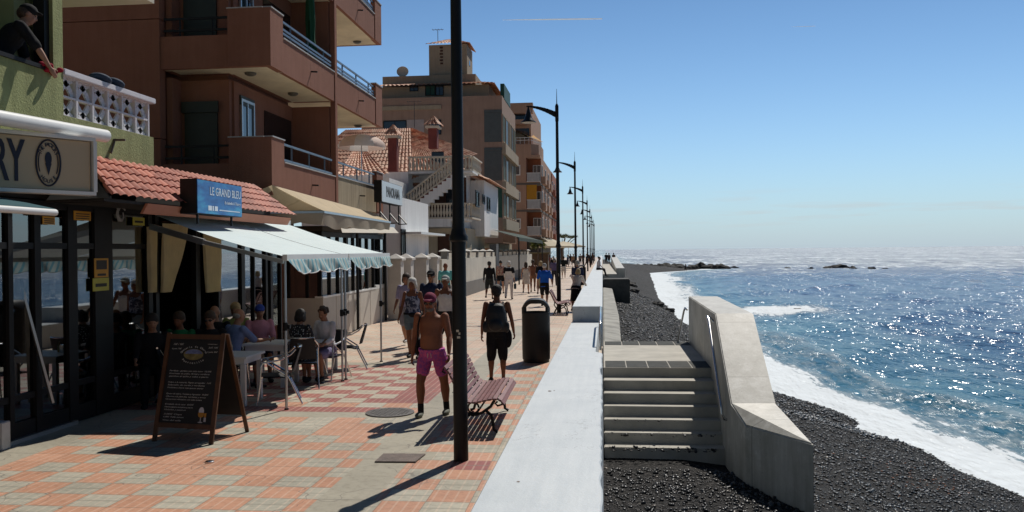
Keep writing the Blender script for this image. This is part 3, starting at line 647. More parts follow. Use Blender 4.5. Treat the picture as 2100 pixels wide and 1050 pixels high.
g = MB(); g.prism([(1.27,84,.5), (1.27,128,1.2), (1.27,130,1.2), (1.27,130,-1.6), (1.27,84,-1.6)], (.85,0,0)); g.build("parapet_wall", CONC, pf, bevel=.03)
# ------------------------------------------------------------------ building helpers
def tile_roof(name, e0, e1, r0, r1, mat, parent=None, wcol=.2, course=.3, amp=.035, step=.02):
    """barrel tiles laid between an eave line e0-e1 and a ridge line r0-r1"""
    e0, e1, r0, r1 = map(Vector, (e0, e1, r0, r1)); L = max((e1-e0).length, (r1-r0).length); H = ((r0+r1)/2-(e0+e1)/2).length
    nrm = (e1-e0).cross((r0+r1)/2-(e0+e1)/2).normalized()
    if nrm.z < 0: nrm = -nrm
    nc = max(2, int(L/wcol)); nr = max(2, int(H/course)); P = []
    for j in range(nr):
        for t, s_ in ((0, 0), (1, 1)):
            v = (j+t)/nr; a = e0.lerp(r0, v); b = e1.lerp(r1, v); row = []
            for i in range(nc*6+1):
                u = i/(nc*6); row.append(tuple(a.lerp(b, u)+nrm*(amp*abs(math.sin(math.pi*u*nc+(.0)))+step*(1-s_))))
            P.append(row)
    g = MB(); g.grid(P); return g.build(name, mat, parent)
def tile_mat(name, c0, c1):
    m, n, b = newmat(name); t = nd(n, "ShaderNodeTexCoord"); v = nd(n, "ShaderNodeTexVoronoi"); v.inputs['Scale'].default_value = 4.2; n.links.new(t.outputs['Object'], v.inputs['Vector'])
    s = nd(n, "ShaderNodeSeparateXYZ"); n.links.new(v.outputs['Color'], s.inputs[0]); c = ramp_n(n, s.outputs[0], [(.1, c0), (.9, c1)])
    w = noise_n(n, t.outputs['Object'], 1.4, 6); c = mix_n(n, 1.0, c, ramp_n(n, w, [(.3, (.75,.75,.75)), (.7, (1.1,1.1,1.1))]), 'MULTIPLY')
    n.links.new(c, b.inputs['Base Color']); b.inputs['Roughness'].default_value = .7; return m
def baluster_run(parent, p0, p1, h, n, mat, name="balustrade", rail=.09, slope=False):
    """a stone balustrade between two base points"""
    p0 = Vector(p0); p1 = Vector(p1); g = MB()
    g.bar(p0+V(0,0,rail/2), p1+V(0,0,rail/2), .2, rail); g.bar(p0+V(0,0,h-rail/2), p1+V(0,0,h-rail/2), .24, rail)
    hh = h-2*rail; pr = [(.055,0),(.055,.05),(.035,.09),(.085,.36),(.06,.55),(.035,.8),(.055,.9),(.055,1.0)]
    for i in range(n):
        q = p0.lerp(p1, (i+.5)/n); g.lathe([(r*1.15, z*hh) for r, z in pr], (q.x, q.y, q.z+rail), 8)
    o = g.build(name, mat, parent, smooth=True); return o
def window(parent, c, right, up, w, h, frame, pane, fw=.06, depth=.05, bars=1, name="window", sill=None, shutter=None):
    """a window on a wall: frame standing proud of it, pane just inside, optional sill"""
    c = Vector(c); right = Vector(right).normalized(); up = Vector(up).normalized(); nr = right.cross(up).normalized(); g = MB()
    for s in (-1, 1):
        g.obox(c+right*s*(w/2-fw/2)+nr*depth/2, right, up, nr, fw/2, h/2, depth/2); g.obox(c+up*s*(h/2-fw/2)+nr*depth/2, right, up, nr, w/2-fw, fw/2, depth/2)
    for i in range(bars):
        t = (i+1)/(bars+1)-.5; g.obox(c+right*w*t+nr*depth*.4, right, up, nr, fw*.4, h/2-fw, depth*.4)
    o = g.build(name, frame, parent)
    g = MB(); g.obox(c+nr*.012, right, up, nr, w/2-fw*.6, h/2-fw*.6, .006); g.build("pane", pane, o)
    if sill is not None: g = MB(); g.obox(c-up*(h/2+.04)+nr*.06, right, up, nr, w/2+.06, .035, .08); g.build("sill", sill, o)
    return o
def railing(parent, p0, p1, z0, rails, posts, mat, name="railing", r=.022):
    g = MB(); p0 = Vector(p0); p1 = Vector(p1)
    for z in rails: g.bar((p0.x, p0.y, z), (p1.x, p1.y, z), .035, .05)
    for i in range(posts):
        q = p0.lerp(p1, (i+.5)/posts); g.tube([(q.x, q.y, z0), (q.x, q.y, max(rails))], r, 6)
    return g.build(name, mat, parent)
PANE = M("dark window pane", (.012,.015,.018), .06, var=.1, spec=.8)
PANEB = M("blue reflecting pane", (.03,.045,.06), .05, var=.2, spec=.9)
GLASS = glass("shop glass", (.45,.5,.5), .08); GLASSD = glass("dark shop glass", (.25,.29,.28), .04)
BLKFR = M("black window frame", (.008,.007,.007), .55, var=.2, spec=.25)
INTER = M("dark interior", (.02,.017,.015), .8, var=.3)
CREAMW = M("cream wall", (.58,.52,.42), .85, var=.08, vscale=1.5, bump=.2, bscale=25)
ALU = M("grey aluminium", (.50,.51,.52), .35, .9, var=.06)
WHITEM = M("white enamel", (.74,.74,.72), .35, var=.05, vscale=3)

# ------------------------------------------------------------------ green house
def green_mat():
    m, n, b = newmat("green stucco"); o = nd(n, "ShaderNodeTexCoord").outputs['Object']
    a = noise_n(n, o, 1.3, 7, .7); c = ramp_n(n, a, [(.25, (.24,.255,.105)), (.5, (.30,.32,.135)), (.75, (.35,.365,.165))])
    mp = nd(n, "ShaderNodeMapping"); mp.inputs['Scale'].default_value = (5, 5, .5); n.links.new(o, mp.inputs[0]); s = noise_n(n, mp.outputs[0], 1.1, 6, .7)
    c = mix_n(n, .55, c, mix_n(n, 1.0, c, ramp_n(n, s, [(.35, (.55,.55,.5)), (.6, (1.05,1.05,1.05))]), 'MULTIPLY')); n.links.new(c, b.inputs['Base Color']); b.inputs['Roughness'].default_value = .9
    h = noise_n(n, o, 30, 6, .7); bp = nd(n, "ShaderNodeBump"); bp.inputs['Strength'].default_value = .8; bp.inputs['Distance'].default_value = .02; n.links.new(h, bp.inputs['Height']); n.links.new(bp.outputs[0], b.inputs['Normal']); return m
GREEN = green_mat()
gh = thing("green_house", "green stuccoed house at the left with an open window and a small terrace", "house", (-9, 9, 0))
FX = -7.0
zs = UX(112, 147, FX).z; yw = UX(109, 100, FX).y
g = MB(); g.box(FX-.28, FX, 4.0, 10.5, 3.35, zs-.02); g.box(FX-.28, FX, yw, 10.5, zs-.02, 9.0); g.box(FX-.28, FX, 4.0, yw, 6.3, 9.0); g.box(FX-.28, FX, 4, 7.4, zs-.02, 6.3)
g.box(-12.5, FX-.283, 10.22, 10.5, 3.35, 9.0); g.build("wall", GREEN, gh)
g = MB(); g.box(-12.5, FX-.3, 4, 10.2, 3.2, zs-.35); g.box(-10.4, -10.2, 4, 10.2, zs-.3, 8.9); g.box(-10.15, FX-.3, 9.98, 10.19, zs-.3, 8.9); g.build("room", M("room paint", (.30,.32,.15), .9, var=.1), gh)
g = MB(); g.box(FX-.3, FX+.03, 7.4, yw, zs-.02, zs+.03); g.box(FX-.2, FX-.05, yw-.10, yw-.003, zs+.03, 6.28); g.box(FX-.2, FX-.12, 8.62, 8.68, zs+.03, 6.28); wf = g.build("window", BLKFR, gh)
g = MB(); g.box(FX-.17, FX-.16, 7.4, 8.6, zs+.05, 6.25); g.build("pane", GLASS, wf)
g = MB(); g.box(FX-.25, FX, 10.503, 12.75, 3.35, 4.13); g.box(-11.5, FX-.003, 12.5, 12.747, 3.35, 4.12); g.box(-11.5, FX-.255, 10.503, 12.495, 3.75, 4.0); g.build("terrace_wall", GREEN, gh)
g = MB(); zr_ = UX(305, 3, FX).z; g.box(-12.5, FX+.02, 10.503, 12.78, zr_, zr_+.18); g.build("terrace_roof", CREAMW, gh)
# pierced block balustrade
LAT = M("white pierced blocks", (.66,.63,.66), .75, var=.08, vscale=4, bump=.15)
lat = thing("tmp_parent", "x", "x"); bpy.data.objects.remove(lat)
g = MB(); x0, x1 = FX-.16, FX-.06; y0, y1 = 10.52, 12.72; zb, zt = 4.135, 4.66; nb = 6; bw = (y1-y0)/nb; bh = (zt-zb)/2
for i in range(nb+1): g.box(x0, x1, y0+i*bw-.018, y0+i*bw+.018, zb, zt)
for j in range(3): g.box(x0+.004, x1-.004, y0, y1, zb+j*bh-.014, zb+j*bh+.014)
xm = (x0+x1)/2
for i in range(nb):
    for j in range(2):
        ya = y0+i*bw; za = zb+j*bh; up = 1 if j == 0 else -1; zc = za if j == 0 else za+bh
        for sgn, yc in ((1, ya), (-1, ya+bw)):
            pts = [(xm, yc+sgn*bw*.98*math.sin(t)*.5*(1+.9*t/1.57)*.98, zc+up*bh*.96*(1-math.cos(t))) for t in np.linspace(.02, 1.5, 8)]
            for a, b_ in zip(pts[:-1], pts[1:]): g.bar(a, b_, .085, .026, up=(1,0,0))
        g.bar((xm, ya+bw/2, zc+up*bh*.05), (xm, ya+bw/2, zc+up*bh*.42), .085, .022, up=(1,0,0))
        for sgn in (-1, 1): g.bar((xm, ya+bw/2, zc+up*bh*.06), (xm, ya+bw/2+sgn*bw*.2, zc+up*bh*.33), .08, .02, up=(1,0,0))
bal = g.build("balustrade", LAT, gh)
g = MB(); g.box(FX-.22, FX+.02, 10.503, 12.80, 4.662, 4.745); g.build("coping", LAT, bal, bevel=.01)
g = MB(); a = UX(233, 287, FX); g.bar((FX, a.y, a.z), (FX+.16, a.y+.03, a.z), .03, .03); g.tube([(FX+.02, a.y-.1, 3.75), (FX+.02, a.y, a.z)], .015, 6); g.build("bracket", IRON, gh)
CUSH = M("navy fabric", (.012,.03,.065), .8, var=.3, vscale=7, bump=.3)
for k, (px, py) in enumerate(((206, 171), (233, 178))):
    p = UX(px, py, FX-.09); g = MB(); rot = Matrix.Rotation(R(-12), 3, 'X'); g.ell((p.x, p.y, 4.745+.055), .15, .17, .066, 16, 9, rot)
    tag(g.build("cushion", CUSH, smooth=True), ["navy cushion drying on the white terrace balustrade, nearer the open window", "navy cushion drying on the white terrace balustrade, farther from the window"][k], "cushion", "cushions on the balustrade")

# ------------------------------------------------------------------ glazed fronts: ice cream shop (left) and the restaurant beside it
shop = thing("ice_cream_shop", "dark glazed ice cream shop front with black frames and yellow stickers on the glass", "shop front", (-8, 9, 0))
GX = -7.2
def frame_y(px, py=700): return UX(px, py, GX).y
ymul = [7.6, frame_y(18), frame_y(74), frame_y(146), frame_y(210), frame_y(306)]
g = MB()
for y, w in zip(ymul, (.05, .08, .12, .20, .44, .12)): g.box(GX-.06, GX+.04, y-w/2, y+w/2, .02, 2.95)
g.box(GX-.05, GX+.03, 7, ymul[-1], 2.38, 2.46); g.box(GX-.05, GX+.03, 7, ymul[-1], .02, .24); g.box(GX-.045, GX+.025, 7, ymul[-1], .50, .58); g.box(GX-.05, GX+.03, 7, ymul[-1], 2.9, 3.0)
g.build("frame", BLKFR, shop)
for a, b_ in zip(ymul[:-1], ymul[1:]):
    g = MB(); g.box(GX-.012, GX-.004, a+.03, b_-.03, .25, 2.9); g.build("pane", GLASSD, shop)
g = MB(); g.box(GX-.02, GX+.09, 8.6, ymul[3], .0, .05); g.build("threshold", ALU, shop)
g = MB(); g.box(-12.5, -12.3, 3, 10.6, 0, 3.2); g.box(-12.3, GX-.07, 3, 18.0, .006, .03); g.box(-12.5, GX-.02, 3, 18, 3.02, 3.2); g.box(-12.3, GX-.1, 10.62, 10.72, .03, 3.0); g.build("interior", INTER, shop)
g = MB(); g.box(-9.6, -9.0, 8.5, 10.3, .03, 1.15); g.box(-8.2, -7.7, 9.0, 9.05, .03, 2.3); g.build("counter", M("counter wood", (.09,.055,.03), .6, var=.3), shop)
g = MB(); a = UX(8, 440, -7.35); g.bar(UX(20, 500, -7.3), UX(108, 826, -7.05), .045, .03); g.build("brace", ALU, shop)
pier = MB(); p = UZ(0, 915); pier.box(GX-.1, GX+.16, p.y-.25, UX(15, 880, GX+.1).y-.02, 0, .33); tag(pier.build("white_pier", M("grey white plaster", (.5,.5,.5), .8, var=.2), bevel=.01), "low white painted pier at the very left edge below the shop glass", "pier")
STY = M("orange sticker", (.62,.30,.02), .5, var=.1); STK = M("dark print", (.03,.025,.02), .6); STYL = M("lime sticker", (.50,.46,.05), .5, var=.1)
def sticker(px0, py0, px1, py1, kind, label):
    a = UX(px0, py0, GX+.045); b_ = UX(px1, py1, GX+.045); g = MB(); g.box(GX+.042, GX+.05, a.y, b_.y, b_.z, a.z); o = tag(g.build("sticker", STYL if kind == 2 else STY), label, "sticker", "stickers on the shop glass")
    g = MB(); dy = b_.y-a.y; dz = a.z-b_.z
    if kind == 0:
        g.box(GX+.0505, GX+.053, a.y+dy*.12, b_.y-dy*.12, a.z-dz*.58, a.z-dz*.10); g.box(GX+.0505, GX+.053, a.y+dy*.2, b_.y-dy*.2, a.z-dz*.92, a.z-dz*.80)
    elif kind == 1:
        for q in range(3): g.box(GX+.0505, GX+.053, a.y+dy*.1, b_.y-dy*.1, a.z-dz*(.25+.25*q)-.012, a.z-dz*(.25+.25*q))
    else: g.box(GX+.0505, GX+.053, a.y+dy*.15, b_.y-dy*.15, a.z-dz*.68, a.z-dz*.42)
    g.build("print", STK, o)
sticker(193, 530, 222, 568, 0, "orange poster with a dark picture on the door post, topmost of the pair")
sticker(190, 571, 223, 595, 2, "lime yellow sticker just under the orange poster on the door post")
sticker(151, 432, 186, 453, 1, "orange notice at the top of the glass beside the white cable")
sticker(87, 443, 112, 461, 1, "orange notice half hidden behind the white awning bar")
sticker(272, 445, 296, 463, 2, "yellow notice at the top of the glass by the swirl logo")
g = MB(); c = UX(248, 441, GX+.04)
for a0 in range(0, 6):
    t = [(c.x, c.y+.13*math.cos(q)*(1-.1*a0), c.z+.13*math.sin(q)*(1-.1*a0)) for q in np.linspace(.6+a0*.5, 2.4+a0*.9, 10)]
    g.tube(t, .012, 5)
tag(g.build("swirl_logo", M("pale decal", (.35,.36,.37), .6)), "pale swirl logo stuck on the dark glass beside the red roof", "logo")

# folded awning tube, sign box and teal awning of the shop
g = MB(); a = UX(216, 279, -6.55); b_ = UX(-60, 231, -6.55); g.tube([tuple(a), tuple(b_)], .085, 16)
ro = tag(g.build("rolled_awning", WHITEM, smooth=True), "white rolled up awning tube above the ice cream shop sign", "awning")
g = MB(); g.box(-7.0, -6.6, a.y-.5, a.y-.46, a.z-.13, a.z-.07); g.build("bracket", BLACK, ro)
sg = thing("shop_sign", "big beige lightbox sign reading RY with a round ice cream logo", "sign", (-6.5, 9.5, 3))
pr = UX(190, 290, -6.3); prb = UX(190, 400, -6.3); dR = (pr-CAMP).length/ray(190, 290).length
dl = dR/1.085
pl = CAMP+ray(0, 265)*dl; plb = CAMP+ray(0, 386)*dl
rv = (pr-pl); rv.z = 0; slope_t = (pr.z-pl.z); rv.normalize(); L0 = (Vector((pr.x, pr.y, 0))-Vector((pl.x, pl.y, 0))).length; ztop = (pr.z+pl.z)/2; zbot = (prb.z+plb.z)/2
nrm = rv.cross(Vector((0,0,1))).normalized()
org = Vector((pr.x, pr.y, zbot)); H0 = ztop-zbot
g = MB(); cc = org-rv*1.6+V(0,0,H0/2)-nrm*.08; g.obox(cc, rv, (0,0,1), nrm, 1.57, H0/2-.03, .07)
def sign_face():
    m, n, b = newmat("sign face"); b.inputs['Base Color'].default_value = (.52,.40,.26,1); b.inputs['Roughness'].default_value = .25; return m
g.build("panel", sign_face(), sg)
g = MB()
for dz in (0, H0): g.obox(org-rv*1.6+V(0,0,dz)-nrm*.06, rv, (0,0,1), nrm, 1.62, .022, .10)
g.obox(org+V(0,0,H0/2)-nrm*.06+rv*.012, rv, (0,0,1), nrm, .022, H0/2-.022, .10); g.build("frame", WHITEM, sg)
INK = M("dark navy lettering", (.012,.014,.035), .5)
fo = org+nrm*-.006
def onface(px, py):
    d = ray(px, py); t = (fo-CAMP).dot(nrm)/d.dot(nrm); p = CAMP+d*t; return p
g = MB(); a = onface(-14, 366); b_ = onface(52, 366); t_ = onface(20, 284)
put_text(g, "RY", a+nrm*.003, rv, (0,0,1), w=(b_-a).dot(rv), h=(t_.z-a.z), bold=.02, extrude=.003); g.build("lettering", INK, sg)
c = onface(99, 334); rx = (onface(124, 334)-onface(74, 334)).dot(rv)/2; rz = (onface(99, 287).z-onface(99, 381).z)/2
g = MB(); up = V(0,0,1)
for k, s in ((1.0, .011), (.80, .006)):
    arcs = [(0, 360)] if k == 1.0 else [(150, 210), (-35, 30)]
    for a0, a1 in arcs:
        pts = [c+nrm*.004+rv*(rx*k*math.cos(R(q)))+up*(rz*k*math.sin(R(q))) for q in np.linspace(a0, a1, 40)]
        g.tube(pts, s, 5)
arc_text(g, "THE FACTORY", c+nrm*.003, rv, up, rx*.80, rz*.80, 148, 32, rz*.16, bold=.01, extrude=.002)
arc_text(g, "HOUSE", c+nrm*.003, rv, up, rx*.80, rz*.80, -128, -52, rz*.15, inside=False, bold=.01, extrude=.002)
g.add([c+nrm*.005+rv*(rx*.28*math.cos(R(q)))+up*(rz*.30*math.sin(R(q))+rz*.18) for q in range(0, 360, 20)], [tuple(range(18))])
g.add([c+nrm*.006+rv*rx*s_+up*rz*q for s_, q in ((-.27, -.02), (.27, -.02), (0, -.55))], [(0, 1, 2)]); g.build("logo", INK, sg)
# white cross frame behind the glossy face is left to real reflections
g = MB(); a = UX(113, 436, -6.25); b_ = UX(-40, 428, -6.25)
ta = thing("teal_awning", "half open teal awning with a white front bar over the shop door", "awning", (a.x, a.y-1, a.z))
g.tube([tuple(a), (a.x, 6.5, a.z+.0)], .04, 10); g.build("front_bar", WHITEM, ta, smooth=True)
g = MB(); g.add([(a.x, a.y, a.z+.03), (a.x, 6.5, a.z+.03), (-7.1, 6.5, 3.0), (-7.1, a.y, 3.0), (a.x, a.y, a.z+.045), (a.x, 6.5, a.z+.045), (-7.1, 6.5, 3.015), (-7.1, a.y, 3.015)], [(0,1,2,3), (7,6,5,4), (0,4,5,1), (1,5,6,2), (2,6,7,3), (3,7,4,0)])
g.build("cloth", cloth("teal cloth", (.02,.09,.11), .15), ta)
g = MB(); p = UX(205, 407, -6.9); g.box(-7.1, -6.35, 10.35, 10.5, 2.98, 3.06); tag(g.build("wooden_beam", M("grey wood", (.16,.14,.12), .8, var=.3, vscale=6)), "short grey wooden beam end under the corner of the beige sign", "beam")

# restaurant with red tiled lean-to roof
rest = thing("restaurant", "dark glazed restaurant front with cream curtains under a red tiled lean-to roof", "restaurant", (-8, 14, 0))
RT = tile_mat("red roof tiles", (.34,.085,.05), (.54,.175,.11))
tile_roof("roof", (-6.18,10.2,3.04), (-6.18,16.75,3.04), (-7.05,10.9,3.68), (-7.05,16.75,3.68), RT, rest, wcol=.19, course=.21, amp=.03, step=.022)
tile_roof("roof", (-6.18,10.2,3.04), (-6.18,10.22,3.04), (-7.05,10.9,3.68), (-7.05,10.92,3.68), RT, rest)
def lean(p0, p1): pass
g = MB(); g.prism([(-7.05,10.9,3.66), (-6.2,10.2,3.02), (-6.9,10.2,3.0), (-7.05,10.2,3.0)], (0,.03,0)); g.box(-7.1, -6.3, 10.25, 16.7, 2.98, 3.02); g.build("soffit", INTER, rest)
g = MB(); g.prism([(-6.32,11.2,2.86), (-6.32,16.65,2.86), (-6.24,16.65,3.0), (-6.24,11.2,3.0)], (-.04,0,0)); g.build("fascia", M("salmon paint", (.50,.20,.12), .7, var=.1), rest)
ym = [frame_y(320), frame_y(404), frame_y(447), frame_y(497), frame_y(520), frame_y(545), frame_y(575), 17.9]
g = MB()
for y, w in zip(ym, (.10, .16, .06, .16, .05, .10, .06, .12)): g.box(GX-.06, GX+.04, y-w/2, y+w/2, .02, 2.97)
g.box(GX-.05, GX+.03, ym[0], 17.9, 2.55, 2.63); g.box(GX-.05, GX+.03, ym[0], 17.9, 2.9, 2.98); g.box(GX-.05, GX+.03, ym[2], 17.9, .02, .7); g.build("frame", BLKFR, rest)
for k, (a, b_) in enumerate(zip(ym[:-1], ym[1:])):
    if k in (0, 1): continue
    g = MB(); g.box(GX-.012, GX-.004, a+.03, b_-.03, .7, 2.9); g.build("pane", GLASS, rest)
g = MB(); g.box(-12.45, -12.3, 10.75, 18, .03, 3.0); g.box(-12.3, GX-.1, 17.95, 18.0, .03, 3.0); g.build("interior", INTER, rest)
CURT = cloth("cream curtain", (.90,.80,.54), .40, var=.08)
def curtain(pxs, top, bot, label):
    """pxs: left/right at top and at the tie"""
    X0 = GX+.09; P = []; n = 40
    for j in range(9):
        v = j/8; row = []
        l = pxs[0]+(pxs[2]-pxs[0])*v**1.3; r = pxs[1]+(pxs[3]-pxs[1])*v**1.3; yv = top+(bot-top)*v
        a = UX(l, yv, X0); b_ = UX(r, yv, X0)
        for i in range(n+1): row.append((X0+.05*math.sin(i*1.26+.6*math.sin(v*3)), a.y+(b_.y-a.y)*i/n, a.z))
        P.append(row)
    g = MB(); g.grid(P); o = g.build("curtain", CURT, smooth=True); tag(o, label, "curtain", "cream restaurant curtains"); return o
curtain((305, 318, 308, 317), 465, 600, "narrow straight cream curtain next to the shop's last door frame")
curtain((333, 385, 333, 348), 458, 600, "wide cream curtain gathered to one side behind the chalkboard")
curtain((417, 452, 424, 450), 472, 600, "cream curtain pulled back to a point beside the light blue window")
# letters of the restaurant's blue sign box
a = UX(408, 368, -6.0); b_ = UX(498, 381, -6.0); zb = UX(398, 437, -6.0).z; zt = (a.z+b_.z)/2; y0, y1 = a.y-.06, b_.y-.04
ls = thing("blue_sign", "blue lightbox sign reading LE GRAND BLEU on the edge of the red roof", "sign", (-6.1, (y0+y1)/2, zb))
def blue_mat():
    m, n, b = newmat("blue sign print"); o = nd(n, "ShaderNodeTexCoord").outputs['Object']; mp = nd(n, "ShaderNodeMapping"); mp.inputs['Scale'].default_value = (1, 1.2, 4); n.links.new(o, mp.inputs[0])
    c = ramp_n(n, noise_n(n, mp.outputs[0], 1.6, 5), [(.3, (.01,.07,.26)), (.5, (.02,.16,.45)), (.7, (.05,.38,.62))]); n.links.new(c, b.inputs['Base Color']); b.inputs['Roughness'].default_value = .3; return m
g = MB(); g.box(-6.27, -6.012, y0, y1, zb, zt); g.build("casing", BLACK, ls)
g = MB(); g.box(-6.010, -6.0, y0+.01, y1-.01, zb+.01, zt-.01); g.build("face", blue_mat(), ls)
g = MB(); Ls = y1-y0; Hs = zt-zb; rt = V(0,1,0); up = V(0,0,1); PALE = M("pale sign lettering", (.72,.78,.84), .5)
put_text(g, "LE GRAND BLEU", (-5.997, y0+Ls*.26, zb+Hs*.58), rt, up, w=Ls*.70, h=Hs*.24, extrude=.002, bold=.004)
put_text(g, "By Isabelle & Thierry", (-5.997, y0+Ls*.58, zb+Hs*.36), rt, up, w=Ls*.38, h=Hs*.09, shear=.25, extrude=.002)
for q, w in ((.22, .075), (.31, .03), (.36, .065)): g.box(-5.999, -5.996, y0+Ls*q, y0+Ls*(q+w), zb+Hs*.12, zb+Hs*.26)
g.box(-5.999, -5.996, y0+Ls*.46, y0+Ls*.94, zb+Hs*.14, zb+Hs*.17); g.build("lettering", PALE, ls)
for y in (y0+.2, y1-.2): g = MB(); g.bar((-6.1, y, zb), (-6.1, y, zb-.15), .03, .03); g.build("bracket", BLACK, ls)

# the two pale awnings on poles
AWN = cloth("pale aqua cloth", (.80,.87,.86), .14, stripes=(1, .10, (.60,.75,.77), .35)); VAL = cloth("striped valance", (.70,.82,.79), .45, stripes=(1, .16, (.25,.58,.70), .38))
def awning(y0r, y1r, y0f, y1f, label, sidebar):
    w = thing("pole_awning", label, "awning", (-5.7, (y0f+y1f)/2, 2.2), "pale awnings over the outdoor tables"); zr, zf = 2.93, 2.25; P = []
    for i in range(15):
        u = i/14; row = []
        for j in range(25):
            v = j/24; y = (y0r+(y1r-y0r)*v)*(1-u)+(y0f+(y1f-y0f)*v)*u
            row.append((-6.9+2.3*u, y, zr+(zf-zr)*u-.05*math.sin(math.pi*u)*(.75+.25*math.cos(v*2*math.pi))))
        P.append(row)
    g = MB(); g.grid(P); o = g.build("cloth", AWN, w, smooth=True)
    g = MB(); g.bar((-4.59, y0f, zf-.02), (-4.59, y1f, zf-.02), .07, .09); g.bar((-6.88, y0r, zr+.03), (-6.88, y1r, zr+.03), .10, .10); g.build("front_bar", WHITEM, w)
    P = []; n = 60
    for i in range(6):
        u = i/5; row = []
        for j in range(n+1):
            v = j/n; h = .17+.05*abs(math.sin(v*math.pi*5.5)); sw = .05*math.sin(v*17)+.03*math.sin(v*41+1)
            row.append((-4.55+(.05+sw*.8)*u, y0f+(y1f-y0f)*v+.15*u*(1-v)*.8+.12*u, zf-.05-h*u))
        P.append(row)
    g = MB(); g.grid(P); vo = g.build("valance", VAL, w, smooth=True)
    g = MB(); g.tube([tuple(Vector(p)+V(.004,0,0)) for p in P[-1]], .008, 5); g.build("trim", WHITEM, vo)
    if sidebar: g = MB(); g.bar((-6.88, y0r-.02, 2.72), (-5.9, y0r-.28, 2.47), .05, .09); g.bar((-5.9, y0r-.28, 2.47), (-4.62, y0f+.03, 2.17), .04, .06); g.build("folding_arm", ALU, w)
    return w
awning(12.43, 15.27, 11.97, 14.96, "pale aqua pole awning with scalloped striped valance, nearest the blue sign's black side", True)
awning(15.31, 18.2, 15.03, 17.98, "pale aqua pole awning with scalloped striped valance, beside the beige awning", False)
for k, (px, py, yy) in enumerate(((582, 840, 12.08), (703, 782, 14.79), (713, 778, 14.99), (787, 742, 17.47))):
    w = thing("awning_pole", ["thin grey awning pole by the silver chair nearest the chalkboard", "thin grey awning pole, nearer of the close pair by the seated woman in white", "thin grey awning pole, farther of the close pair by the black chair back", "thin grey awning pole standing alone in the sun by the sleeveless woman"][k], "pole", (-4.63, yy, 0), "thin poles under the pale awnings")
    g = MB(); g.tube([(-4.63, yy, .01), (-4.63, yy, 2.2)], .02, 10); g.build("tube", ALU, w, smooth=True)
    g = MB(); g.lathe([(.03,-.06),(.036,-.05),(.036,.05),(.03,.06)], (-4.63, yy, 1.22), 10); g.box(-4.60, -4.56, yy-.02, yy+.02, 1.19, 1.25); g.build("clamp", BLACK, w)
    g = MB(); g.lathe([(.035,0),(.03,.02)], (-4.63, yy, .001), 10); g.build("foot", BLACK, w)
# ------------------------------------------------------------------ brown apartment block
def stucco(name, c0, c1, streak=.5, bump=.5):
    m, n, b = newmat(name); o = nd(n, "ShaderNodeTexCoord").outputs['Object']
    a = noise_n(n, o, .9, 7, .7); c = ramp_n(n, a, [(.3, c0), (.7, c1)])
    mp = nd(n, "ShaderNodeMapping"); mp.inputs['Scale'].default_value = (6, 6, .35); n.links.new(o, mp.inputs[0]); s = noise_n(n, mp.outputs[0], 1.0, 6, .7)
    c = mix_n(n, streak, c, mix_n(n, 1.0, c, ramp_n(n, s, [(.32, (.6,.58,.56)), (.58, (1.06,1.06,1.06))]), 'MULTIPLY')); n.links.new(c, b.inputs['Base Color']); b.inputs['Roughness'].default_value = .9; b.inputs['Specular IOR Level'].default_value = .2
    h = noise_n(n, o, 40, 5, .7); bp = nd(n, "ShaderNodeBump"); bp.inputs['Strength'].default_value = bump; bp.inputs['Distance'].default_value = .015; n.links.new(h, bp.inputs['Height']); n.links.new(bp.outputs[0], b.inputs['Normal']); return m
BROWN = stucco("brown render", (.245,.106,.070), (.295,.134,.092), .22); TAN = stucco("bare tan render", (.36,.29,.20), (.44,.36,.25), .8); SOFFIT = M("cream soffit", (.66,.58,.42), .9, var=.14, vscale=1.2)
RAILM = M("grey blue rail", (.14,.17,.21), .4, .3, var=.1); SHUT = M("dark green shutter", (.018,.026,.022), .5, var=.2); COPE = M("pale coping", (.45,.44,.44), .7, var=.12); DISH = M("dull lamp", (.10,.09,.07), .5)
bb = thing("apartment_block", "brown rendered apartment block with stacked corner balconies above the restaurants", "apartment building", (-10, 22, 0))
BX = -7.2; Y0 = 18.07; YC = 22.6; YE = 27.6
g = MB()
for z0, z1 in ((2.4, 4.86), (4.88, 7.52), (7.54, 10.2), (10.22, 13)): g.box(-13.4, -9.76, Y0, Y0+.25, z0, z1)
for z0 in (3.57, 6.41, 9.12):
    top = z0+2.7; g.box(-9.75, -8.45, Y0+.66, Y0+.8, z0, top); g.box(-9.74, -9.6, Y0+.255, Y0+.655, z0, top)      # recessed wall and its cheek
    g.box(-8.55, -8.4, Y0+.81, YC, z0, top); g.box(-8.395, -7.36, YC-.02, YC+.12, z0, top)
g.box(-13.4, -8.56, Y0+.82, YC+.1, 2.4, 12.0); g.box(BX-.14, BX, YC+.02, YC+.2, 3.3, 12); g.box(-8.56, -8.4, 18.9, 22.6, 0, 3.55)
g.build("wall", BROWN, bb)
tier = [3.57, 6.41, 9.12]
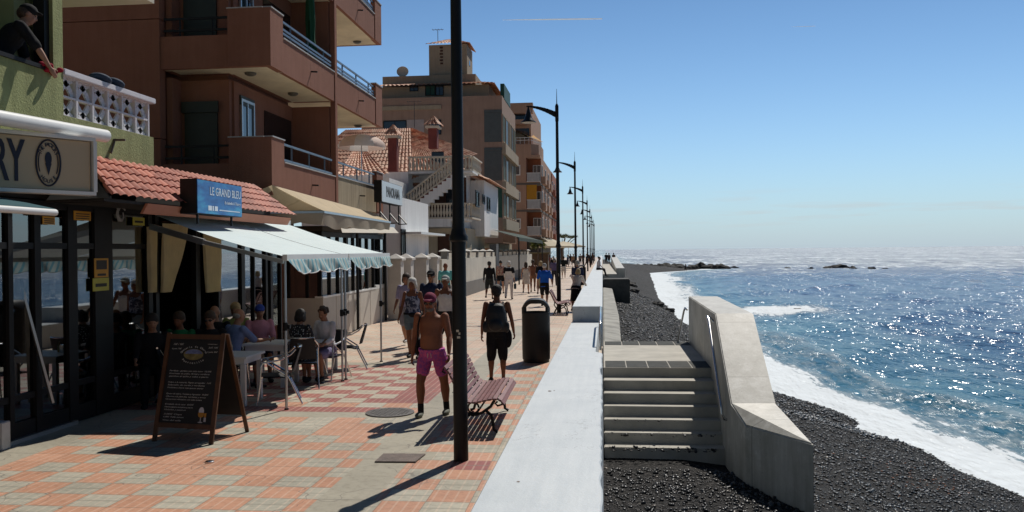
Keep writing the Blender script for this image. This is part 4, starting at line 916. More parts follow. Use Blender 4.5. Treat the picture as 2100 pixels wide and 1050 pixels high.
for ti, z0 in enumerate(tier):
    bl = thing("balcony", "", ""); del bl['label']; del bl['category']; bl.parent = bb; bl.location = V(-7.5, 20, z0)-bb.location
    P = [(-9.74, Y0+.12, z0), (BX-.04, Y0+.12, z0), (BX-.04, YE-.1, z0), (-9.74, YE-.1, z0)]
    g = MB(); g.prism([(x, y, z0+.004) for x, y, z in P], (0,0,.16)); g.build("slab", SOFFIT, bl)
    g = MB(); g.box(-8.18, BX, Y0, Y0+.15, z0, z0+1.28); g.box(BX-.15, BX, Y0+.152, 18.82, z0, z0+1.28)       # corner block
    g.box(-9.758, -8.182, Y0+.03, Y0+.15, z0, z0+.72)
    g.box(BX-.12, BX-.02, 18.86, 20.7, z0, z0+.78); g.box(BX-.12, BX-.02, 20.71, YC+.01, z0, z0+.78)
    g.box(BX-.15, BX, 26.83, YE, z0, z0+1.3); g.box(-9.7, BX-.153, YE-.12, YE, z0, z0+.78)
    if ti: g.box(BX-.12, BX-.02, YC+.21, 24.9, z0, z0+.78); g.box(BX-.12, BX-.02, 24.91, 26.8, z0, z0+.78)
    g.build("parapet", BROWN, bl)
    if not ti: g = MB(); g.box(BX-.12, BX-.02, YC+.21, 26.8, z0, z0+.80); g.build("parapet", TAN, bl)
    g = MB(); g.box(BX-.17, BX+.02, Y0+.02, 18.84, z0+1.283, z0+1.31); g.box(-8.2, BX-.18, Y0-.01, Y0+.16, z0+1.283, z0+1.305); g.box(BX-.15, BX+.005, 18.86, YC, z0+.783, z0+.81); g.box(BX-.15, BX+.005, YC+.22, 26.8, z0+.803, z0+.83); g.box(BX-.17, BX+.02, 26.81, YE+.01, z0+1.303, z0+1.33)
    g.build("coping", COPE, bl)
    for a, b_ in ((18.86, YC-.15), (YC+.22, 26.85)):
        railing(bl, (BX-.07, a, 0), (BX-.07, b_, 0), z0+.8, (z0+.93, z0+1.02, z0+1.19) if ti else (z0+.86, z0+1.22), 3, RAILM)
    railing(bl, (-9.7, Y0+.1, 0), (-8.2, Y0+.1, 0), z0+.72, (z0+.86, z0+1.12), 2, BLACK)
    for (x, y) in ((-7.95, 18.75), (-7.9, 21.3), (-7.85, 27.0)):
        if ti == 0: continue
        g = MB(); g.lathe([(.01,-.075),(.07,-.07),(.12,-.045),(.13,-.03),(.13,.0)], (x, y, z0+.003), 16); g.build("ceiling_light", DISH, bl, smooth=True)
    for yy in (20.75, 24.95): g = MB(); g.bar((BX-.02, yy, z0+.42), (BX+.14, yy+.01, z0+.41), .035, .035); g.build("spout", BLACK, bl)
    # window with roller shutter, sliding door, wide opening of the living room
    g = MB(); g.box(-9.5, -8.72, Y0+.60, Y0+.655, z0+.35, z0+1.95); g.build("shutter", SHUT, bl)
    g = MB(); g.box(-9.55, -8.68, Y0+.55, Y0+.60, z0+1.95, z0+2.2); g.build("shutter_box", SHUT, bl)
    window(bl, (-8.395, 19.55, z0+1.3), (0,1,0), (0,0,1), .75, 2.1, ALU, PANEB, bars=1, name="sliding_door")
    g = MB(); g.box(-8.395, -8.36, 19.15, 19.95, z0+2.2, z0+2.42); g.build("shutter_box", SHUT, bl)
    g = MB(); g.box(-8.395, -8.38, 20.6, 22.45, z0+.16, z0+2.3); g.build("living_room_window", PANE, bl)
# closed parasol, open parasol on the balconies
p = UX(637, 95, -7.5); z0 = tier[1]+.17
u = thing("closed_parasol", "closed dark green parasol standing on the middle balcony of the brown block", "parasol", (-7.5, p.y, z0)); g = MB(); g.tube([(-7.5, p.y, z0), (-7.5, p.y, z0+3.1)], .022, 8); g.build("pole", ALU, u)
g = MB(); pr = [(.05,0),(.16,.06),(.14,.3),(.11,.5),(.115,1.0),(.10,1.5),(.05,1.95),(.02,2.05)]
n = 20; vs_ = []
for r_, z_ in pr:
    for j in range(n): q = 2*math.pi*j/n; k = 1+.22*math.cos(q*6+z_*2); vs_.append((-7.5+r_*k*math.cos(q), p.y+r_*k*math.sin(q), z0+.72+z_))
g.add(vs_, [(i*n+j, i*n+(j+1) % n, (i+1)*n+(j+1) % n, (i+1)*n+j) for i in range(len(pr)-1) for j in range(n)]); g.build("cloth", cloth("dark green cloth", (.012,.085,.04), .2), u, smooth=True)
p = UX(741, 276, -7.8); z0 = tier[0]+.17
u = thing("open_parasol", "open white and pink beach parasol on the lowest balcony in front of the tiled roof", "parasol", (-7.8, p.y, z0)); g = MB(); g.tube([(-7.8, p.y, z0), (-7.8, p.y, p.z)], .018, 8); g.build("pole", ALU, u)
for k, c in enumerate(((.84,.80,.76), (.74,.58,.50))):
    g = MB()
    for s_ in range(8):
        if s_ % 2 != k: continue
        P = []
        for i in range(7):
            t = i/6; row = []
            for j in range(6):
                q = 2*math.pi*(s_+j/5)/8; rr = .80*math.sin(t*1.35)/math.sin(1.35); rr *= 1-.05*math.sin(math.pi*j/5)*t
                row.append((-7.8+rr*math.cos(q), p.y+rr*math.sin(q), p.z-.36*(1-math.cos(t*1.35))/(1-math.cos(1.35))))
            P.append(row)
        P.append([(x, y, z-.09) for x, y, z in P[-1]]); g.grid(P)
    g.build("cloth", cloth("parasol cloth", c, .2), u, smooth=True)

# ------------------------------------------------------------------ second restaurant: sunroom, beige awning, letter sign
sr = thing("sunroom", "restaurant sunroom with a low pale wall and black window frames under the brown block", "sunroom", (-8, 25, 0))
SX = -7.3; ya = UX(663, 640, SX).y; yb = 28.4; WL = M("low wall panels", (.50,.46,.40), .8, var=.08, vscale=1.5, bump=.08)
g = MB(); g.box(SX-.2, SX, ya, yb, 0, 1.1); g.box(-8.38, SX-.203, ya, ya+.2, 0, 1.1)
for y in np.arange(ya+1.1, yb, 1.15): g.box(SX, SX+.008, y, y+.015, .02, 1.09)
g.build("low_wall", WL, sr)
g = MB(); g.box(SX-.2, SX, yb-1.4, yb, 1.102, 1.22); g.box(SX-.22, SX+.012, ya-.01, yb-1.42, 1.102, 1.15); g.build("sill", WHITEM, sr)
g = MB(); yy = list(np.linspace(ya, yb, 10))
for k, y in enumerate(yy): w = .09 if k % 3 == 0 else .05; g.box(SX-.14, SX-.03, y-w/2, y+w/2, 1.15, 2.72)
g.box(SX-.13, SX-.04, ya, yb, 2.3, 2.36); g.box(SX-.15, SX-.02, ya, yb, 2.72, 2.85)
for x in (-8.3, -7.8): g.box(x, x+.07, ya+.05, ya+.14, 1.102, 2.72)
g.box(-8.38, SX-.15, ya+.04, ya+.14, 2.722, 2.85); g.build("frame", BLKFR, sr)
for k in range(len(yy)-1): g = MB(); g.box(SX-.09, SX-.08, yy[k]+.03, yy[k+1]-.03, 1.16, 2.72); g.build("pane", glass("sunroom glass", (.45,.5,.5), .22) if k == 0 else bpy.data.materials["sunroom glass"], sr)
g = MB(); g.box(-8.38, SX-.15, ya+.09, ya+.1, 1.1, 2.72); g.build("pane", bpy.data.materials["sunroom glass"], sr)
g = MB(); g.box(-11.9, SX-.0, ya-.0, yb, 2.86, 3.0); g.box(-11.9, -11.8, ya, yb, 0, 2.85); g.box(-11.8, SX-.2, yb-.06, yb-.0, .0, 2.85); g.build("interior", INTER, sr)
for k, (px, py) in enumerate(((733, 676), (858, 600), (790, 655))):
    if k == 1: continue
    q = UX(px, py, SX+.06); g = MB(); g.tube([(SX+.08, q.y, .01), (SX+.08, q.y, 3.1)], .045, 8); g.build("post", BLACK, sr)
BEI = cloth("beige awning cloth", (.62,.50,.33), .25, stripes=(1, .5, (.54,.43,.28), .06))
ba = thing("beige_awning", "beige canvas awning with drooping valance over the sunroom of the second restaurant", "awning", (-6.8, 21, 3))
A = V(-7.16, Y0-.1, 3.78); B = UX(663, 432, -6.35); C = UX(800, 454, -6.35); D = V(-7.16, 26.6, 3.52); E_ = V(-8.7, Y0-.3, 3.2); F_ = UX(580, 431, -7.35)
def sheet(a, b_, c, d, n=14, m=24, sag=.06):
    P = []
    for i in range(n+1):
        u = i/n; P.append([tuple((a.lerp(d, v/m)).lerp(b_.lerp(c, v/m), u)-V(0,0,sag*math.sin(math.pi*u)*(.6+.4*math.sin(v*1.3)))) for v in range(m+1)])
    return P
g = MB(); g.grid(sheet(A, B, C, D)); g.grid(sheet(A, E_, B, A, sag=.02)); o = g.build("cloth", BEI, ba, smooth=True)
P = []
for i in range(6):
    u = i/5; row = []
    for v in range(61):
        t = v/60; q = B.lerp(C, t); row.append((q.x+.02+.03*math.sin(t*25)*u-.05*u, q.y, q.z-(.30+.10*abs(math.sin(t*math.pi*3)))*u))
    P.append(row)
g = MB(); g.grid(P); P = []
for i in range(6):
    u = i/5; P.append([(tuple(E_.lerp(B, v/30)-V(0, .02*math.sin(v*.7)*u, (.26+.07*abs(math.sin(v/30*math.pi*2.5)))*u))) for v in range(31)])
g.grid(P); g.build("valance", cloth("dusty valance", (.47,.40,.31), .3), ba, smooth=True)
g = MB(); g.bar(B+V(0,0,-.03), C+V(0,0,-.03), .05, .05); g.bar(E_+V(0,0,-.03), B+V(0,0,-.03), .05, .05); g.build("front_bar", ALU, ba)
wa = thing("white_awning", "low white awning flap hanging below the beige awning over the sunroom windows", "awning", (-6.2, 24, 2.6)); a = UX(697, 458, -6.6); b_ = UX(806, 464, -6.6); c = UX(818, 478, -6.15); d = UX(702, 477, -6.15)
g = MB(); g.grid(sheet(a, d, c, b_, n=6, sag=.02)); g.build("cloth", cloth("white canvas", (.70,.66,.58), .35), wa, smooth=True)
g = MB(); g.bar(a, b_, .14, .12); g.build("casing", M("pale blue enamel", (.45,.50,.56), .4), wa)
a = UX(783, 370, -6.7); b_ = UX(825, 381, -6.7); zt = (a.z+b_.z)/2; zb = (UX(786, 414, -6.7).z+UX(825, 423, -6.7).z)/2
ps = thing("white_sign", "white lightbox sign reading PANORAMA on black legs beside the brown block", "sign", (-6.8, (a.y+b_.y)/2, zb-.5))
g = MB(); g.box(-6.95, -6.715, a.y, b_.y, zb, zt); g.build("casing", BLACK, ps)
g = MB(); g.box(-6.713, -6.7, a.y+.015, b_.y-.015, zb+.015, zt-.015); g.build("face", M("white sign face", (.62,.66,.68), .35, var=.04), ps)
g = MB(); put_text(g, "PANORAMA", (-6.697, a.y+(b_.y-a.y)*.2, zb+(zt-zb)*.30), (0,1,0), (0,0,1), w=(b_.y-a.y)*.66, h=(zt-zb)*.46, extrude=.002, bold=.03); g.build("lettering", M("grey brown lettering", (.06,.055,.045), .6), ps)
g = MB()
for t in (.05, .5, .95):
    y = a.y+(b_.y-a.y)*t; g.bar((-6.8, y, zb), (-6.8, y, zb-.62), .04, .04); g.bar((-6.8, y, zb-.3), (-6.45, y-.35, zb-.62), .035, .035); g.bar((-6.8, y, zb-.62), (-6.45, y-.35, zb-.62), .03, .03)
g.build("legs", BLACK, ps)

# ------------------------------------------------------------------ gate pillars, garden walls
PIL = M("off white pillar paint", (.56,.53,.49), .8, var=.1, vscale=3, bump=.15)
for k, (px, w) in enumerate(((812, .46), (833, .46), (865, .48), (887, .50))):
    q = UX(px, 600, -7.0); h = 2.0; t = thing("gate_pillar", ["first white capped gate pillar beside the sunroom wall", "second white capped gate pillar from the sunroom, behind the sleeveless woman", "third white capped gate pillar from the sunroom", "farthest white capped gate pillar, in front of the grey garden wall"][k], "pillar", (-7.0, q.y, 0), "white gate pillars")
    g = MB(); g.box(-7.0-w/2, -7.0+w/2, q.y-w/2, q.y+w/2, 0, h); g.build("shaft", PIL, t, bevel=.01)
    g = MB(); c = (w/2+.06); g.box(-7-c, -7+c, q.y-c, q.y+c, h+.002, h+.07); g.add([(-7-c,q.y-c,h+.072),(-7+c,q.y-c,h+.072),(-7+c,q.y+c,h+.072),(-7-c,q.y+c,h+.072),(-7,q.y,h+.24)], [(3,2,1,0),(0,1,4),(1,2,4),(2,3,4),(3,0,4)]); g.build("cap", PIL, t)
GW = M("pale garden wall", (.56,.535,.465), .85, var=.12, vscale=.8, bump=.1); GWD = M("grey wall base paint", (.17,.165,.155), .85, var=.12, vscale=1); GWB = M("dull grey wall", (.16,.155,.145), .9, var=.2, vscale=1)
q = [UX(p, 600, -7.0).y for p in (812, 833, 865, 887)]
g = MB(); g.box(-7.08, -6.92, q[0]+.24, q[1]-.24, .0, 1.5); g.box(-7.08, -6.92, q[2]+.25, q[3]-.26, .0, 1.55); tag(g.build("white_gate", PIL), "white painted solid gate panels between the capped pillars", "gate")
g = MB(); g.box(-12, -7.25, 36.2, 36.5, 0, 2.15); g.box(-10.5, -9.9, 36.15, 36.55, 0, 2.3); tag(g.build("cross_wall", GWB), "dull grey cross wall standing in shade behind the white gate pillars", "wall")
gw = thing("garden_wall", "long pale garden wall with a grey painted base along the inner edge of the promenade", "wall", (-7, 50, 0))
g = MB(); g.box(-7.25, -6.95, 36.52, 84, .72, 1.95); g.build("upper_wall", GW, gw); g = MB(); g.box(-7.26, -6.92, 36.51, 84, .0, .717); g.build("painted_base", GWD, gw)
ys_ = list(np.arange(38, 84, 3.1)); 
for k, y in enumerate(ys_):
    g = MB(); g.box(-7.24, -6.94, y-.2, y+.2, 1.952, 2.3); g.build("post", GWD, gw)
    g = MB(); g.add([(-7.33,y-.32,2.302),(-6.88,y-.32,2.302),(-6.88,y+.32,2.302),(-7.33,y+.32,2.302),(-7.1,y,2.42)], [(3,2,1,0),(0,1,4),(1,2,4),(2,3,4),(3,0,4)]); g.build("cap", PIL, gw)
g = MB()
for a, b_ in zip(ys_[:-1], ys_[1:]): g.box(-7.2, -7.0, a+.22, b_-.22, 1.952, 2.22)
g.build("infill", CREAMW, gw)
q = UX(1013, 560, -7.1); g = MB(); g.box(-7.35, -6.9, q.y-.2, q.y+1.2, 0, 2.75); tag(g.build("grey_post", M("slate grey post", (.10,.11,.12), .7)), "slate grey gate post standing higher than the garden wall", "post")

# ------------------------------------------------------------------ white houses
WHS = stucco("white house render", (.74,.74,.74), (.82,.82,.81), .25, .2); CREAMS = stucco("cream house render", (.50,.42,.30), (.58,.50,.37), .3, .2); BAL = M("cream balusters", (.55,.49,.40), .8, var=.12)
wb = thing("white_annexe", "plain white single storey house with a small white door canopy behind the garden wall", "house", (-8, 36, 0))
y0 = UX(822, 405, -7.6).y; y1 = UX(878, 419, -7.6).y; zt = (UX(824,405,-7.6).z+UX(877,419,-7.6).z)/2
g = MB(); g.box(-11.5, -7.6, y0, y1, 0, zt); g.build("wall", WHS, wb)
a = UX(830, 478, -7.6); b_ = UX(876, 482, -7.6); g = MB(); g.box(-7.59, -6.95, a.y, b_.y+.8, b_.z-.04, b_.z+.05); g.build("canopy", WHITEM, wb)
g = MB(); g.box(-7.595, -7.56, a.y+1.0, a.y+1.9, .0, 2.1); g.build("door", M("pale door", (.40,.41,.40), .5), wb)
window(wb, UX(826, 505, -7.598), (0,1,0), (0,0,1), .7, 1.3, BLKFR, PANE)
wh = thing("white_house", "white two storey house with terracotta hip roof, outside stair, balustrades and two red chimneys", "house", (-10, 52, 0))
HY = 49.5
def hp(px, py, y=HY): return UY(px, py, y)
TER = tile_mat("terracotta tiles", (.54,.21,.11), (.76,.46,.30)); REDCH = M("red chimney paint", (.17,.035,.028), .8, var=.2, vscale=3); BRN = M("dark brown recess", (.075,.032,.02), .8, var=.2)
zf1 = hp(900, 448).z; zf2 = hp(900, 349).z; xl = hp(870, 400).x; xr = -7.5
g = MB(); g.box(-17, -9.9, HY+1.8, HY+9, 0, zf2); g.box(-9.9, -8.4, HY+1.8, HY+9, 0, zf2+.0); g.box(-17, hp(835,380).x, HY+.3, HY+1.8, 0, zf2-.03)
g.box(-9.8, xr-.0, HY+4.6, HY+11.8, zf1-1.0, zf2-.25)
g.box(xl, hp(925, 460).x, HY, HY+.15, zf1-.5, zf1-.02); g.build("wall", WHS, wh)
g = MB(); g.box(-12, -8.1, HY+1.2, HY+9, 0, zf1-.55); g.build("ground_floor", CREAMS, wh)
g = MB(); g.box(-12, -7.9, HY+.05, HY+2, zf1-.15, zf1-.02); g.box(-12, -7.6, HY+.4, HY+2.6, zf2-.14, zf2-.02); g.build("floor_slab", WHS, wh)
g = MB(); g.box(xl-.2, -8.2, HY+1.72, HY+1.795, zf1, zf2-.3); g.box(hp(890,500).x, hp(915,500).x, HY+1.12, HY+1.195, .5, zf1-.9); g.build("dark_recess", BRN, wh)
g = MB(); g.box(hp(905,440).x, hp(922,440).x, HY+1.62, HY+1.71, zf1, zf1+2.0); g.build("doorway", PANE, wh); g = MB(); g.box(hp(845,385).x, hp(868,385).x, HY+.24, HY+.295, hp(845,388).z-.9, hp(845,374).z); g.build("doorway", PANE, wh); g = MB(); g.box(hp(858,320).x, hp(885,320).x, HY+3.9, HY+4.0, zf2, hp(858,306).z+.3); g.build("doorway", PANE, wh)
baluster_run(wh, (xl, HY+.1, zf1-.02), (-7.75, HY+.1, zf1-.02), .92, 15, BAL); baluster_run(wh, (-7.72, HY+.3, zf1-.02), (-7.72, HY+3.9, zf1-.02), .92, 14, BAL)
baluster_run(wh, (hp(833,348).x, HY+.5, zf2-.02), (-7.7, HY+.5, zf2-.02), .90, 18, BAL); baluster_run(wh, (-7.7, HY+.7, zf2-.02), (-7.7, HY+4.4, zf2-.02), .9, 12, BAL)
# outside stair rising to the right with its own stepped balustrade
s0 = hp(838, 428); s1 = hp(936, 352); g = MB(); n = 11
for i in range(n):
    xa = s0.x+(s1.x-s0.x)*i/n; xb = s0.x+(s1.x-s0.x)*(i+1)/n; zb_ = s0.z+(s1.z-s0.z)*(i+.5)/n; g.box(xa, xb, HY-.5, HY-.02, zb_-.75, zb_-.1)
g.build("stair", WHS, wh)
g = MB()
for i in range(n): xa = s0.x+(s1.x-s0.x)*i/n; xb = s0.x+(s1.x-s0.x)*(i+1)/n; zb_ = s0.z+(s1.z-s0.z)*(i+.5)/n; g.box(xa-.03, xb, HY-.53, HY-.02, zb_-.098, zb_-.04)
g.build("stair_tread", REDCH, wh)
baluster_run(wh, (s0.x, HY-.45, s0.z-.02), (s1.x, HY-.45, s1.z-.02), .85, 17, BAL)
# seaward wing: white box with shuttered windows and its own tiled eave
wy0 = UX(972, 430, xr).y; wy1 = UX(1008, 430, xr).y
for px, w, z0p, z1p in ((978, 1.15, 390, 426), (991, .85, 399, 419), (1001, 1.15, 404, 433)):
    c = UX(px, (z0p+z1p)/2, xr); zh = (z1p-z0p)/FPX*c.y; window(wh, (xr+.004, c.y, c.z), (0,1,0), (0,0,1), w*1.3, zh*.95, BLKFR, PANE, bars=2, fw=.1)
tile_roof("roof", (-7.0, HY+3.2, zf2-.35), (-7.0, HY+12.3, zf2-.35), (-9.6, HY+3.2, zf2+.75), (-9.6, HY+12.3, zf2+.75), TER, wh, .26, .4, .06, .03)
RR = hp(842, 264, HY+6); e = hp(700, 352, HY+1.5)
zE = hp(800, 350).z; tile_roof("roof", (-20, HY+1.2, zE-.6), (hp(836,350).x, HY+1.2, zE-.45), (-17, HY+6, RR.z), (RR.x, HY+6, RR.z), TER, wh, .28, .42, .07, .03)
pE = hp(835, 350); tile_roof("roof", (pE.x, HY+1.2, zE-.45), (hp(945,310).x, HY+7.0, hp(945,318,HY+7).z), (RR.x, HY+6, RR.z), (RR.x+.05, HY+6.05, RR.z), TER, wh, .28, .42, .07, .03)
tile_roof("roof", (-14.5, HY-4.5, hp(700,345,HY-4.5).z-.5), (hp(800,345,HY-4.5).x, HY-4.5, hp(800,345,HY-4.5).z-.35), (-14.5, HY, hp(745,303).z), (hp(745,300).x, HY, hp(745,303).z), TER, wh, .28, .42, .07, .03)
g = MB(); p = hp(800, 345, HY-4.5); g.box(-14.5, p.x-.1, HY-4.3, HY+.0, 0, p.z-.5); g.build("low_wing", WHS, wh)
def chimney(px, ytop, ybot, w, yy, label=None):
    c = hp(px, ybot, yy); t = hp(px, ytop, yy); g = MB(); g.box(c.x-w/2, c.x+w/2, yy-w/2, yy+w/2, c.z, t.z); o = g.build("chimney", REDCH, wh)
    k = w*.78; g = MB(); g.box(c.x-k, c.x+k, yy-k, yy+k, t.z+.002, t.z+.14); g.build("cornice", BAL, o)
    tile_roof("chimney_roof", (c.x-k*1.25, yy-k*1.25, t.z+.16), (c.x+k*1.25, yy-k*1.25, t.z+.16), (c.x, yy, t.z+.8), (c.x+.02, yy, t.z+.8), TER, o, .25, .3, .05, .02)
    tile_roof("chimney_roof", (c.x+k*1.25, yy-k*1.25, t.z+.16), (c.x+k*1.25, yy+k*1.25, t.z+.16), (c.x, yy, t.z+.8), (c.x, yy+.02, t.z+.8), TER, o, .25, .3, .05, .02)
chimney(807, 284, 352, .52, HY-.4); chimney(889, 264, 305, .55, HY+3)
# aerials
def aerial(base, h, label):
    g = MB(); b_ = Vector(base); g.tube([b_, b_+V(0,0,h)], .025, 6); g.bar(b_+V(-.5,0,h), b_+V(.5,0,h), .03, .03)
    for q in (-.4, -.15, .1, .35): g.bar(b_+V(q,-.3,h), b_+V(q,.3,h), .02, .02)
    tag(g.build("aerial", IRON), label, "aerial")
p = hp(850, 262, HY+5); aerial((p.x, p.y, p.z), 1.7, "thin rusty television aerial on the white house's tiled roof")

# ------------------------------------------------------------------ large ochre block and the flats beyond it
OCH = stucco("ochre render", (.34,.225,.17), (.40,.27,.205), .3, .2); OCHL = stucco("sandy render", (.36,.29,.205), (.42,.34,.25), .3, .2); GRN = M("green shutter", (.012,.075,.05), .6, var=.15); GRY = M("grey glazed bay", (.09,.10,.095), .35, var=.12)
ob = thing("apartment_building", "tall ochre apartment building with green shuttered corner bays and a square roof tower", "apartment building", (-13, 70, 0))
OY = 66.5; OX = -7.75
def op_(px, py, y=OY): return UY(px, py, y)
zr = op_(1000, 196).z; yE = UX(1057, 300, OX).y; xL = op_(742, 300).x
g = MB(); g.box(xL, OX-.9, OY, OY+13, 2.9, zr); g.box(OX-.9, OX, OY+.0, yE-.0, 2.9, zr-3.0+2.98); g.build("wall", OCH, ob)
g = MB(); zt2 = op_(900, 166).z; xa, xb = op_(775,170,OY+2).x, op_(1010,170,OY+2).x; g.box(xa, xb-.3, OY+2, OY+12, zr+.002, zt2); g.box(xa, xb-1.6, OY+3.5, OY+12, zt2+.3, zt2+1.2); g.build("penthouse", OCHL, ob)
tile_roof("roof", (xa-.6, OY+1.3, zt2-.05), (xb+.2, OY+1.3, zt2-.05), (xa+.6, OY+3.4, zt2+.45), (xb-1.2, OY+3.4, zt2+.45), TER, ob, .36, .5, .08, .03)
tile_roof("roof", (xb+.2, OY+1.3, zt2-.05), (xb+.2, OY+12, zt2-.05), (xb-1.2, OY+3.4, zt2+.45), (xb-1.2, OY+12, zt2+.45), TER, ob, .36, .5, .08, .03)
t0, t1 = op_(880, 150, OY+4), op_(958, 150, OY+4); ztw = op_(900, 92, OY+4).z; g = MB(); g.box(t0.x, t1.x, OY+4, OY+7, zt2+.3, ztw); tw = g.build("tower", OCHL, ob)
tc_ = ((t0.x+t1.x)/2, OY+5.5); k = (t1.x-t0.x)/2+.25
tile_roof("tower_roof", (tc_[0]-k, OY+3.7, ztw), (tc_[0]+k, OY+3.7, ztw), (tc_[0]-.2, OY+5.5, ztw+.75), (tc_[0]+.2, OY+5.5, ztw+.75), TER, tw, .3, .4, .07, .03)
tile_roof("tower_roof", (tc_[0]+k, OY+3.7, ztw), (tc_[0]+k, OY+7.3, ztw), (tc_[0]+.2, OY+5.5, ztw+.75), (tc_[0]+.2, OY+5.6, ztw+.75), TER, tw, .3, .4, .07, .03)
g = MB(); p = op_(905, 120, OY+3.96)
for q in range(6): g.box(p.x-.14+.05*(q % 2), p.x+.14, OY+3.95, OY+3.995, op_(905, 96+q*6.5, OY+4).z-.14, op_(905, 96+q*6.5, OY+4).z)
g.build("lettering", BRN, tw)
g = MB(); g.box(t1.x+.002, t1.x+.02, OY+5, OY+5.6, op_(950, 128, OY+4).z, op_(950, 118, OY+4).z); g.build("tower_window", PANE, tw)
p = op_(898, 85, OY+5); aerial((p.x, p.y, p.z-.1), 1.1, "television aerial on top of the ochre building's tower")
p = op_(826, 148, OY+4); g = MB(); g.lathe([(.0,.0),(.25,.03),(.42,.11),(.5,.2),(.49,.21),(.4,.13),(.0,.03)], (0,0,0), 18, cap=False)
dsh_ = tag(g.build("satellite_dish", CREAMW, smooth=True, local=True), "pale satellite dish on the roof of the ochre building", "satellite dish"); dsh_.location = (p.x, p.y, p.z-.05); dsh_.rotation_euler = (R(72), 0, R(8))
g = MB(); g.tube([(0,-.0,-.6), (0,.02,.02)], .04, 6); ddd = g.build("mast", IRON, dsh_, local=True); ddd.rotation_euler = (R(-72), 0, 0)
for px0, px1, p0, p1, mt in ((840,858,176,187,PANEB), (872,893,175,196,GRN), (893,910,175,196,PANEB), (786,834,248,274,PANEB), (880,905,246,276,PANEB)):
    yy = OY+2-.02 if p1 < 200 else OY-.02; a = op_(px0, p0, yy); b_ = op_(px1, p1, yy); window(ob, ((a.x+b_.x)/2, yy+.01, (a.z+b_.z)/2), (1,0,0), (0,0,1), b_.x-a.x, a.z-b_.z, BLKFR, mt, bars=1)
g = MB(); a = op_(783, 219); b_ = op_(905, 224); g.box(a.x, b_.x, OY-.12, OY-.003, b_.z, a.z); g.build("ledge", OCHL, ob)
a = op_(834, 246); b_ = op_(870, 300); g = MB(); g.box(a.x, b_.x, OY-.04, OY-.003, b_.z, a.z); g.build("pale_panel", M("pale panel", (.45,.38,.36), .8), ob)
# corner bays: grey roller-shuttered loggias facing the camera and green windows towards the sea
bay0 = op_(995, 300).x
for k, (p0, p1, mt) in enumerate(((232, 291, GRY), (309, 370, GRY), (389, 446, GRN))):
    a = op_(993, p0); b_ = op_(1029, p1); g = MB(); g.box(a.x, OX-.06, OY-.05, OY-.003, b_.z, a.z); g.build("shutter", mt, ob)
    g = MB(); g.box(a.x, OX-.02, OY-.08, OY-.003, a.z+.01, a.z+.22); g.build("shutter_box", GRN if k == 2 else GRY, ob)
    zc = (a.z+b_.z)/2; zh = a.z-b_.z; L = yE-OY
    for u0, u1, q in ((.03, .18, GRN), (.24, .40, PANE), (.48, .60, OCHL), (.66, .80, PANE), (.84, .97, GRN)):
        window(ob, (OX+.006, OY+L*(u0+u1)/2, zc), (0,1,0), (0,0,1), L*(u1-u0), zh*.96, OCHL, q, fw=.09, bars=1)
    g = MB(); g.box(OX-.02, OX+.28, OY-.02, yE, b_.z-.95, b_.z-.1); g.build("bay_ledge", OCHL, ob)
g = MB(); g.box(OX-.3, OX+.02, OY+1.5, OY+6, zr, zr+1.2); g.build("roof_planter", GRN, ob)
g = MB(); g.box(-16, OX-.6, OY+.5, OY+12, 0, 2.898); g.build("ground_floor", CREAMS, ob); g = MB(); g.box(-9.4, -8.33, OY+.46, OY+.497, 0, 2.5); g.build("orange_door", M("orange paint", (.50,.20,.06), .7), ob)
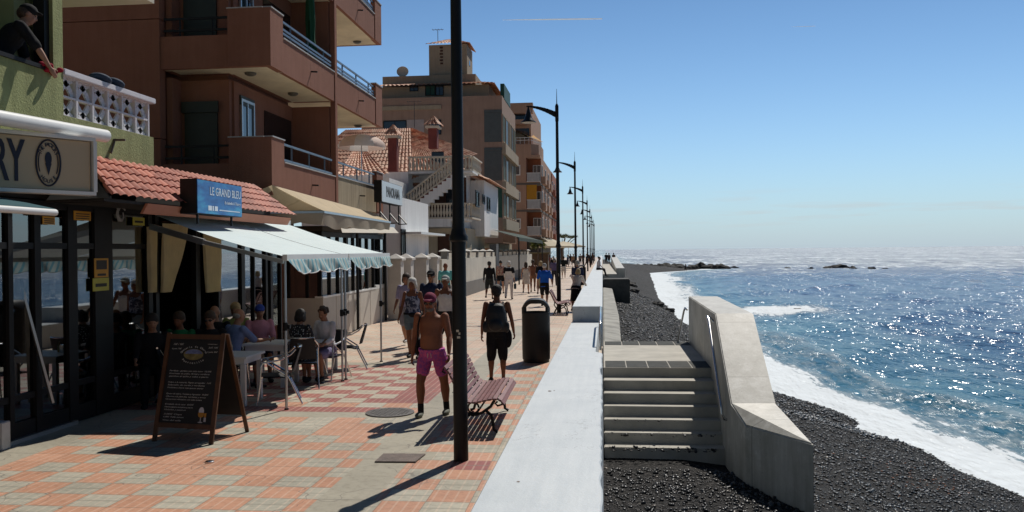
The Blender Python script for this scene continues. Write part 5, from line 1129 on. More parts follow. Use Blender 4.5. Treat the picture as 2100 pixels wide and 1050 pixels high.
# flats further on, with balconies
PCH = stucco("peach render", (.44,.27,.19), (.50,.32,.23), .3, .15); ORG = M("orange brown recess", (.26,.085,.035), .8, var=.1); YEL = cloth("yellow blind", (.62,.30,.03), .2)
def flats(label, y0, y1, xf, xl, ztop, floors, zb, mat, rail_glass=True):
    f = thing("apartment_building", label, "apartment building", ((xf+xl)/2, (y0+y1)/2, 0)); fh = (ztop-zb)/floors
    g = MB(); g.box(xl, xf-1.6, y0, y1, 0, ztop); g.box(xf-1.6, xf, y0+1.8, y1, zb, ztop)
    for i in range(floors+1): g.box(xf-1.6, xf, y0, y0+1.8, zb+fh*i-.28, zb+fh*i) if i else g.box(xf-1.6, xf, y0, y0+1.8, zb-.3, zb)
    g.build("wall", mat, f)
    for i in range(floors):
        z = zb+fh*i; b = thing("balcony", "", ""); del b['label']; del b['category']; b.parent = f; b.location = V(xf, y0, z)-f.location
        g = MB(); g.box(xf-1.58, xf-.02, y0+1.75, y0+1.796, z, z+fh-.3); g.box(xf-1.598, xf-1.56, y0+.05, y0+1.74, z, z+fh-.3); g.build("recess", ORG, b)
        window(b, (xf-.5, y0+1.745, z+1.05), (1,0,0), (0,0,1), .9, 2.0, WHITEM, PANEB)
        g = MB(); g.box(xf-1.5, xf-.05, y0-.03, y0+.02, z+.08, z+.95); o = g.build("balustrade", M("frosted panel", (.42,.43,.44), .25) if i == 0 else bpy.data.materials["frosted panel"], b)
        g = MB(); g.box(xf-1.55, xf, y0-.05, y0+.03, z+.96, z+1.04); g.build("rail", WHITEM, o); g = MB(); g.box(xf-1.55, xf, y0-.04, y0+.025, z, z+.07); g.build("rail", WHITEM, o)
        if i == 1: g = MB(); g.box(xf-1.56, xf-.4, y0+.05, y0+.10, z+1.0, z+fh-.3); g.build("blind", YEL, b)
        window(f, (xf-2.8, y0-.004, z+1.35), (1,0,0), (0,0,1), 1.1, 1.2, WHITEM, PANEB, fw=.12)
        g = MB(); g.box(xl, xf+.06, y0-.08, y1, z-.34, z-.14); g.build("floor_band", M("grey band", (.14,.12,.105), .8) if i == 0 else bpy.data.materials["grey band"], f)
        for q in range(3):
            yy = y0+3.2+q*(y1-y0-4)/3; window(f, (xf+.004, yy, z+1.3), (0,1,0), (0,0,1), 2.0, 1.7, WHITEM, PANEB, bars=2)
            g = MB(); g.box(xf+.002, xf+.5, yy-1.3, yy+1.3, z-.12, z+.75); g.build("bay", mat, f)
    return f
def lv(py, y): return UY(1080, py, y).z
F1 = flats("peach apartment building with stacked corner balconies and a yellow blind", 97, 118, UY(1108, 400, 97).x, -18, lv(318, 97), 3, lv(483, 97), PCH)
g = MB(); xf = UY(1108, 400, 97).x; z4 = lv(318, 97)
g.box(-18, xf-1.2, 99.5, 116, z4+.002, lv(212, 99)); g.build("top_floor", PCH, F1)
g = MB(); g.prism([(xf-5,97,z4+.002),(xf-1,97,z4+.002),(xf-.2,98,z4+.002),(xf,100,z4+.002),(xf,103,z4+.002),(xf-5,103,z4+.002)], (0,0,1.25)); g.build("terrace_parapet", PCH, F1)
railing(F1, (xf-5, 97.05, 0), (xf-1, 97.05, 0), z4+1.25, (z4+1.7, z4+2.0), 8, WHITEM); railing(F1, (xf-1, 97.05, 0), (xf-.03, 101, 0), z4+1.25, (z4+1.7, z4+2.0), 8, WHITEM)
g = MB(); g.box(-18, xf-.9, 98.5, 99.4, lv(233, 99), lv(212, 99)); g.box(-18, xf-1.8, 98.4, 99.45, lv(256, 99), lv(246, 99)); g.build("parapet", PCH, F1); g = MB(); g.box(-16, xf-1.4, 99.46, 99.49, lv(247, 99), lv(233, 99)); g.box(-16, xf-1.4, 99.46, 99.49, lv(284, 99), lv(262, 99)); g.build("glazing", PANE, F1)
g = MB(); a = V(xf-3, 99.4, lv(266, 99)); g.grid(sheet(a, V(xf-.6, 97.6, lv(284, 97)), V(xf+.2, 101, lv(284, 97)), V(xf-1.3, 103, lv(266, 99)), 6, 6, .05)); g.build("awning", cloth("yellow awning", (.60,.34,.10), .3), F1)
g = MB(); g.box(-15, xf-.02, 97.3, 116, 0, lv(483, 97)-.34); g.build("ground_floor", M("dark shop floor", (.05,.048,.045), .7), F1)
flats("farthest pink brown flats with red balcony fronts showing past the peach building", 131, 150, UY(1131, 400, 131).x, -18, UY(1120, 352, 131).z, 3, UY(1120, 490, 131).z, stucco("pink render", (.40,.16,.11), (.46,.20,.14), .3, .15))
# ------------------------------------------------------------------ street lamps
def make_lamp():
    t = thing("street_lamp", "x", "street lamp", group="black lamp posts along the sea wall")
    g = MB(); g.lathe([(.082,0),(.080,.3),(.079,2.36),(.082,2.40),(.104,2.42),(.104,2.46),(.086,2.49),(.070,2.56),(.066,2.62),(.060,5),(.052,7.2)], (0,0,0), 20); g.lathe([(.062,7.05),(.066,7.1),(.066,7.62),(.05,7.66),(.03,7.7)], (0,0,0), 16); g.build("pole", BLACK, t, smooth=True, local=True)
    g = MB(); g.tube([(0,0,7.69),(0,0,8.25)], [.018,.006], 6); g.build("finial", BLACK, t, local=True)
    pts = [(-1.12*s, 0, 7.62-.34*(1-s)**1.8) for s in np.linspace(.02, 1, 10)]; g = MB()
    for a, b_, k in zip(pts[:-1], pts[1:], np.linspace(.19, .05, 9)): g.bar(a, b_, .05, k)
    g.build("arm", BLACK, t, local=True)
    g = MB(); g.lathe([(.02,.02),(.03,0),(.05,-.08),(.075,-.16),(.11,-.3),(.17,-.44),(.275,-.53),(.28,-.56),(.265,-.56),(.15,-.44),(.05,-.3)], (-1.05,0,7.58), 20, cap=False); g.tube([(-1.05,0,7.62),(-1.05,0,7.5)], .018, 6); lb = g.build("lamp_shade", M("lamp shade", (.014,.014,.014), .4), t, smooth=True, local=True)
    g = MB(); g.lathe([(.0,.06),(.2,.05),(.262,.0),(.0,-.01)], (-1.05,0,7.02), 18, cap=False); g.build("lens", M("lamp lens", (.30,.29,.26), .3), lb, smooth=True, local=True)
    return t
lamp0 = make_lamp()
LN = ["nearest tall black lamp post, cut off at its top, before the slatted bench", "second black lamp post with its curved arm and bell shade, behind the litter bin", "third black lamp post from the camera with its bell shade", "fourth black lamp post from the camera", "fifth black lamp post from the camera", "sixth black lamp post from the camera", "seventh black lamp post from the camera", "eighth black lamp post from the camera, among the crowd", "last and smallest black lamp post in the row"]
for k, (x, y) in enumerate([(-1.57, 9.27), (-1.62, 31.5), (-1.62, 51.8), (-1.62, 72.2), (-1.62, 92.8), (-1.62, 113), (-1.65, 134), (-1.65, 154.5), (-1.65, 175)]):
    o = lamp0 if k == 0 else copy_tree(lamp0); o.location = (x, y, 0); o['label'] = LN[k]
    if k == 0:
        o.rotation_euler = (0, R(-.12), R(4)); g = MB()
        for a_, z_, w_ in ((-1.75, 1.43, .03), (-1.5, 1.40, .02), (-1.62, 1.36, .035)): g.obox((.081*math.cos(a_), .081*math.sin(a_), z_), (-math.sin(a_), math.cos(a_), 0), (0,0,1), (math.cos(a_), math.sin(a_), 0), w_/2, .012, .0015)
        g.build('sticker', CREAMW, o, local=True)

# ------------------------------------------------------------------ benches, litter bins
SLAT = M("weathered plum paint", (.21,.092,.088), .6, var=.25, vscale=7, bump=.25, bscale=50)
def make_bench(L=1.78):
    t = thing("slatted_bench", "x", "bench", group="slatted promenade benches")
    prof = [(.33,.395),(.295,.435),(.23,.448),(.165,.442),(.10,.428),(.035,.414),(-.03,.404),(-.095,.405),(-.155,.425),(-.20,.475),(-.235,.535),(-.265,.597),(-.292,.66),(-.32,.722),(-.352,.782),(-.395,.835)]
    for k, (u, z) in enumerate(prof):
        a = prof[max(0, k-1)]; b_ = prof[min(len(prof)-1, k+1)]; d = Vector((b_[0]-a[0], 0, b_[1]-a[1])).normalized(); nn = Vector((0,1,0)).cross(d)
        g = MB(); g.obox((u, 0, z), d, (0,1,0), nn, .026, L/2, .012); g.build("slat", SLAT, t, bevel=.005, local=True)
    for y in (-L/2+.16, L/2-.16):
        g = MB(); pp = [(u, y, z-.022 if u > -.2 else z-.012) for u, z in prof]
        pp = [(u+(.0 if u > -.12 else -.018), y, z-.012) for u, z in prof]; g.tube(pp, .018, 8)
        g.tube([(.30,y,.40),(.31,y,.36),(.25,y,.34),(.22,y,.37),(.25,y,.395)], .013, 7)
        g.tube([(.21,y,.41),(.16,y,.33),(.05,y,.25),(-.06,y,.22),(-.18,y,.26),(-.24,y,.36),(-.22,y,.47)], .019, 8)
        g.tube([(.10,y,.28),(.17,y,.22),(.19,y,.12),(.20,y,.04),(.25,y,.012)], .02, 8); g.tube([(-.10,y,.225),(-.19,y,.2),(-.23,y,.1),(-.25,y,.03),(-.30,y,.012)], .02, 8)
        g.tube([(-.06+.07*math.cos(q), y, .315+.07*math.sin(q)) for q in np.linspace(0, 6.1, 14)], .013, 7)
        g.tube([(-.36,y,.80),(-.43,y,.82),(-.45,y,.77),(-.41,y,.75)], .013, 6); g.build("iron_leg", BLACK, t, smooth=True, local=True)
    g = MB(); g.tube([(-.02,-L/2+.16,.24),(-.02,L/2-.16,.24)], .013, 7); g.build("stretcher", BLACK, t, local=True)
    return t
b0 = make_bench(); b0.location = (-1.60, 11.42, 0); b0.rotation_euler = (0, 0, R(1)); b0['label'] = "near plum slatted bench with scrolled iron legs behind the nearest lamp post"
b1 = copy_tree(b0); b1.location = (-1.50, 31.0, 0); b1['label'] = "far slatted bench in front of the second lamp post"
b2 = copy_tree(b0); b2.location = (-1.50, 50.5, 0); b2['label'] = "farther slatted bench beyond the second lamp post, hidden by walkers"
def make_bin():
    t = thing("litter_bin", "x", "litter bin", group="round black litter bins")
    g = MB(); g.lathe([(.27,.0),(.27,.05),(.285,.06),(.290,.3),(.290,.98),(.294,1.0),(.294,1.03),(.27,1.035),(.26,.95)], (0,0,0), 36, cap=False); g.lathe([(.0,.0),(.27,.0)], (0,0,0), 36, cap=False); g.build("body", DKGREY, t, smooth=True, local=True)
    g = MB(); xs = np.linspace(-.294, .294, 25); outer = []; inner = []
    def zo(x): return 1.30-.205*(abs(x)/.294)**3.2
    rows = []
    for x in xs:
        w = math.sqrt(max(.0004, .294**2-x*x)); w = max(w, .05); rows.append([(x, w*c_, zo(x)+.018*(1-c_*c_)) for c_ in np.linspace(-1, 1, 7)])
    g.grid(rows)
    low = [[(x*.86, y*.99, min(z-.075, 1.215-.10*(abs(x)/.294)**4)) for x, y, z in r_] for r_ in rows]; g.grid(low)
    for j in (0, 6):
        for i_ in range(24): g.quad(rows[i_][j], rows[i_+1][j], low[i_+1][j], low[i_][j])
    for sg in (-1, 1):
        aa = [(sg*.294*math.cos(q), .294*math.sin(q)) for q in np.linspace(-.62, .62, 9)]
        g.add([(x, y, 1.0) for x, y in aa]+[(x, y, 1.12) for x, y in aa]+[(x*.82, y*.9, 1.12) for x, y in aa]+[(x*.82, y*.9, 1.0) for x, y in aa], [(k*9+i_, k*9+i_+1, ((k+1) % 4)*9+i_+1, ((k+1) % 4)*9+i_) for k in range(4) for i_ in range(8)]+[(0, 9, 18, 27), (8, 35, 26, 17)])
    g.build("hood", DKGREY, t, smooth=True, local=True)
    g = MB(); g.lathe([(.0,.84),(.2,.86),(.262,.95)], (0,0,0), 30, cap=False); g.build("liner", M("bin liner", (.04,.04,.045), .3), t, smooth=True, local=True)
    return t
bn = make_bin(); bn.location = (-1.385, 17.6, 0); bn.rotation_euler = (0, 0, R(4)); bn['label'] = "big round black litter bin with an arched hood beside the sea wall"
bn2 = copy_tree(bn); bn2.location = (-1.4, 56.5, 0); bn2['label'] = "small looking far litter bin near the third lamp post"

# ------------------------------------------------------------------ chalkboard
WOODB = M("brown board wood", (.095,.042,.018), .45, var=.35, vscale=8, bump=.1)
cb = thing("chalkboard", "wooden A-frame chalkboard menu with white handwriting and a drawn beer glass", "chalkboard", (-5.1, 10.1, 0))
pl, pr = UZ(312, 905), UZ(437, 912); rv = (pr-pl).normalized(); wdt = (pr-pl).length
bk = V(-rv.y, rv.x, 0); Hh = 1.31; topc = pl+rv*(wdt/2)+bk*.36+V(0,0,Hh)
tl = UY(344, 682, (pl.y+bk.y*.36)); tr_ = tl+rv*(wdt*.98)
def bp(u, v, off=0):
    a = pl.lerp(pr, u); b_ = (tl).lerp(tr_, u); return a.lerp(b_, v)+bn_*off
upv = ((tl+tr_)/2-(pl+pr)/2).normalized(); bn_ = rv.cross(upv).normalized()
if bn_.y > 0: bn_ = -bn_
g = MB()
for u in (.035, .965): g.bar(bp(u, 0), bp(u, 1), .058, .03, up=rv.cross(upv))
g.bar(bp(.065, .965), bp(.935, .965), .06, .028, up=bn_); g.bar(bp(.065, .15), bp(.935, .15), .06, .028, up=bn_); g.build("front_frame", WOODB, cb, bevel=.004)
g = MB(); q0, q1, q2, q3 = bp(.06,.15), bp(.94,.15), bp(.94,.965), bp(.06,.965); g.prism([q0, q1, q2, q3], -bn_*.012); g.build("board", M("blackboard", (.010,.010,.011), .6, var=.3, vscale=4), cb)
g = MB(); g.prism([p-bn_*-.004 for p in (q0, q1, q2, q3)], bn_*.002)
rl, rr2 = pl+bk*.74, pr+bk*.74
for a, b_ in ((rl, tl), (rr2, tr_)): g = MB(); g.bar(a+V(0,0,.0), b_+V(0,0,-.01)+bk*.03, .05, .028, up=bk); g.build("rear_leg", WOODB, cb, bevel=.004)
g = MB(); r0_, r1_ = rl.lerp(tl, .17)+bk*.02, rr2.lerp(tr_, .17)+bk*.02; g.prism([r0_+rv*.03, r1_-rv*.03, tr_-rv*.03-V(0,0,.05)+bk*.035, tl+rv*.03-V(0,0,.05)+bk*.035], bk*.01); g.build("rear_board", bpy.data.materials["blackboard"], cb)
CHALK = M("white chalk", (.50,.50,.48), .9, var=.3, vscale=30); g = MB()
def cline(txt, u, v, w, h, **k): put_text(g, txt, bp(u, v, .004), rv, upv, w=w*wdt, h=h, extrude=.0008, shear=.3, **k)
cline("16€ / 18€", .14, .885, .17, .022); cline("6 pers. 72€", .12, .845, .16, .018); cline("menu", .72, .895, .16, .012); cline("22€ 14€", .74, .86, .16, .018); cline("6 pers. 26€", .73, .82, .17, .017)
rows = [("Parrillada - gambas con salsa suave  10,50€", .64, .70), ("brochetas de pollo, Arroz y verduras", .615, .68), ("gambas al ajillo y salsa a parte", .59, .66),
        ("Pulpo a la canaria, Papas arrugadas  11€", .535, .72), ("Solomillo de cerdo y verduras", .51, .62), ("Pimientos fritos con queso tierno", .485, .60),
        ("Queso de cabra, Tomate y Aguacate  10,50€", .43, .70), ("Cherne a la plancha, verduras y arroz", .405, .66), ("Camarones rebozados con salsa tartara", .38, .60),
        ("Ensalada de la casa  8,50€", .335, .48), ("Hamburguesa completa y papas", .31, .47), ("Helados y postres", .285, .36), ("3,00€ Copa", .245, .30), ("6,00€ Tabla quesos", .22, .34), ("Vino del valle", .19, .30)]
for s_, v, w in rows: cline(s_, .13, v, w, .017)
oc = bp(.5, .80, .004)
arc_text(g, "Queseria de Charco", oc, rv, upv, wdt*.215, .098, 165, 15, .024, extrude=.0008, bold=.01); arc_text(g, "Puertecillo", oc, rv, upv, wdt*.215, .105, -140, -40, .026, inside=False, extrude=.0008, bold=.01)
g.build("handwriting", CHALK, cb)
def disc(mb, c, ru, rv_, off=0, a0=0, a1=360): mb.add([c+bn_*off+rv*ru*math.cos(R(q))+upv*rv_*math.sin(R(q)) for q in np.linspace(a0, a1, 28)[:-1 if a1-a0 == 360 else None]], [tuple(range(27 if a1-a0 == 360 else 28))])
pic = thing("drawing", "", ""); del pic['label']; del pic['category']; pic.parent = cb; pic.location = (0,0,0)
g = MB(); disc(g, oc, wdt*.165, .07, .001); g.build("landscape", M("drawn hills", (.16,.13,.05), .8, var=.5, vscale=14), pic)
g = MB(); disc(g, oc+upv*.008, wdt*.145, .055, .002, 0, 180); g.build("mountain", M("drawn sky", (.13,.16,.30), .8, var=.5, vscale=16), pic)
gc = bp(.75, .235, .004); g = MB(); disc(g, gc+upv*.07, .036, .05, 0, 0, 360); g.build("foam", M("drawn foam", (.55,.55,.6), .8), pic)
g = MB(); disc(g, gc+upv*.035, .042, .04, .001, 180, 360); g.add([gc+bn_*.001+rv*a+upv*b_ for a, b_ in ((-.042,.035), (.042,.035), (.038,.055), (-.038,.055))], [(0,1,2,3)]); g.add([gc+bn_*.001+rv*a+upv*b_ for a, b_ in ((.045,.0), (.075,.0), (.075,.05), (.045,.05))], [(0,1,2,3)]); g.build("beer", M("drawn beer", (.42,.20,.03), .8), pic)
g = MB(); g.add([gc+bn_*.001+rv*a+upv*b_ for a, b_ in ((-.006,-.06), (.006,-.06), (.006,-.005), (-.006,-.005))], [(0,1,2,3)]); disc(g, gc+upv*-.063, .034, .007, .001); g.add([gc+bn_*.001+rv*a+upv*b_ for a, b_ in ((.045,-.055), (.075,-.055), (.075,-.003), (.045,-.003))], [(0,1,2,3)]); g.build("glass", M("drawn glass", (.42,.42,.45), .8), pic)

# ------------------------------------------------------------------ tables and chairs
TAB = M("white table paint", (.66,.66,.64), .5, var=.05)
def table(x, y, w, d, label, rz=0, h=.75):
    t = thing("cafe_table", label, "table", (x, y, 0), "white tables under the awnings", rz)
    g = MB(); g.box(-w/2, w/2, -d/2, d/2, h-.035, h); g.build("tabletop", TAB, t, bevel=.005, local=True)
    g = MB(); g.box(-w/2+.05, w/2-.05, -d/2+.05, d/2-.05, h-.12, h-.037); g.build("apron", TAB, t, local=True)
    for sx in (-1, 1):
        for sy in (-1, 1): g = MB(); cx, cy = sx*(w/2-.07), sy*(d/2-.07); g.box(cx-.035, cx+.035, cy-.035, cy+.035, .005, h-.122); g.build("leg", TAB, t, local=True)
    return t
table(-5.72, 12.62, .80, .80, "white square table right behind the chalkboard", R(2))
table(-5.75, 14.35, .78, .78, "white table between the man in light blue and the woman in white"); table(-5.55, 16.0, .75, .75, "white table farthest from the chalkboard, behind the woman in white")
table(-7.75, 13.3, .7, .7, "pale blue grey high table inside the dark restaurant doorway", 0, 1.0)
SEATM = M("black chair weave", (.012,.012,.014), .7, var=.3, vscale=40, bump=.4, bscale=120)
def make_chair():
    t = thing("cafe_chair", "x", "chair", group="aluminium terrace chairs"); r = .0135
    for s in (-1, 1):                       # one bent tube each side: front leg, arm, sloping down into the back upright
        x = s*.27; g = MB(); g.tube([(x,.30,.01),(x*.98,.25,.34),(x*.98,.235,.60),(x,.20,.655),(x,.10,.665),(x*.99,-.06,.69),(x*.9,-.20,.76),(x*.72,-.27,.83)], r, 8); g.build("arm_tube", STEEL, t, smooth=True, local=True)
        g = MB(); g.tube([(x*.98,-.36,.01),(x*.9,-.16,.43),(x*.88,.12,.62),(x*.97,.16,.655)], r, 8); g.build("rear_leg", STEEL, t, smooth=True, local=True)
    g = MB(); g.tube([(-.245,.22,.43),(.245,.22,.43)], r, 8); g.tube([(-.24,-.17,.43),(.24,-.17,.43)], r, 8); g.build("cross_bar", STEEL, t, smooth=True, local=True)
    P = [[(x, y, .445+.012*math.cos(x*9)-.02*(y < -.1)) for x in np.linspace(-.235, .235, 7)] for y in np.linspace(-.2, .25, 7)]; g = MB(); g.grid(P); g.grid([[(a, b_, c-.02) for a, b_, c in row] for row in P]); g.build("seat", SEATM, t, smooth=True, local=True)
    P = [[(x, -.21-.10*v-.05*(1-(x/.235)**2), .50+.36*v) for x in np.linspace(-.235+.04*v, .235-.04*v, 9)] for v in np.linspace(0, 1, 6)]; g = MB(); g.grid(P); g.grid([[(a, b_-.015, c) for a, b_, c in row] for row in P]); g.build("backrest", SEATM, t, smooth=True, local=True)
    g = MB(); g.tube([(x, -.315-.05*(1-(x/.2)**2), .865) for x in np.linspace(-.2, .2, 9)], .014, 8); g.build("top_rail", STEEL, t, smooth=True, local=True)
    return t
ch0 = make_chair(); cn = [0]
def chair(x, y, face, label):
    c = ch0 if cn[0] == 0 else copy_tree(ch0); cn[0] += 1; c.location = (x, y, 0); c.rotation_euler = (0, 0, R(-face)); c['label'] = label; return c
chair(-4.98, 12.62, -112, "empty aluminium chair beside the near awning pole, drawn back from the white table")
chair(-5.13, 14.15, -20, "aluminium chair of the woman in the dotted dress, her back to it")
chair(-4.98, 15.05, -164, "aluminium chair carrying the woman in the white jacket")
chair(-5.02, 16.45, -105, "aluminium chair with a black back farthest along under the awning, empty")
chair(-6.25, 13.55, 20, "aluminium chair under the man in the light blue shirt"); chair(-6.35, 15.1, 150, "aluminium chair under the person in the pink top and blue cap")
chair(-6.45, 12.55, 90, "chair in deep shade between the chalkboard and the restaurant glass"); chair(-6.45, 13.35, 95, "chair in deep shade behind the white table, under the man in sunglasses"); chair(-6.85, 14.3, 100, "chair in deep shade against the curtained glass, under the bald man")
hold = thing("napkin_caddy", "small napkin holder with sauce bottles on the white table behind the chalkboard", "napkin holder", (-5.9, 12.75, .75)); g = MB(); g.box(-5.98, -5.82, 12.7, 12.8, .751, .87); g.build("holder", STEEL, hold)
for k, dx in enumerate((-.13, .12)): g = MB(); g.lathe([(.03,0),(.03,.1),(.012,.14),(.012,.17)], (-5.9+dx, 12.76, .751), 10); g.build("bottle", M("sauce bottle %d" % k, ((.25,.03,.02), (.3,.2,.03))[k], .3), hold, smooth=True)

# ------------------------------------------------------------------ far awnings, kiosk, tree, parasols
ga = thing("green_awning", "dark green sloping canopy on thin posts above the far end of the garden wall", "awning", (-6.5, 70, 3))
a, b_ = UX(1011, 485, -7.4), UX(1104, 500, -6.0); g = MB(); g.grid(sheet(V(-7.4, 57, 3.75), V(-5.6, 57, 3.2), V(-5.6, 80, 3.2), V(-7.4, 80, 3.75), 6, 10, .03)); g.grid([[(-5.58, y, z) for y in (57, 80)] for z in (3.2, 2.95)]); g.build("cloth", cloth("dark green awning", (.012,.035,.022), .1), ga)
for y in (57.3, 79.7): g = MB(); g.tube([(-5.62, y, .01), (-5.62, y, 3.2)], .05, 8); g.build("post", BLACK, ga)
CRM = cloth("cream parasol cloth", (.70,.64,.50), .35)
for k, (y, x, r_, z) in enumerate(((92, -5.6, 2.2, 2.9), (100, -5.2, 2.3, 2.9), (110, -5.0, 2.4, 3.0), (121, -4.8, 2.4, 3.0))):
    t = thing("cafe_parasol", ["nearest wide cream cafe parasol at the far fronts", "second wide cream cafe parasol at the far fronts", "third wide cream cafe parasol, left of the dragon tree's trunk", "farthest wide cream cafe parasol at the end of the fronts"][k], "parasol", (x, y, 0), "cream cafe parasols in the distance"); g = MB()
    g.add([(x+r_*math.cos(q), y+r_*math.sin(q), z-.15) for q in np.linspace(0, 6.283, 9)[:-1]]+[(x, y, z+.45)]+[(x+r_*math.cos(q), y+r_*math.sin(q), z-.32) for q in np.linspace(0, 6.283, 9)[:-1]], [(i, (i+1) % 8, 8) for i in range(8)]+[(i, 9+i, 9+(i+1) % 8, (i+1) % 8) for i in range(8)]); g.build("cloth", CRM, t)
    g = MB(); g.tube([(x, y, .01), (x, y, z+.4)], .04, 6); g.build("pole", ALU, t)
fa = thing("cream_awning", "long cream awning running down from the shops under the peach flats", "awning", (-6, 100, 3)); g = MB(); g.grid(sheet(V(-7.2, 97, 3.9), V(-5.2, 97, 2.9), V(-5.2, 128, 2.9), V(-7.2, 128, 3.9), 6, 10)); g.build("cloth", CRM, fa)
kk = thing("kiosk", "brown wooden kiosk with a planted top before the cream parasols", "kiosk", (-6.4, 88, 0)); g = MB(); g.box(-7.4, -5.5, 86, 88, 0, 1.95); g.build("wall", M("kiosk wood", (.10,.065,.04), .8, var=.3), kk); g = MB(); g.box(-7.6, -5.3, 85.8, 88.2, 1.953, 2.1); g.build("roof", M("kiosk roof", (.12,.10,.05), .8), kk)
def leafmat(name, c0, c1):
    m, n, b = newmat(name); gi = nd(n, "ShaderNodeNewGeometry"); c = ramp_n(n, gi.outputs['Random Per Island'], [(0, c0), (1, c1)]); n.links.new(c, b.inputs['Base Color']); b.inputs['Roughness'].default_value = .5
    tl = nd(n, "ShaderNodeBsdfTranslucent"); n.links.new(c, tl.inputs[0]); ms = nd(n, "ShaderNodeMixShader"); ms.inputs[0].default_value = .3; n.links.new(b.outputs[0], ms.inputs[1]); n.links.new(tl.outputs[0], ms.inputs[2]); n.links.new(ms.outputs[0], n.nodes['Material Output'].inputs[0]); return m
LEAF = leafmat("leaves", (.05,.075,.015), (.14,.15,.04))
p = UY(1152, 500, 142); dt = thing("dragon_tree", "umbrella shaped dragon tree with a flat green crown beyond the far parasols", "tree", (p.x, 142, 0)); rs = np.random.RandomState(4)
g = MB(); g.tube([(p.x, 142, 0), (p.x+.05, 142, 1.3), (p.x, 142, 2.4)], [.32, .25, .22], 8); tips = []
for k in range(13):
    a = k*2.4; r_ = .5+1.25*rs.rand(); tip = V(p.x+r_*math.cos(a)*1.25, 142+r_*math.sin(a), 4.0+.5*(1-r_/1.9)+.15*rs.rand()); tips.append(tip); g.tube([(p.x, 142, 2.3), (p.x+.4*r_*math.cos(a), 142+.4*r_*math.sin(a), 3.0), tip], [.13, .09, .05], 6)
g.build("trunk", M("grey bark", (.16,.13,.10), .9, var=.3, bump=.5), dt); g = MB()
for tip in tips:
    for q in range(6):
        c0 = tip+V(rs.randn()*.35, rs.randn()*.35, .1+rs.rand()*.25)
        for w in range(26):
            a = rs.rand()*6.28; el = -.1+1.4*rs.rand(); L = .34+.2*rs.rand(); d = V(math.cos(a)*math.cos(el), math.sin(a)*math.cos(el), math.sin(el)); s_ = d.orthogonal().normalized()*.03; g.add([c0-s_, c0+s_, c0+d*L], [(0,1,2)])
g.build("crown", LEAF, dt)
p = UY(1103, 496, 86); pt = thing("potted_palm", "small green palm in front of the peach building's ground floor", "palm", (p.x, 86, 0)); g = MB(); g.tube([(p.x, 86, .0), (p.x, 86, 2.9)], [.12, .08], 8); g.build("trunk", IRON, pt); g = MB()
for k in range(70):
    a = rs.rand()*6.28; el = .9-1.3*rs.rand(); L = .7+.35*rs.rand(); d = V(math.cos(a)*math.cos(el), math.sin(a)*math.cos(el), math.sin(el)); s_ = d.cross(V(0,0,1)).normalized()*.05; c0 = V(p.x, 86, 2.9); g.add([c0-s_*.4, c0+s_*.4, c0+d*L*.6+s_, c0+d*L+V(0,0,-.25), c0+d*L*.6-s_], [(0,1,2,3,4)])
g.build("crown", LEAF, pt)
# vapour trails, kilometres up
VAP = cloth("vapour", (.9,.9,.9), .75, var=0)
for k, (x0, y0, x1, y1, r_) in enumerate(((1030, 41, 1235, 38.5, 26), (1622, 55, 1672, 53.5, 9))):
    a, b_ = UZ(x0, y0, 9000), UZ(x1, y1, 9000); g = MB(); g.tube([a.lerp(b_, t) for t in np.linspace(0, 1, 8)], [r_*q for q in (.25, .5, .7, .85, .95, 1, 1, .8)], 6); tag(g.build("vapour_trail", VAP, smooth=True), ["longer thin white vapour trail high in the blue sky", "shorter faint vapour trail high in the sky over the sea"][k], "vapour trail", "vapour trails")
# ------------------------------------------------------------------ people
_pm = {}
def cl(col, rough=.85, pat=None):
    k = (col, pat)
    if k in _pm: return _pm[k]
    nm = "fabric %d" % len(_pm)
    if pat is None: m = M(nm, col, rough, var=.16, vscale=9, bump=.25, bscale=45, spec=.2)
    else:
        m, n, b = newmat(nm); o = nd(n, "ShaderNodeTexCoord").outputs['Object']; kind, c2, sc_ = pat
        if kind == 'dots':
            v = nd(n, "ShaderNodeTexVoronoi"); v.inputs['Scale'].default_value = sc_; v.inputs['Randomness'].default_value = .5; n.links.new(o, v.inputs['Vector']); f = math_n(n, 'LESS_THAN', v.outputs['Distance'], .28)
        elif kind == 'floral':
            v = noise_n(n, o, sc_, 3, .6); f = ramp_n(n, v, [(.47, (0,0,0)), (.56, (1,1,1))])
        else:
            s = nd(n, "ShaderNodeSeparateXYZ"); n.links.new(o, s.inputs[0]); ax = math_n(n, 'ABSOLUTE', s.outputs[0]); q = math_n(n, 'SINE', math_n(n, 'MULTIPLY', math_n(n, 'ADD', ax, math_n(n, 'ABSOLUTE', math_n(n, 'SUBTRACT', s.outputs[2], 1.22))), sc_)); f = math_n(n, 'GREATER_THAN', q, .25)
        n.links.new(mix_n(n, f, col, c2), b.inputs['Base Color']); b.inputs['Roughness'].default_value = rough
    _pm[k] = m; return m
_sk = {}
def skin(c):
    if c not in _sk:
        m, n, b = newmat("skin %d" % len(_sk)); o = nd(n, "ShaderNodeTexCoord").outputs['Object']; v = noise_n(n, o, 5, 6, .65)
        n.links.new(ramp_n(n, v, [(.3, tuple(q*.82 for q in c)), (.7, tuple(q*1.12 for q in c))]), b.inputs['Base Color']); b.inputs['Roughness'].default_value = .62; b.inputs['Specular IOR Level'].default_value = .3
        b.inputs['Subsurface Weight'].default_value = .12; b.inputs['Subsurface Radius'].default_value = (.9,.35,.2); b.inputs['Subsurface Scale'].default_value = .012; _sk[c] = m
    return _sk[c]
TANNED = (.20,.080,.042); MEDIUM = (.33,.165,.10); FAIR = (.44,.25,.17)
LENS = M("dark lens", (.008,.008,.01), .15); MOUTH = M("lips", (.20,.07,.06), .5); EYE_M = M("eye", (.03,.025,.02), .2)
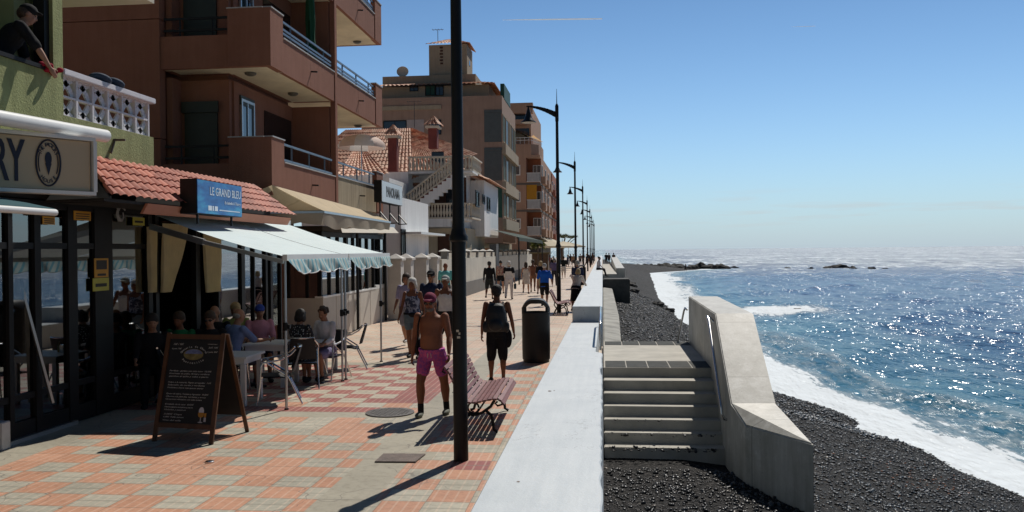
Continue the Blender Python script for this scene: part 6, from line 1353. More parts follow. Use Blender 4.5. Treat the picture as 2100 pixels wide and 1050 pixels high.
GREYH, BLOND, BROWNH, DARKH, WHITEH = (.26,.25,.23), (.36,.25,.12), (.048,.026,.014), (.016,.012,.010), (.55,.52,.47)
class Fig: pass
def limb(mb, pts, rs, n=12):
    mb.tube(pts, rs, n)
    for p, r in zip(pts, rs): mb.ell(p, r, r, r, 10, 6)
def ringloft(mb, rings, n=18):
    """rings: (centre, side vector*half width, front vector*half depth)"""
    o = len(mb.v)
    for c, a, b_ in rings:
        for j in range(n): t = 2*math.pi*j/n; mb.v.append(tuple(Vector(c)+Vector(a)*math.cos(t)+Vector(b_)*math.sin(t)))
    for i in range(len(rings)-1):
        for j in range(n): mb.f.append([o+i*n+j, o+i*n+(j+1) % n, o+(i+1)*n+(j+1) % n, o+(i+1)*n+j]); mb.m.append(0)
    mb.f.append([o+j for j in range(n)][::-1]); mb.m.append(0); mb.f.append([o+(len(rings)-1)*n+j for j in range(n)]); mb.m.append(0)
def person(label, x, y, face, h=1.7, pose=None, sk=MEDIUM, wear=(), hair=('short', BROWNH), vox=.016, z=0, fat=1.0, female=False, group=None, glasses=False, beard=None, bulk=1.0, head_turn=0):
    p = dict(hl=8, kl=6, hr=-8, kr=10, al=-8, ar=8, abl=7, abr=7, el=14, er=14, lean=2, nod=4, spread=1.0); rp = random.Random(label)
    if not pose or 'kl' not in pose: k_ = rp.choice((-1, 1))*rp.uniform(9, 22); p.update(hl=k_, hr=-k_*.8, kl=4 if k_ > 0 else 22, kr=22 if k_ > 0 else 4, al=-k_*.8, ar=k_*.9, el=rp.uniform(10, 38), er=rp.uniform(10, 38), lean=rp.uniform(1, 6), abl=rp.uniform(5, 11), abr=rp.uniform(5, 11))
    p.update(pose or {})
    F = Fig(); X = V(1,0,0)
    lam = R(p['lean']); up = V(0, math.sin(lam), math.cos(lam)); fw = V(0, math.cos(lam), -math.sin(lam))
    P0 = V(0, 0, 0); broad = .92 if female else 1.05; hipw = 1.06 if female else .97
    def dirf(a, side=0): a = R(a); return V(side, math.sin(a), -math.cos(a)).normalized()
    leg = {}
    for s, hk, kk in ((-1, 'hl', 'kl'), (1, 'hr', 'kr')):
        hip = P0+X*(.052*hipw*s)+V(0,0,-.01); kn = hip+dirf(p[hk], .045*s*p['spread'])*.245; an = kn+dirf(p[hk]-p[kk], .01*s)*.232; leg[s] = (hip, kn, an)
    low = min(leg[s][2].z for s in (-1, 1))-.042
    sh0 = P0+up*.285
    arm = {}
    for s, ak, bk_, ek in ((-1, 'al', 'abl', 'el'), (1, 'ar', 'abr', 'er')):
        sh = sh0+X*(.105*broad*s)-up*.006; a = p[ak]; d = V(s*math.sin(R(p[bk_])), math.sin(R(a))*math.cos(R(p[bk_])), -math.cos(R(a))*math.cos(R(p[bk_]))); e_ = sh+d*.172
        a2 = a+p[ek]; ab2 = p[bk_]*.5-(p.get('in', 0)); d2 = V(s*math.sin(R(ab2)), math.sin(R(a2))*math.cos(R(ab2)), -math.cos(R(a2))*math.cos(R(ab2))); w = e_+d2*.150; arm[s] = (sh, e_, w, d2)
    neck = P0+up*.315; nodv = R(p['nod']+p['lean']*.45); hup = V(0, math.sin(nodv), math.cos(nodv)); hfw = V(0, math.cos(nodv), -math.sin(nodv)); tr = R(head_turn); hx = X*math.cos(tr)+hfw*math.sin(tr); hfw = hfw*math.cos(tr)-X*math.sin(tr); hc = neck+up*.018+hup*.068+hfw*.012
    TOR = [(-.055,.068,.055), (-.02,.088*hipw,.066), (.03,.093*hipw,.066*fat), (.09,.083*(1+.5*(fat-1)),.060*fat), (.14,.082*(1+.3*(fat-1)),.061*fat), (.20,.094*broad,.067*(1+.3*(fat-1))), (.245,.100*broad,.064), (.275,.090*broad,.052), (.295,.055,.040), (.32,.034,.034), (.345,.032,.033)]
    def tr_ring(t, w, d, k=1.0, off=0.0): return (P0+up*t+fw*(.006+(.010*(fat-1)*8 if .0 < t < .2 else 0)), X*(w*k+off), fw*(d*k+off))
    mb = MB(); ringloft(mb, [tr_ring(*q) for q in TOR])
    for s in (-1, 1):
        hip, kn, an = leg[s]; mid = hip.lerp(kn, .5); cf = kn.lerp(an, .3)-dirf(p['hl' if s < 0 else 'hr']).cross(X)*.0+V(0,-.007,0)
        limb(mb, [hip, mid, kn], [.050*bulk, .043*bulk, .031*bulk]); limb(mb, [kn, cf, kn.lerp(an, .7), an], [.030*bulk, .033*bulk, .022*bulk, .018])
        mb.ell(an+V(.004*s, .035, -.022), .024, .062, .019, 10, 7)
        sh, e_, w, d2 = arm[s]; limb(mb, [sh, sh.lerp(e_, .45), e_], [bulk*(.029 if not female else .025), bulk*(.026 if not female else .021), .020*bulk]); limb(mb, [e_, e_.lerp(w, .35), w], [.0205*bulk, .021*bulk, .0135])
        # hand: palm, four fingers and a thumb, curled towards the front
        sx = X*s; cur = (fw*.25+d2).normalized(); side = fw*.9-d2*fw.dot(d2); side.normalize(); inn = -sx
        hc_ = w+d2*.030; mb.ell(hc_, .011, .020, .027, 10, 6, Matrix((inn, side, d2)).transposed().to_3x3())
        for q, (o_, L_) in enumerate(((-.014,.034), (-.005,.039), (.005,.037), (.013,.029))):
            b0_ = w+d2*.050+side*(-o_); k1 = b0_+(d2*.9+inn*.35).normalized()*L_*.55; k2 = k1+(d2*.5+inn*.85).normalized()*L_*.5; limb(mb, [b0_, k1, k2], [.0062, .0058, .0048], 7)
        t0_ = w+d2*.022+side*.014; t1_ = t0_+(side*.7+d2*.7+inn*.3).normalized()*.022; limb(mb, [t0_, t1_, t1_+(d2*.8+inn*.4+side*.2).normalized()*.018], [.0075, .0066, .0055], 7)
    Rh = Matrix((hx, hfw, hup)).transposed().to_3x3()
    def hp_(a, b_, c): return hc+hx*a+hfw*b_+hup*c
    limb(mb, [neck-up*.02, hc-hup*.04], [.032, .031]); mb.ell(hp_(0, -.004, .012), .045, .055, .054, 16, 10, Rh); mb.ell(hp_(0, .012, -.030), .036, .042, .038, 14, 8, Rh)
    mb.ell(hp_(0, .030, -.052), .020, .018, .014, 10, 6, Rh)
    limb(mb, [hp_(0, .050, .006), hp_(0, .060, -.014)], [.006, .009]); mb.ell(hp_(0, .050, .012), .030, .008, .007, 10, 5, Rh)
    for s in (-1, 1): mb.ell(hp_(.045*s, -.004, -.006), .007, .012, .018, 8, 6, Rh); mb.ell(hp_(.022*s, .040, -.018), .014, .012, .012, 8, 5, Rh)
    mb.v = [tuple(Vector(q)*h) for q in mb.v]
    me = remeshed(mb, vox, 3, skin(sk), "body")
    root = thing("person", label, "person", (x, y, z-low*h), group, R(-face))
    body = bpy.data.objects.new("body", me); COL.objects.link(body); body.parent = root
    def part(m_, name, mat, v=None, sm=3):
        m_.v = [tuple(Vector(q)*h) for q in m_.v]; me_ = remeshed(m_, v or vox, sm, mat, name)
        if vox < .0165 and name in ('shirt', 'shorts', 'trousers', 'skirt', 'jacket', 'cardigan', 'vest', 'shawl', 'cap', 'hair'):
            amp_ = .011 if name not in ('cap', 'hair', 'vest') else (.004 if name == 'vest' else .006); fq = 9 if name != 'hair' else 22
            for v_ in me_.vertices: c_ = v_.co; v_.co = c_+v_.normal*amp_*(mnoise.noise(Vector((c_.x*fq+x, c_.y*fq+y, c_.z*fq*.7)))+.5*mnoise.noise(Vector((c_.x*24+c_.z*14, c_.y*24, c_.z*10-c_.x*8)))+.25)
        o = bpy.data.objects.new(name, me_); COL.objects.link(o); o.parent = root; return o
    def small(m_, name, mat):
        m_.v = [tuple(Vector(q)*h) for q in m_.v]; o = m_.build(name, mat, root, smooth=True, local=True); return o
    for w in wear:
        kind, mat = w[0], w[1]; a = w[2] if len(w) > 2 else None; m_ = MB(); of = .008
        if kind == 'shirt':       # (kind, mat, sleeve 0..2, hem t)
            hem = w[3] if len(w) > 3 else -.03; R_ = [tr_ring(t, ww, d, 1.05, of) for t, ww, d in TOR if hem < t < .30]; t0 = hem; ww0 = .095*hipw; R_ = [tr_ring(hem, ww0, .068*fat, 1.06, of)]+R_; R_.append(tr_ring(.312, .040, .040, 1.0, .004)); ringloft(m_, R_)
            for s in (-1, 1):
                sh, e_, wr, d2 = arm[s]
                if a and a > 0:
                    k = min(a, 1.0); q = sh.lerp(e_, k); limb(m_, [sh, sh.lerp(e_, .5*k), q], [.036, .035, .034 if a < 1.2 else .029])
                    if a > 1: q2 = e_.lerp(wr, a-1); limb(m_, [e_, q2], [.028, .024])
            part(m_, w[4] if len(w) > 4 else 'shirt', mat)
        elif kind == 'vest':
            R_ = [tr_ring(t, ww, d, 1.04, of*.7) for t, ww, d in TOR if -.02 < t < .24]; R_.append(tr_ring(.25, .075, .058, 1.02, .004)); ringloft(m_, R_)
            for s in (-1, 1): limb(m_, [P0+up*.235+X*.058*s+fw*.045, P0+up*.29+X*.058*s+fw*.01, P0+up*.235+X*.058*s-fw*.04], [.018, .017, .018])
            part(m_, 'vest', mat)
        elif kind in ('shorts', 'trousers'):   # a = fraction of thigh (shorts) ; trousers full
            R_ = [tr_ring(t, ww, d, 1.06, of+.004) for t, ww, d in [(-.065,.075,.06)]+TOR if t < .06]; ringloft(m_, R_)
            for s in (-1, 1):
                hip, kn, an = leg[s]
                if kind == 'shorts': fr = min(a, 1.0); q = hip.lerp(kn, fr); limb(m_, [hip, hip.lerp(kn, fr*.5), q], [.057, .058, .054 if fr < .9 else .046])
                else: limb(m_, [hip, hip.lerp(kn, .5), kn], [.056, .050, .042]); limb(m_, [kn, kn.lerp(an, .92)], [.041, .033])
                if kind == 'shorts' and a > 1: limb(m_, [kn, kn.lerp(an, a-1)], [.044, .040])
            part(m_, kind, mat)
        elif kind == 'skirt':      # a = length from waist, flare
            fl = w[3] if len(w) > 3 else 1.25; R_ = [tr_ring(.05, .092*hipw, .064*fat, 1.05, of), tr_ring(.0, .096*hipw, .07*fat, 1.08, of)]; L_ = a
            R_ += [(P0+V(0, .0, -.02-L_*q), X*(.104*(1+(fl-1)*q)), V(0,1,0)*(.082*(1+(fl-1)*q))) for q in (.2, .5, .8, 1.0)]; ringloft(m_, R_); part(m_, 'skirt', mat)
        elif kind == 'shoes':
            for s in (-1, 1): hip, kn, an = leg[s]; m_.ell(an+V(.004*s, .036, -.022), .030, .072, .023, 12, 8); m_.ell(an+V(.0, -.004, -.006), .026, .03, .028, 10, 6)
            part(m_, 'shoes', mat)
        elif kind == 'socks':
            for s in (-1, 1): hip, kn, an = leg[s]; limb(m_, [kn.lerp(an, .72), an+V(0,0,-.005)], [.026, .025])
            part(m_, 'socks', mat)
        elif kind == 'cap':
            m_.ell(hp_(0, -.004, .028), .051, .061, .048, 16, 10, Rh); m_.ell(hp_(0, .056, .034), .040, .040, .007, 14, 6, Rh); part(m_, 'cap', mat, min(vox, .011))
        elif kind == 'hat':
            m_.ell(hp_(0, -.004, .028), .050, .060, .050, 16, 10, Rh); m_.ell(hp_(0, 0, .022), .088, .095, .008, 18, 6, Rh); part(m_, 'hat', mat, min(vox, .012))
        elif kind == 'shawl':
            R_ = [tr_ring(t, ww, d, 1.1, .016) for t, ww, d in TOR if .15 < t < .30]; ringloft(m_, R_)
            for s in (-1, 1): sh, e_, wr, d2 = arm[s]; limb(m_, [sh, sh.lerp(e_, .6)], [.042, .044])
            part(m_, 'shawl', mat)
        elif kind == 'belt_bag':
            ringloft(m_, [tr_ring(.02, .098*hipw, .07*fat, 1.06, .012), tr_ring(.045, .096*hipw, .068*fat, 1.06, .012)]); m_.ell(P0+up*.025+fw*.09+X*-.02, .05, .03, .032, 10, 6); part(m_, 'belt_bag', mat)
    if hair:
        kind, hcx = hair; m_ = MB(); hk_ = .88 if any(w[0] in ('cap', 'hat') for w in wear) else 1.0; hm = M("hair %s" % kind, hcx, .7, var=.35, vscale=18, bump=.6, bscale=70) if ("hair", hcx) not in _pm else _pm[("hair", hcx)]; _pm[("hair", hcx)] = hm
        if kind == 'short':
            m_.ell(hp_(0, -.010, .030 if hk_ == 1 else .016), .055*hk_, .062*hk_, .054*hk_, 16, 10, Rh); m_.ell(hp_(0, -.03, -.002), .051, .042, .045*hk_, 12, 8, Rh)
        elif kind == 'bob':
            m_.ell(hp_(0, -.012, .022), .055, .062, .055, 16, 10, Rh)
            for s in (-1, 1): m_.ell(hp_(.044*s, -.014, -.025), .018, .038, .045, 10, 7, Rh)
            m_.ell(hp_(0, -.038, -.022), .048, .030, .05, 12, 8, Rh)
        elif kind == 'long':
            m_.ell(hp_(0, -.012, .022), .053, .060, .052, 16, 10, Rh); m_.ell(hp_(0, -.044, -.05), .050, .026, .09, 12, 8, Rh)
            for s in (-1, 1): m_.ell(hp_(.042*s, -.022, -.04), .016, .034, .06, 10, 7, Rh)
        elif kind == 'curly':
            rr_ = np.random.RandomState(int(abs(x*100)))
            for q in range(26):
                th, ph = rr_.rand()*6.28, rr_.rand()*1.75; d = V(math.sin(ph)*math.cos(th), math.sin(ph)*math.sin(th), math.cos(ph))
                if d.y > .45 and d.z < .55: continue
                m_.ell(hp_(d.x*.048, d.y*.054-.01, d.z*.05+.02), .020, .020, .019, 8, 6)
            m_.ell(hp_(0, -.014, .022), .050, .056, .05, 14, 8, Rh)
        elif kind == 'bald': m_.ell(hp_(0, -.03, -.004), .047, .036, .03, 12, 8, Rh)
        elif kind == 'bun': m_.ell(hp_(0, -.012, .022), .050, .057, .05, 16, 10, Rh); m_.ell(hp_(0, -.05, .055), .026, .026, .026, 10, 7)
        part(m_, 'hair', hm, min(vox, .013), 2)
    if vox <= .017:
        m_ = MB()
        for s in (-1, 1): m_.ell(hp_(.0185*s, .0475, .003), .0055, .004, .0035, 8, 6, Rh)
        if not glasses: small(m_, 'eyes', EYE_M)
        m_ = MB(); m_.ell(hp_(0, .0545, -.034), .014, .004, .0035, 10, 6, Rh); small(m_, 'mouth', MOUTH)
        if glasses:
            m_ = MB()
            for s in (-1, 1): m_.ell(hp_(.019*s, .053, .003), .016, .005, .012, 10, 6, Rh); m_.bar(hp_(.034*s, .050, .005), hp_(.046*s, -.002, .004), .004, .004)
            m_.bar(hp_(-.006, .056, .005), hp_(.006, .056, .005), .004, .004); small(m_, 'sunglasses', LENS)
        if beard: m_ = MB(); m_.ell(hp_(0, .026, -.052), .032, .034, .024, 14, 8, Rh); part(m_, 'beard', cl(beard), min(vox, .012), 1)
    F.root = root; F.arm = arm; F.h = h; F.low = low; F.leg = leg
    F.at = lambda q: Matrix.Rotation(R(-face), 3, 'Z') @ (Vector(q)*h)+V(x, y, z-low*h)
    F.P0, F.up, F.fw, F.X, F.hp = P0, up, fw, X, hp_
    return F
def ground(px, py): q = UZ(px, py); return q.x, q.y
BLK = cl((.012,.012,.014)); NAVY = cl((.018,.025,.06)); WHT = cl((.62,.60,.58)); SHOEB = cl((.02,.02,.02), .6); SHOEW = cl((.5,.5,.47), .6)

# walkers coming towards the camera
px_ = (-2.38, 11.75)
p1 = person("shirtless tanned man in pink floral shorts and a burgundy cap walking beside the lamp post", px_[0], px_[1], 184, 1.755, dict(hl=-9, kl=6, hr=16, kr=20, al=14, ar=-12, abl=15, abr=12, el=24, er=20, lean=5, nod=12, spread=3.1), (.27,.10,.052),
     [('shorts', cl((.56,.085,.26), pat=('floral', (.32,.07,.30), 30)), .62), ('shoes', cl((.16,.17,.14), .7)), ('socks', cl((.02,.02,.022))), ('cap', cl((.19,.032,.065)))], ('short', GREYH), .0105, fat=1.22, bulk=1.14, glasses=True, beard=(.17,.13,.11))
g = MB(); A = p1.at(p1.P0+p1.up*.298+p1.X*.062+p1.fw*.012); pts = [p1.at(p1.P0+p1.up*t+p1.X*xx+p1.fw*ff) for t, xx, ff in ((.10,.105,-.05), (.2,.098,-.07), (.27,.085,-.05), (.306,.075,.0), (.285,.078,.05), (.22,.088,.08), (.12,.095,.078), (.04,.118,.05), (-.01,.128,.0))]
g.tube(pts, .012, 6); sb = tag(g.build("shoulder_bag", BLK), "black strap bag hanging from the shirtless man's shoulder", "bag"); c = p1.at(p1.P0+p1.up*.03+p1.X*.135-p1.fw*.045); g = MB(); g.ell(c, .06, .10, .13, 12, 8); g.build("pouch", BLK, sb, smooth=True)
m_ = MB()
for q in (-.018, .018): m_.tube([Vector(a)*p1.h for a in (p1.P0+p1.up*.045+p1.fw*.094+p1.X*q*.3, p1.P0+p1.up*.01+p1.fw*.098+p1.X*q*.6, p1.P0-p1.up*.035+p1.fw*.096+p1.X*q*.8)], .005, 6)
m_.build("drawstring", cl((.6,.5,.5)), p1.root, local=True)
x, y = ground(848, 735); person("white haired woman in a blue patterned sleeveless top, denim shorts and belt bag", x, y, 183, 1.76, dict(al=-14, ar=10, hl=12, hr=-10, lean=3), TANNED,
     [('vest', cl((.025,.035,.075), pat=('floral', (.30,.33,.42), 15))), ('shorts', cl((.10,.14,.18)), .5), ('belt_bag', BLK), ('shoes', SHOEB)], ('bob', WHITEH), .013, female=True)
x, y = ground(845, 716); person("brown haired woman in a lavender shirt walking half hidden behind the white haired woman", x-.25, y+.6, 183, 1.80, {}, MEDIUM, [('shirt', cl((.36,.33,.48)), .8), ('shorts', cl((.2,.2,.25)), .8), ('shoes', SHOEW)], ('bob', BROWNH), .018, female=True)
x, y = ground(886, 716); person("man in a navy polo shirt, black cap and sunglasses behind the shirtless man", x, y, 182, 1.90, dict(al=6, ar=-6), MEDIUM, [('shirt', NAVY, .75), ('shorts', cl((.06,.06,.07)), .95), ('cap', BLK), ('shoes', SHOEB)], ('short', DARKH), .014, glasses=True)
x, y = ground(916, 728); person("man in a white sleeveless top and pale cap half hidden by the near lamp post", x, y, 182, 1.80, dict(abl=12, abr=12), TANNED, [('vest', WHT), ('shorts', BLK, .9), ('cap', cl((.36,.38,.36))), ('shoes', SHOEW)], ('short', GREYH), .015)
x, y = ground(914, 640); person("bald man in a turquoise polo shirt walking by the garden wall", x, y, 160, 1.88, {}, TANNED, [('shirt', cl((.12,.42,.42)), .8), ('shorts', cl((.1,.1,.1)), .9)], None, .02)
# walkers going away
x, y = 1020, 785; x, y = ground(x, y)
p2 = person("walker seen from behind in black with a big black backpack, just past the bench", x, y, -3, 1.70, dict(hl=2, hr=3, kl=3, kr=4, al=-4, ar=2, abl=11, abr=14, er=24, el=18, lean=2, spread=.9), TANNED, [('vest', BLK), ('shorts', BLK, 1.12), ('shoes', SHOEB)], ('short', DARKH), .0125)
bp_ = thing("backpack", "big black hiking backpack on the walker's back", "backpack", p2.at(p2.P0+p2.up*.14-p2.fw*.12)); BPM = M("backpack nylon", (.010,.010,.011), .6, var=.3, vscale=10, bump=.3, bscale=35)
m_ = MB(); ringloft(m_, [(p2.P0+p2.up*t-p2.fw*(.112+o_), p2.X*w, p2.fw*d) for t, w, d, o_ in ((.0,.085,.05,0), (.03,.105,.062,.005), (.12,.108,.070,.01), (.20,.10,.066,.008), (.265,.082,.05,0), (.29,.05,.03,-.01))]); m_.ell(p2.P0+p2.up*.07-p2.fw*.185, .075, .035, .06, 12, 8)
for s in (-1, 1): m_.ell(p2.P0+p2.up*.05-p2.fw*.12+p2.X*.11*s, .03, .04, .06, 10, 7)
m_.v = [tuple(p2.at(Vector(q))) for q in m_.v]; me = remeshed(m_, .014, 3, BPM, "pack"); me.transform(Matrix.Translation(-bp_.location)); o = bpy.data.objects.new("pack", me); COL.objects.link(o); o.parent = bp_
for s in (-1, 1):
    g = MB(); g.tube([p2.at(p2.P0+p2.up*t+p2.X*xx*s+p2.fw*ff) for t, xx, ff in ((.25,.065,-.08), (.298,.066,-.02), (.285,.07,.045), (.2,.085,.075), (.1,.1,.03), (.05,.1,-.06))], .016, 6); g.build("strap", BPM, bp_)
jk = p2.at(p2.P0-p2.up*.07+p2.X*.115); g = MB(); g.ell((jk.x, jk.y, jk.z), .07, .05, .17, 12, 8); tag(g.build("rolled_jacket", BLK, smooth=True), "black jacket hanging from the backpacker's waist", "jacket")
def away(label, px, py, h, wear, hair, sk=MEDIUM, pose=None, vox=.022, face=0, **k):
    if vox < .03 and not any(w[0] == 'shoes' for w in wear): wear = list(wear)+[('shoes', SHOEB)]
    x, y = ground(px, py); return person(label, x, y, face, h, pose or {}, sk, wear, hair, vox, **k)
away("man in a black jacket and dark shorts walking away along the garden wall", 1004, 614, 1.82, [('shirt', BLK, 1.9, -.05, 'jacket'), ('shorts', cl((.03,.035,.035)), .9), ('shoes', SHOEB)], ('short', DARKH), TANNED, dict(abl=12, abr=10))
away("woman in a floral blouse and short black shorts walking between two others", 1027, 602, 1.78, [('shirt', cl((.28,.10,.09), pat=('floral', (.5,.4,.3), 14)), .3), ('shorts', BLK, .45)], ('bun', DARKH), FAIR, female=True)
w3 = away("person in white with a black shawl and a dark handbag walking away", 1044, 614, 1.82, [('shirt', WHT, 1.4, -.06), ('trousers', cl((.58,.55,.55))), ('shawl', BLK), ('shoes', SHOEB)], ('bob', WHITEH), FAIR, female=True)
q = w3.at(w3.arm[1][2]); g = MB(); g.obox((q.x+.03, q.y, q.z-.28), (1,0,0), (0,1,0), (0,0,1), .05, .13, .13); hb = tag(g.build("handbag", cl((.015,.035,.05)), bevel=.02), "dark teal handbag hanging from the hand of the person in white", "handbag"); g = MB(); g.tube([(q.x+.03, q.y-.09, q.z-.15), (q.x+.01, q.y, q.z+.0), (q.x+.03, q.y+.09, q.z-.15)], .008, 5); g.build("strap", BLK, hb)
away("woman in a short white dress walking away with long brown hair", 1079, 603, 1.72, [('vest', cl((.60,.54,.48))), ('skirt', cl((.60,.54,.48)), .20, 1.25)], ('long', BROWNH), FAIR, female=True, pose=dict(abl=14, abr=12))
away("bare tanned person in swimwear just right of the woman in the white dress", 1093, 599, 1.80, [('shorts', cl((.20,.10,.06)), .3)], ('short', BROWNH), TANNED)
away("heavy man in a bright blue shirt and black shorts walking away", 1117, 628, 1.80, [('shirt', cl((.012,.10,.50)), .9, -.07), ('shorts', BLK, .9), ('cap', cl((.30,.30,.30))), ('shoes', SHOEB)], ('short', WHITEH), FAIR, dict(abl=14, abr=14), .02, fat=1.22)
away("blonde woman in dark clothes beyond the man in the bright blue shirt", 1109, 606, 1.78, [('shirt', BLK, .8), ('skirt', cl((.4,.36,.2)), .3, 1.2)], ('bob', BLOND), FAIR, female=True)
away("man in a purple grey shirt and dark trousers left of the second lamp post", 1137, 586, 1.80, [('shirt', cl((.12,.10,.20)), .9), ('trousers', cl((.03,.03,.04)))], ('short', GREYH), FAIR)
away("man in a black top and white shorts right of the second lamp post", 1156, 571, 1.82, [('shirt', cl((.015,.02,.02)), .9), ('shorts', WHT, 1.0)], ('short', BROWNH), FAIR, vox=.03)
away("dark clothed person far off, left of the man in white shorts", 1135, 565, 1.78, [('shirt', BLK, .9), ('trousers', BLK)], ('short', GREYH), FAIR, vox=.035)
person("stooping blonde woman in a cream cardigan and black skirt with hands on the sea wall", -1.02, 32.0, 20, 1.66, dict(lean=24, nod=14, al=34, ar=38, el=8, er=8, hl=4, hr=2), FAIR, [('shirt', cl((.56,.47,.40)), 1.85, -.04, 'cardigan'), ('skirt', BLK, .27, 1.25), ('shoes', SHOEB)], ('bob', BLOND), .018, female=True)
person("man in a navy shirt and dark trousers by the wall next to the stooping woman", -1.15, 38.5, 10, 1.84, dict(al=20, el=30), FAIR, [('shirt', NAVY, .9), ('trousers', NAVY)], ('short', GREYH), .02)
sit = dict(hl=84, hr=80, kl=70, kr=62, al=-20, ar=20, el=10, er=30, lean=6)
def seat_on(F_, zs): F_.root.location.z = zs+.055*F_.h
f_ = person("person in white and black sitting on the sea wall with legs over the beach side", -.32, 58, 90, 1.72, sit, MEDIUM, [('shirt', cl((.55,.5,.5)), .8), ('trousers', BLK), ('shoes', SHOEB)], ('bun', DARKH), .022, female=True); seat_on(f_, .95)
CROWD = [(1128,553,'short'),(1146,549,'bob'),(1164,551,'short'),(1170,545,'bob'),(1176,548,'short'),(1190,545,'short'),(1196,543,'bob'),(1203,549,'short'),(1211,547,'short'),(1216,543,'bob'),(1206,540,'short')]
cc = [("red", (.25,.03,.03)), ("pale", (.5,.48,.45)), ("dark blue", (.03,.04,.10)), ("black", (.015,.015,.018)), ("tan", (.3,.2,.13)), ("grey", (.14,.14,.15)), ("rust", (.28,.10,.04)), ("navy", (.02,.025,.06)), ("charcoal", (.04,.04,.045)), ("brown", (.10,.06,.04)), ("plum", (.09,.03,.07))]
for k, ((px, py, hr), (nm, c)) in enumerate(zip(CROWD, cc)):
    x, y = ground(px, py); person("tiny distant walker in a %s top in the far promenade crowd" % nm, x, y, (0, 180, 90, 0, 180)[k % 5], 1.74+.01*k, {}, MEDIUM, [('shirt', cl(c), .9), ('trousers' if k % 2 else 'shorts', cl((.04,.04,.05)), .9)], (hr, (DARKH, BLOND, GREYH)[k % 3]), .045, group="distant crowd on the promenade")
for k, (px, py, nm, c) in enumerate(((1243, 541, "black", (.015,.015,.017)), (1248.5, 541, "dark grey", (.05,.05,.055)), (1258, 541, "brown", (.10,.06,.05)))):
    q = UZ(px, py, .15); person("tiny person in a %s top standing on the far beach platform" % nm, q.x, min(q.y, 128), 0, 1.72, {}, MEDIUM, [('shirt', cl(c), .9), ('trousers', BLK)], ('short', DARKH), .05, z=.15, group="people on the far platform")
q = UZ(1404, 556, SEA); person("tiny dark figure standing in the water's edge by the row of far rocks", q.x, q.y-2, 40, 1.75, dict(al=30, el=40), MEDIUM, [('shirt', BLK, .9), ('shorts', BLK, .9)], ('short', DARKH), .05, z=SEA-.15)

# seated diners
sp = dict(hl=82, hr=80, kl=80, kr=76, lean=6, nod=8, al=20, ar=22, el=50, er=52, spread=1.6)
def diner(label, x, y, face, h, wear, hair, sk=MEDIUM, pose=None, vox=.017, **k):
    wear = list(wear)+[('shoes', SHOEB)]; q = dict(sp); q.update(pose or {}); f = person(label, x, y, face, h, q, sk, wear, hair, vox, **k); f.root.location.z = .45+.06*h; return f
s1 = diner("curly haired woman in a white jacket sitting with a menu on her lap", -4.98, 15.0, 196, 1.66, [('shirt', cl((.58,.56,.58)), 1.8, -.05, 'jacket'), ('skirt', cl((.22,.20,.33)), .07, 1.1), ('shorts', cl((.22,.20,.33)), .8)], ('curly', (.045,.025,.015)), MEDIUM, dict(kl=92, kr=84, nod=16, al=16, ar=16, el=62, er=60), .0125, female=True)
q = s1.at(V(.02, .20, .10)); g = MB(); g.obox(q, (1,.1,0), (0,1,.25), (0,-.25,1), .20, .14, .012); tag(g.build("menu_board", M("brown menu cover", (.20,.12,.06), .6), bevel=.004), "brown menu held on the lap of the woman in the white jacket", "menu")
g = MB(); g.obox(q+V(.03,-.02,.022), (1,.1,0), (0,1,.25), (0,-.25,1), .13, .09, .003); tag(g.build("paper", M("printed paper", (.55,.56,.58), .7, var=.2, vscale=20)), "pale printed sheet lying on the brown menu", "paper")
diner("dark haired woman in a black dotted dress with her back to the camera", -5.22, 14.2, 10, 1.66, [('shirt', cl((.012,.012,.014), pat=('dots', (.45,.45,.43), 26)), 1.0, -.05), ('skirt', cl((.012,.012,.014), pat=('dots', (.45,.45,.43), 26)), .06, 1.1), ('shorts', cl((.012,.012,.014), pat=('dots', (.45,.45,.43), 26)), .95)], ('bob', DARKH), MEDIUM, dict(al=30, el=40), female=True)
diner("man in a light blue shirt sitting at the table with his arms forward", -6.2, 13.65, 30, 1.78, [('shirt', cl((.16,.22,.40)), .9), ('shorts', cl((.05,.05,.07)), .9)], ('bald', GREYH), MEDIUM, dict(al=45, ar=45, el=45, er=45, lean=14))
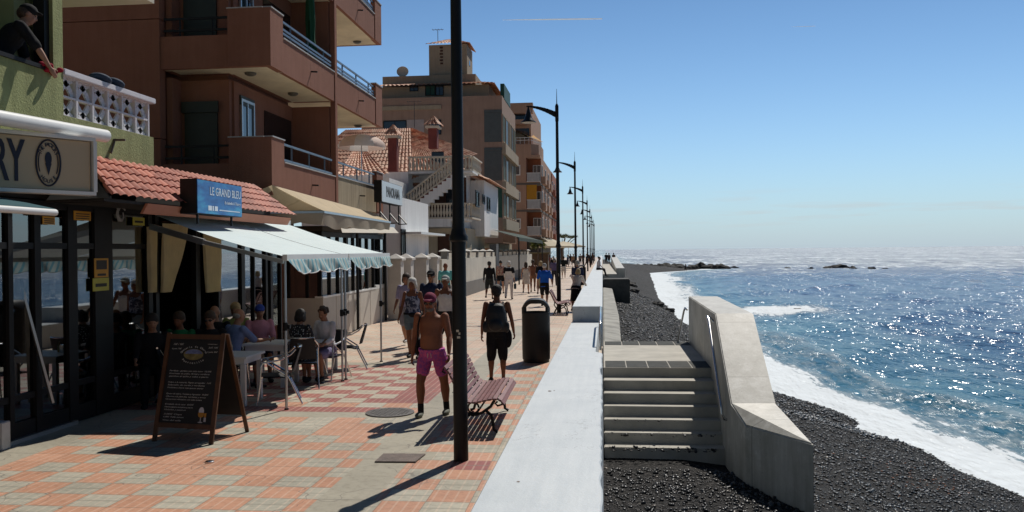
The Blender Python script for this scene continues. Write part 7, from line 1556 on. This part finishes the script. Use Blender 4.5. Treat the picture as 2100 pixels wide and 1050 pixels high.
diner("person in a pink top and blue cap at the table under the awning", -6.25, 15.0, 150, 1.74, [('shirt', cl((.52,.22,.28)), .9), ('shorts', NAVY, .9), ('cap', cl((.03,.06,.30)))], ('short', BROWNH), MEDIUM)
diner("man in dark sunglasses and black top sitting in the shade behind the white table", -6.3, 13.2, 170, 1.74, [('shirt', BLK, .9), ('shorts', BLK, .9)], ('short', BROWNH), MEDIUM, glasses=True)
diner("person in a bright green shirt deep in the shade behind the chalkboard", -6.75, 13.1, 180, 1.74, [('shirt', cl((.015,.16,.06)), .9), ('shorts', BLK, .9)], ('short', BROWNH), TANNED)
diner("bald man in black sitting against the curtained restaurant glass", -6.75, 14.35, 175, 1.80, [('shirt', BLK, .9), ('shorts', BLK, .9)], ('bald', GREYH), MEDIUM)
diner("person in a yellow green top at the back of the terrace by the glass", -6.8, 15.3, 175, 1.76, [('shirt', cl((.30,.34,.12)), .9), ('shorts', BLK, .9)], ('short', BLOND), MEDIUM)
diner("dark dressed person at the left of the chalkboard in the restaurant doorway", -6.95, 12.55, 150, 1.76, [('shirt', BLK, 1.6), ('trousers', BLK)], ('short', DARKH), MEDIUM)
# the man leaning out of the window
lm = person("man in black and a black cap leaning out of the green house window", -7.2, 9.0, 48, 1.78, dict(lean=34, nod=2, al=20, ar=36, abl=8, abr=4, el=10, er=-6, hl=0, hr=0, kl=2, kr=2), (.36,.19,.13), [('shirt', BLK, .95), ('trousers', BLK), ('cap', BLK)], ('short', BROWNH), .012, z=3.75, bulk=1.1)
want = UX(57, 30, -7.08); have = lm.at(lm.hp(0, 0, 0)); lm.root.location += want-have
q = UX(104, 138, -6.95); g = MB()
rs = np.random.RandomState(8)
for k in range(7): g.ell((q.x+.03*rs.randn(), q.y+.05*rs.randn(), q.z-.03+.02*rs.randn()), .045, .05, .035, 8, 6)
me = remeshed(g, .012, 2, cl((.30,.012,.03)), "red_cloth"); o = bpy.data.objects.new("red_cloth", me); COL.objects.link(o); tag(o, "crumpled red cloth under the hand of the man at the window", "cloth")
bpy.data.scenes.remove(TMP)
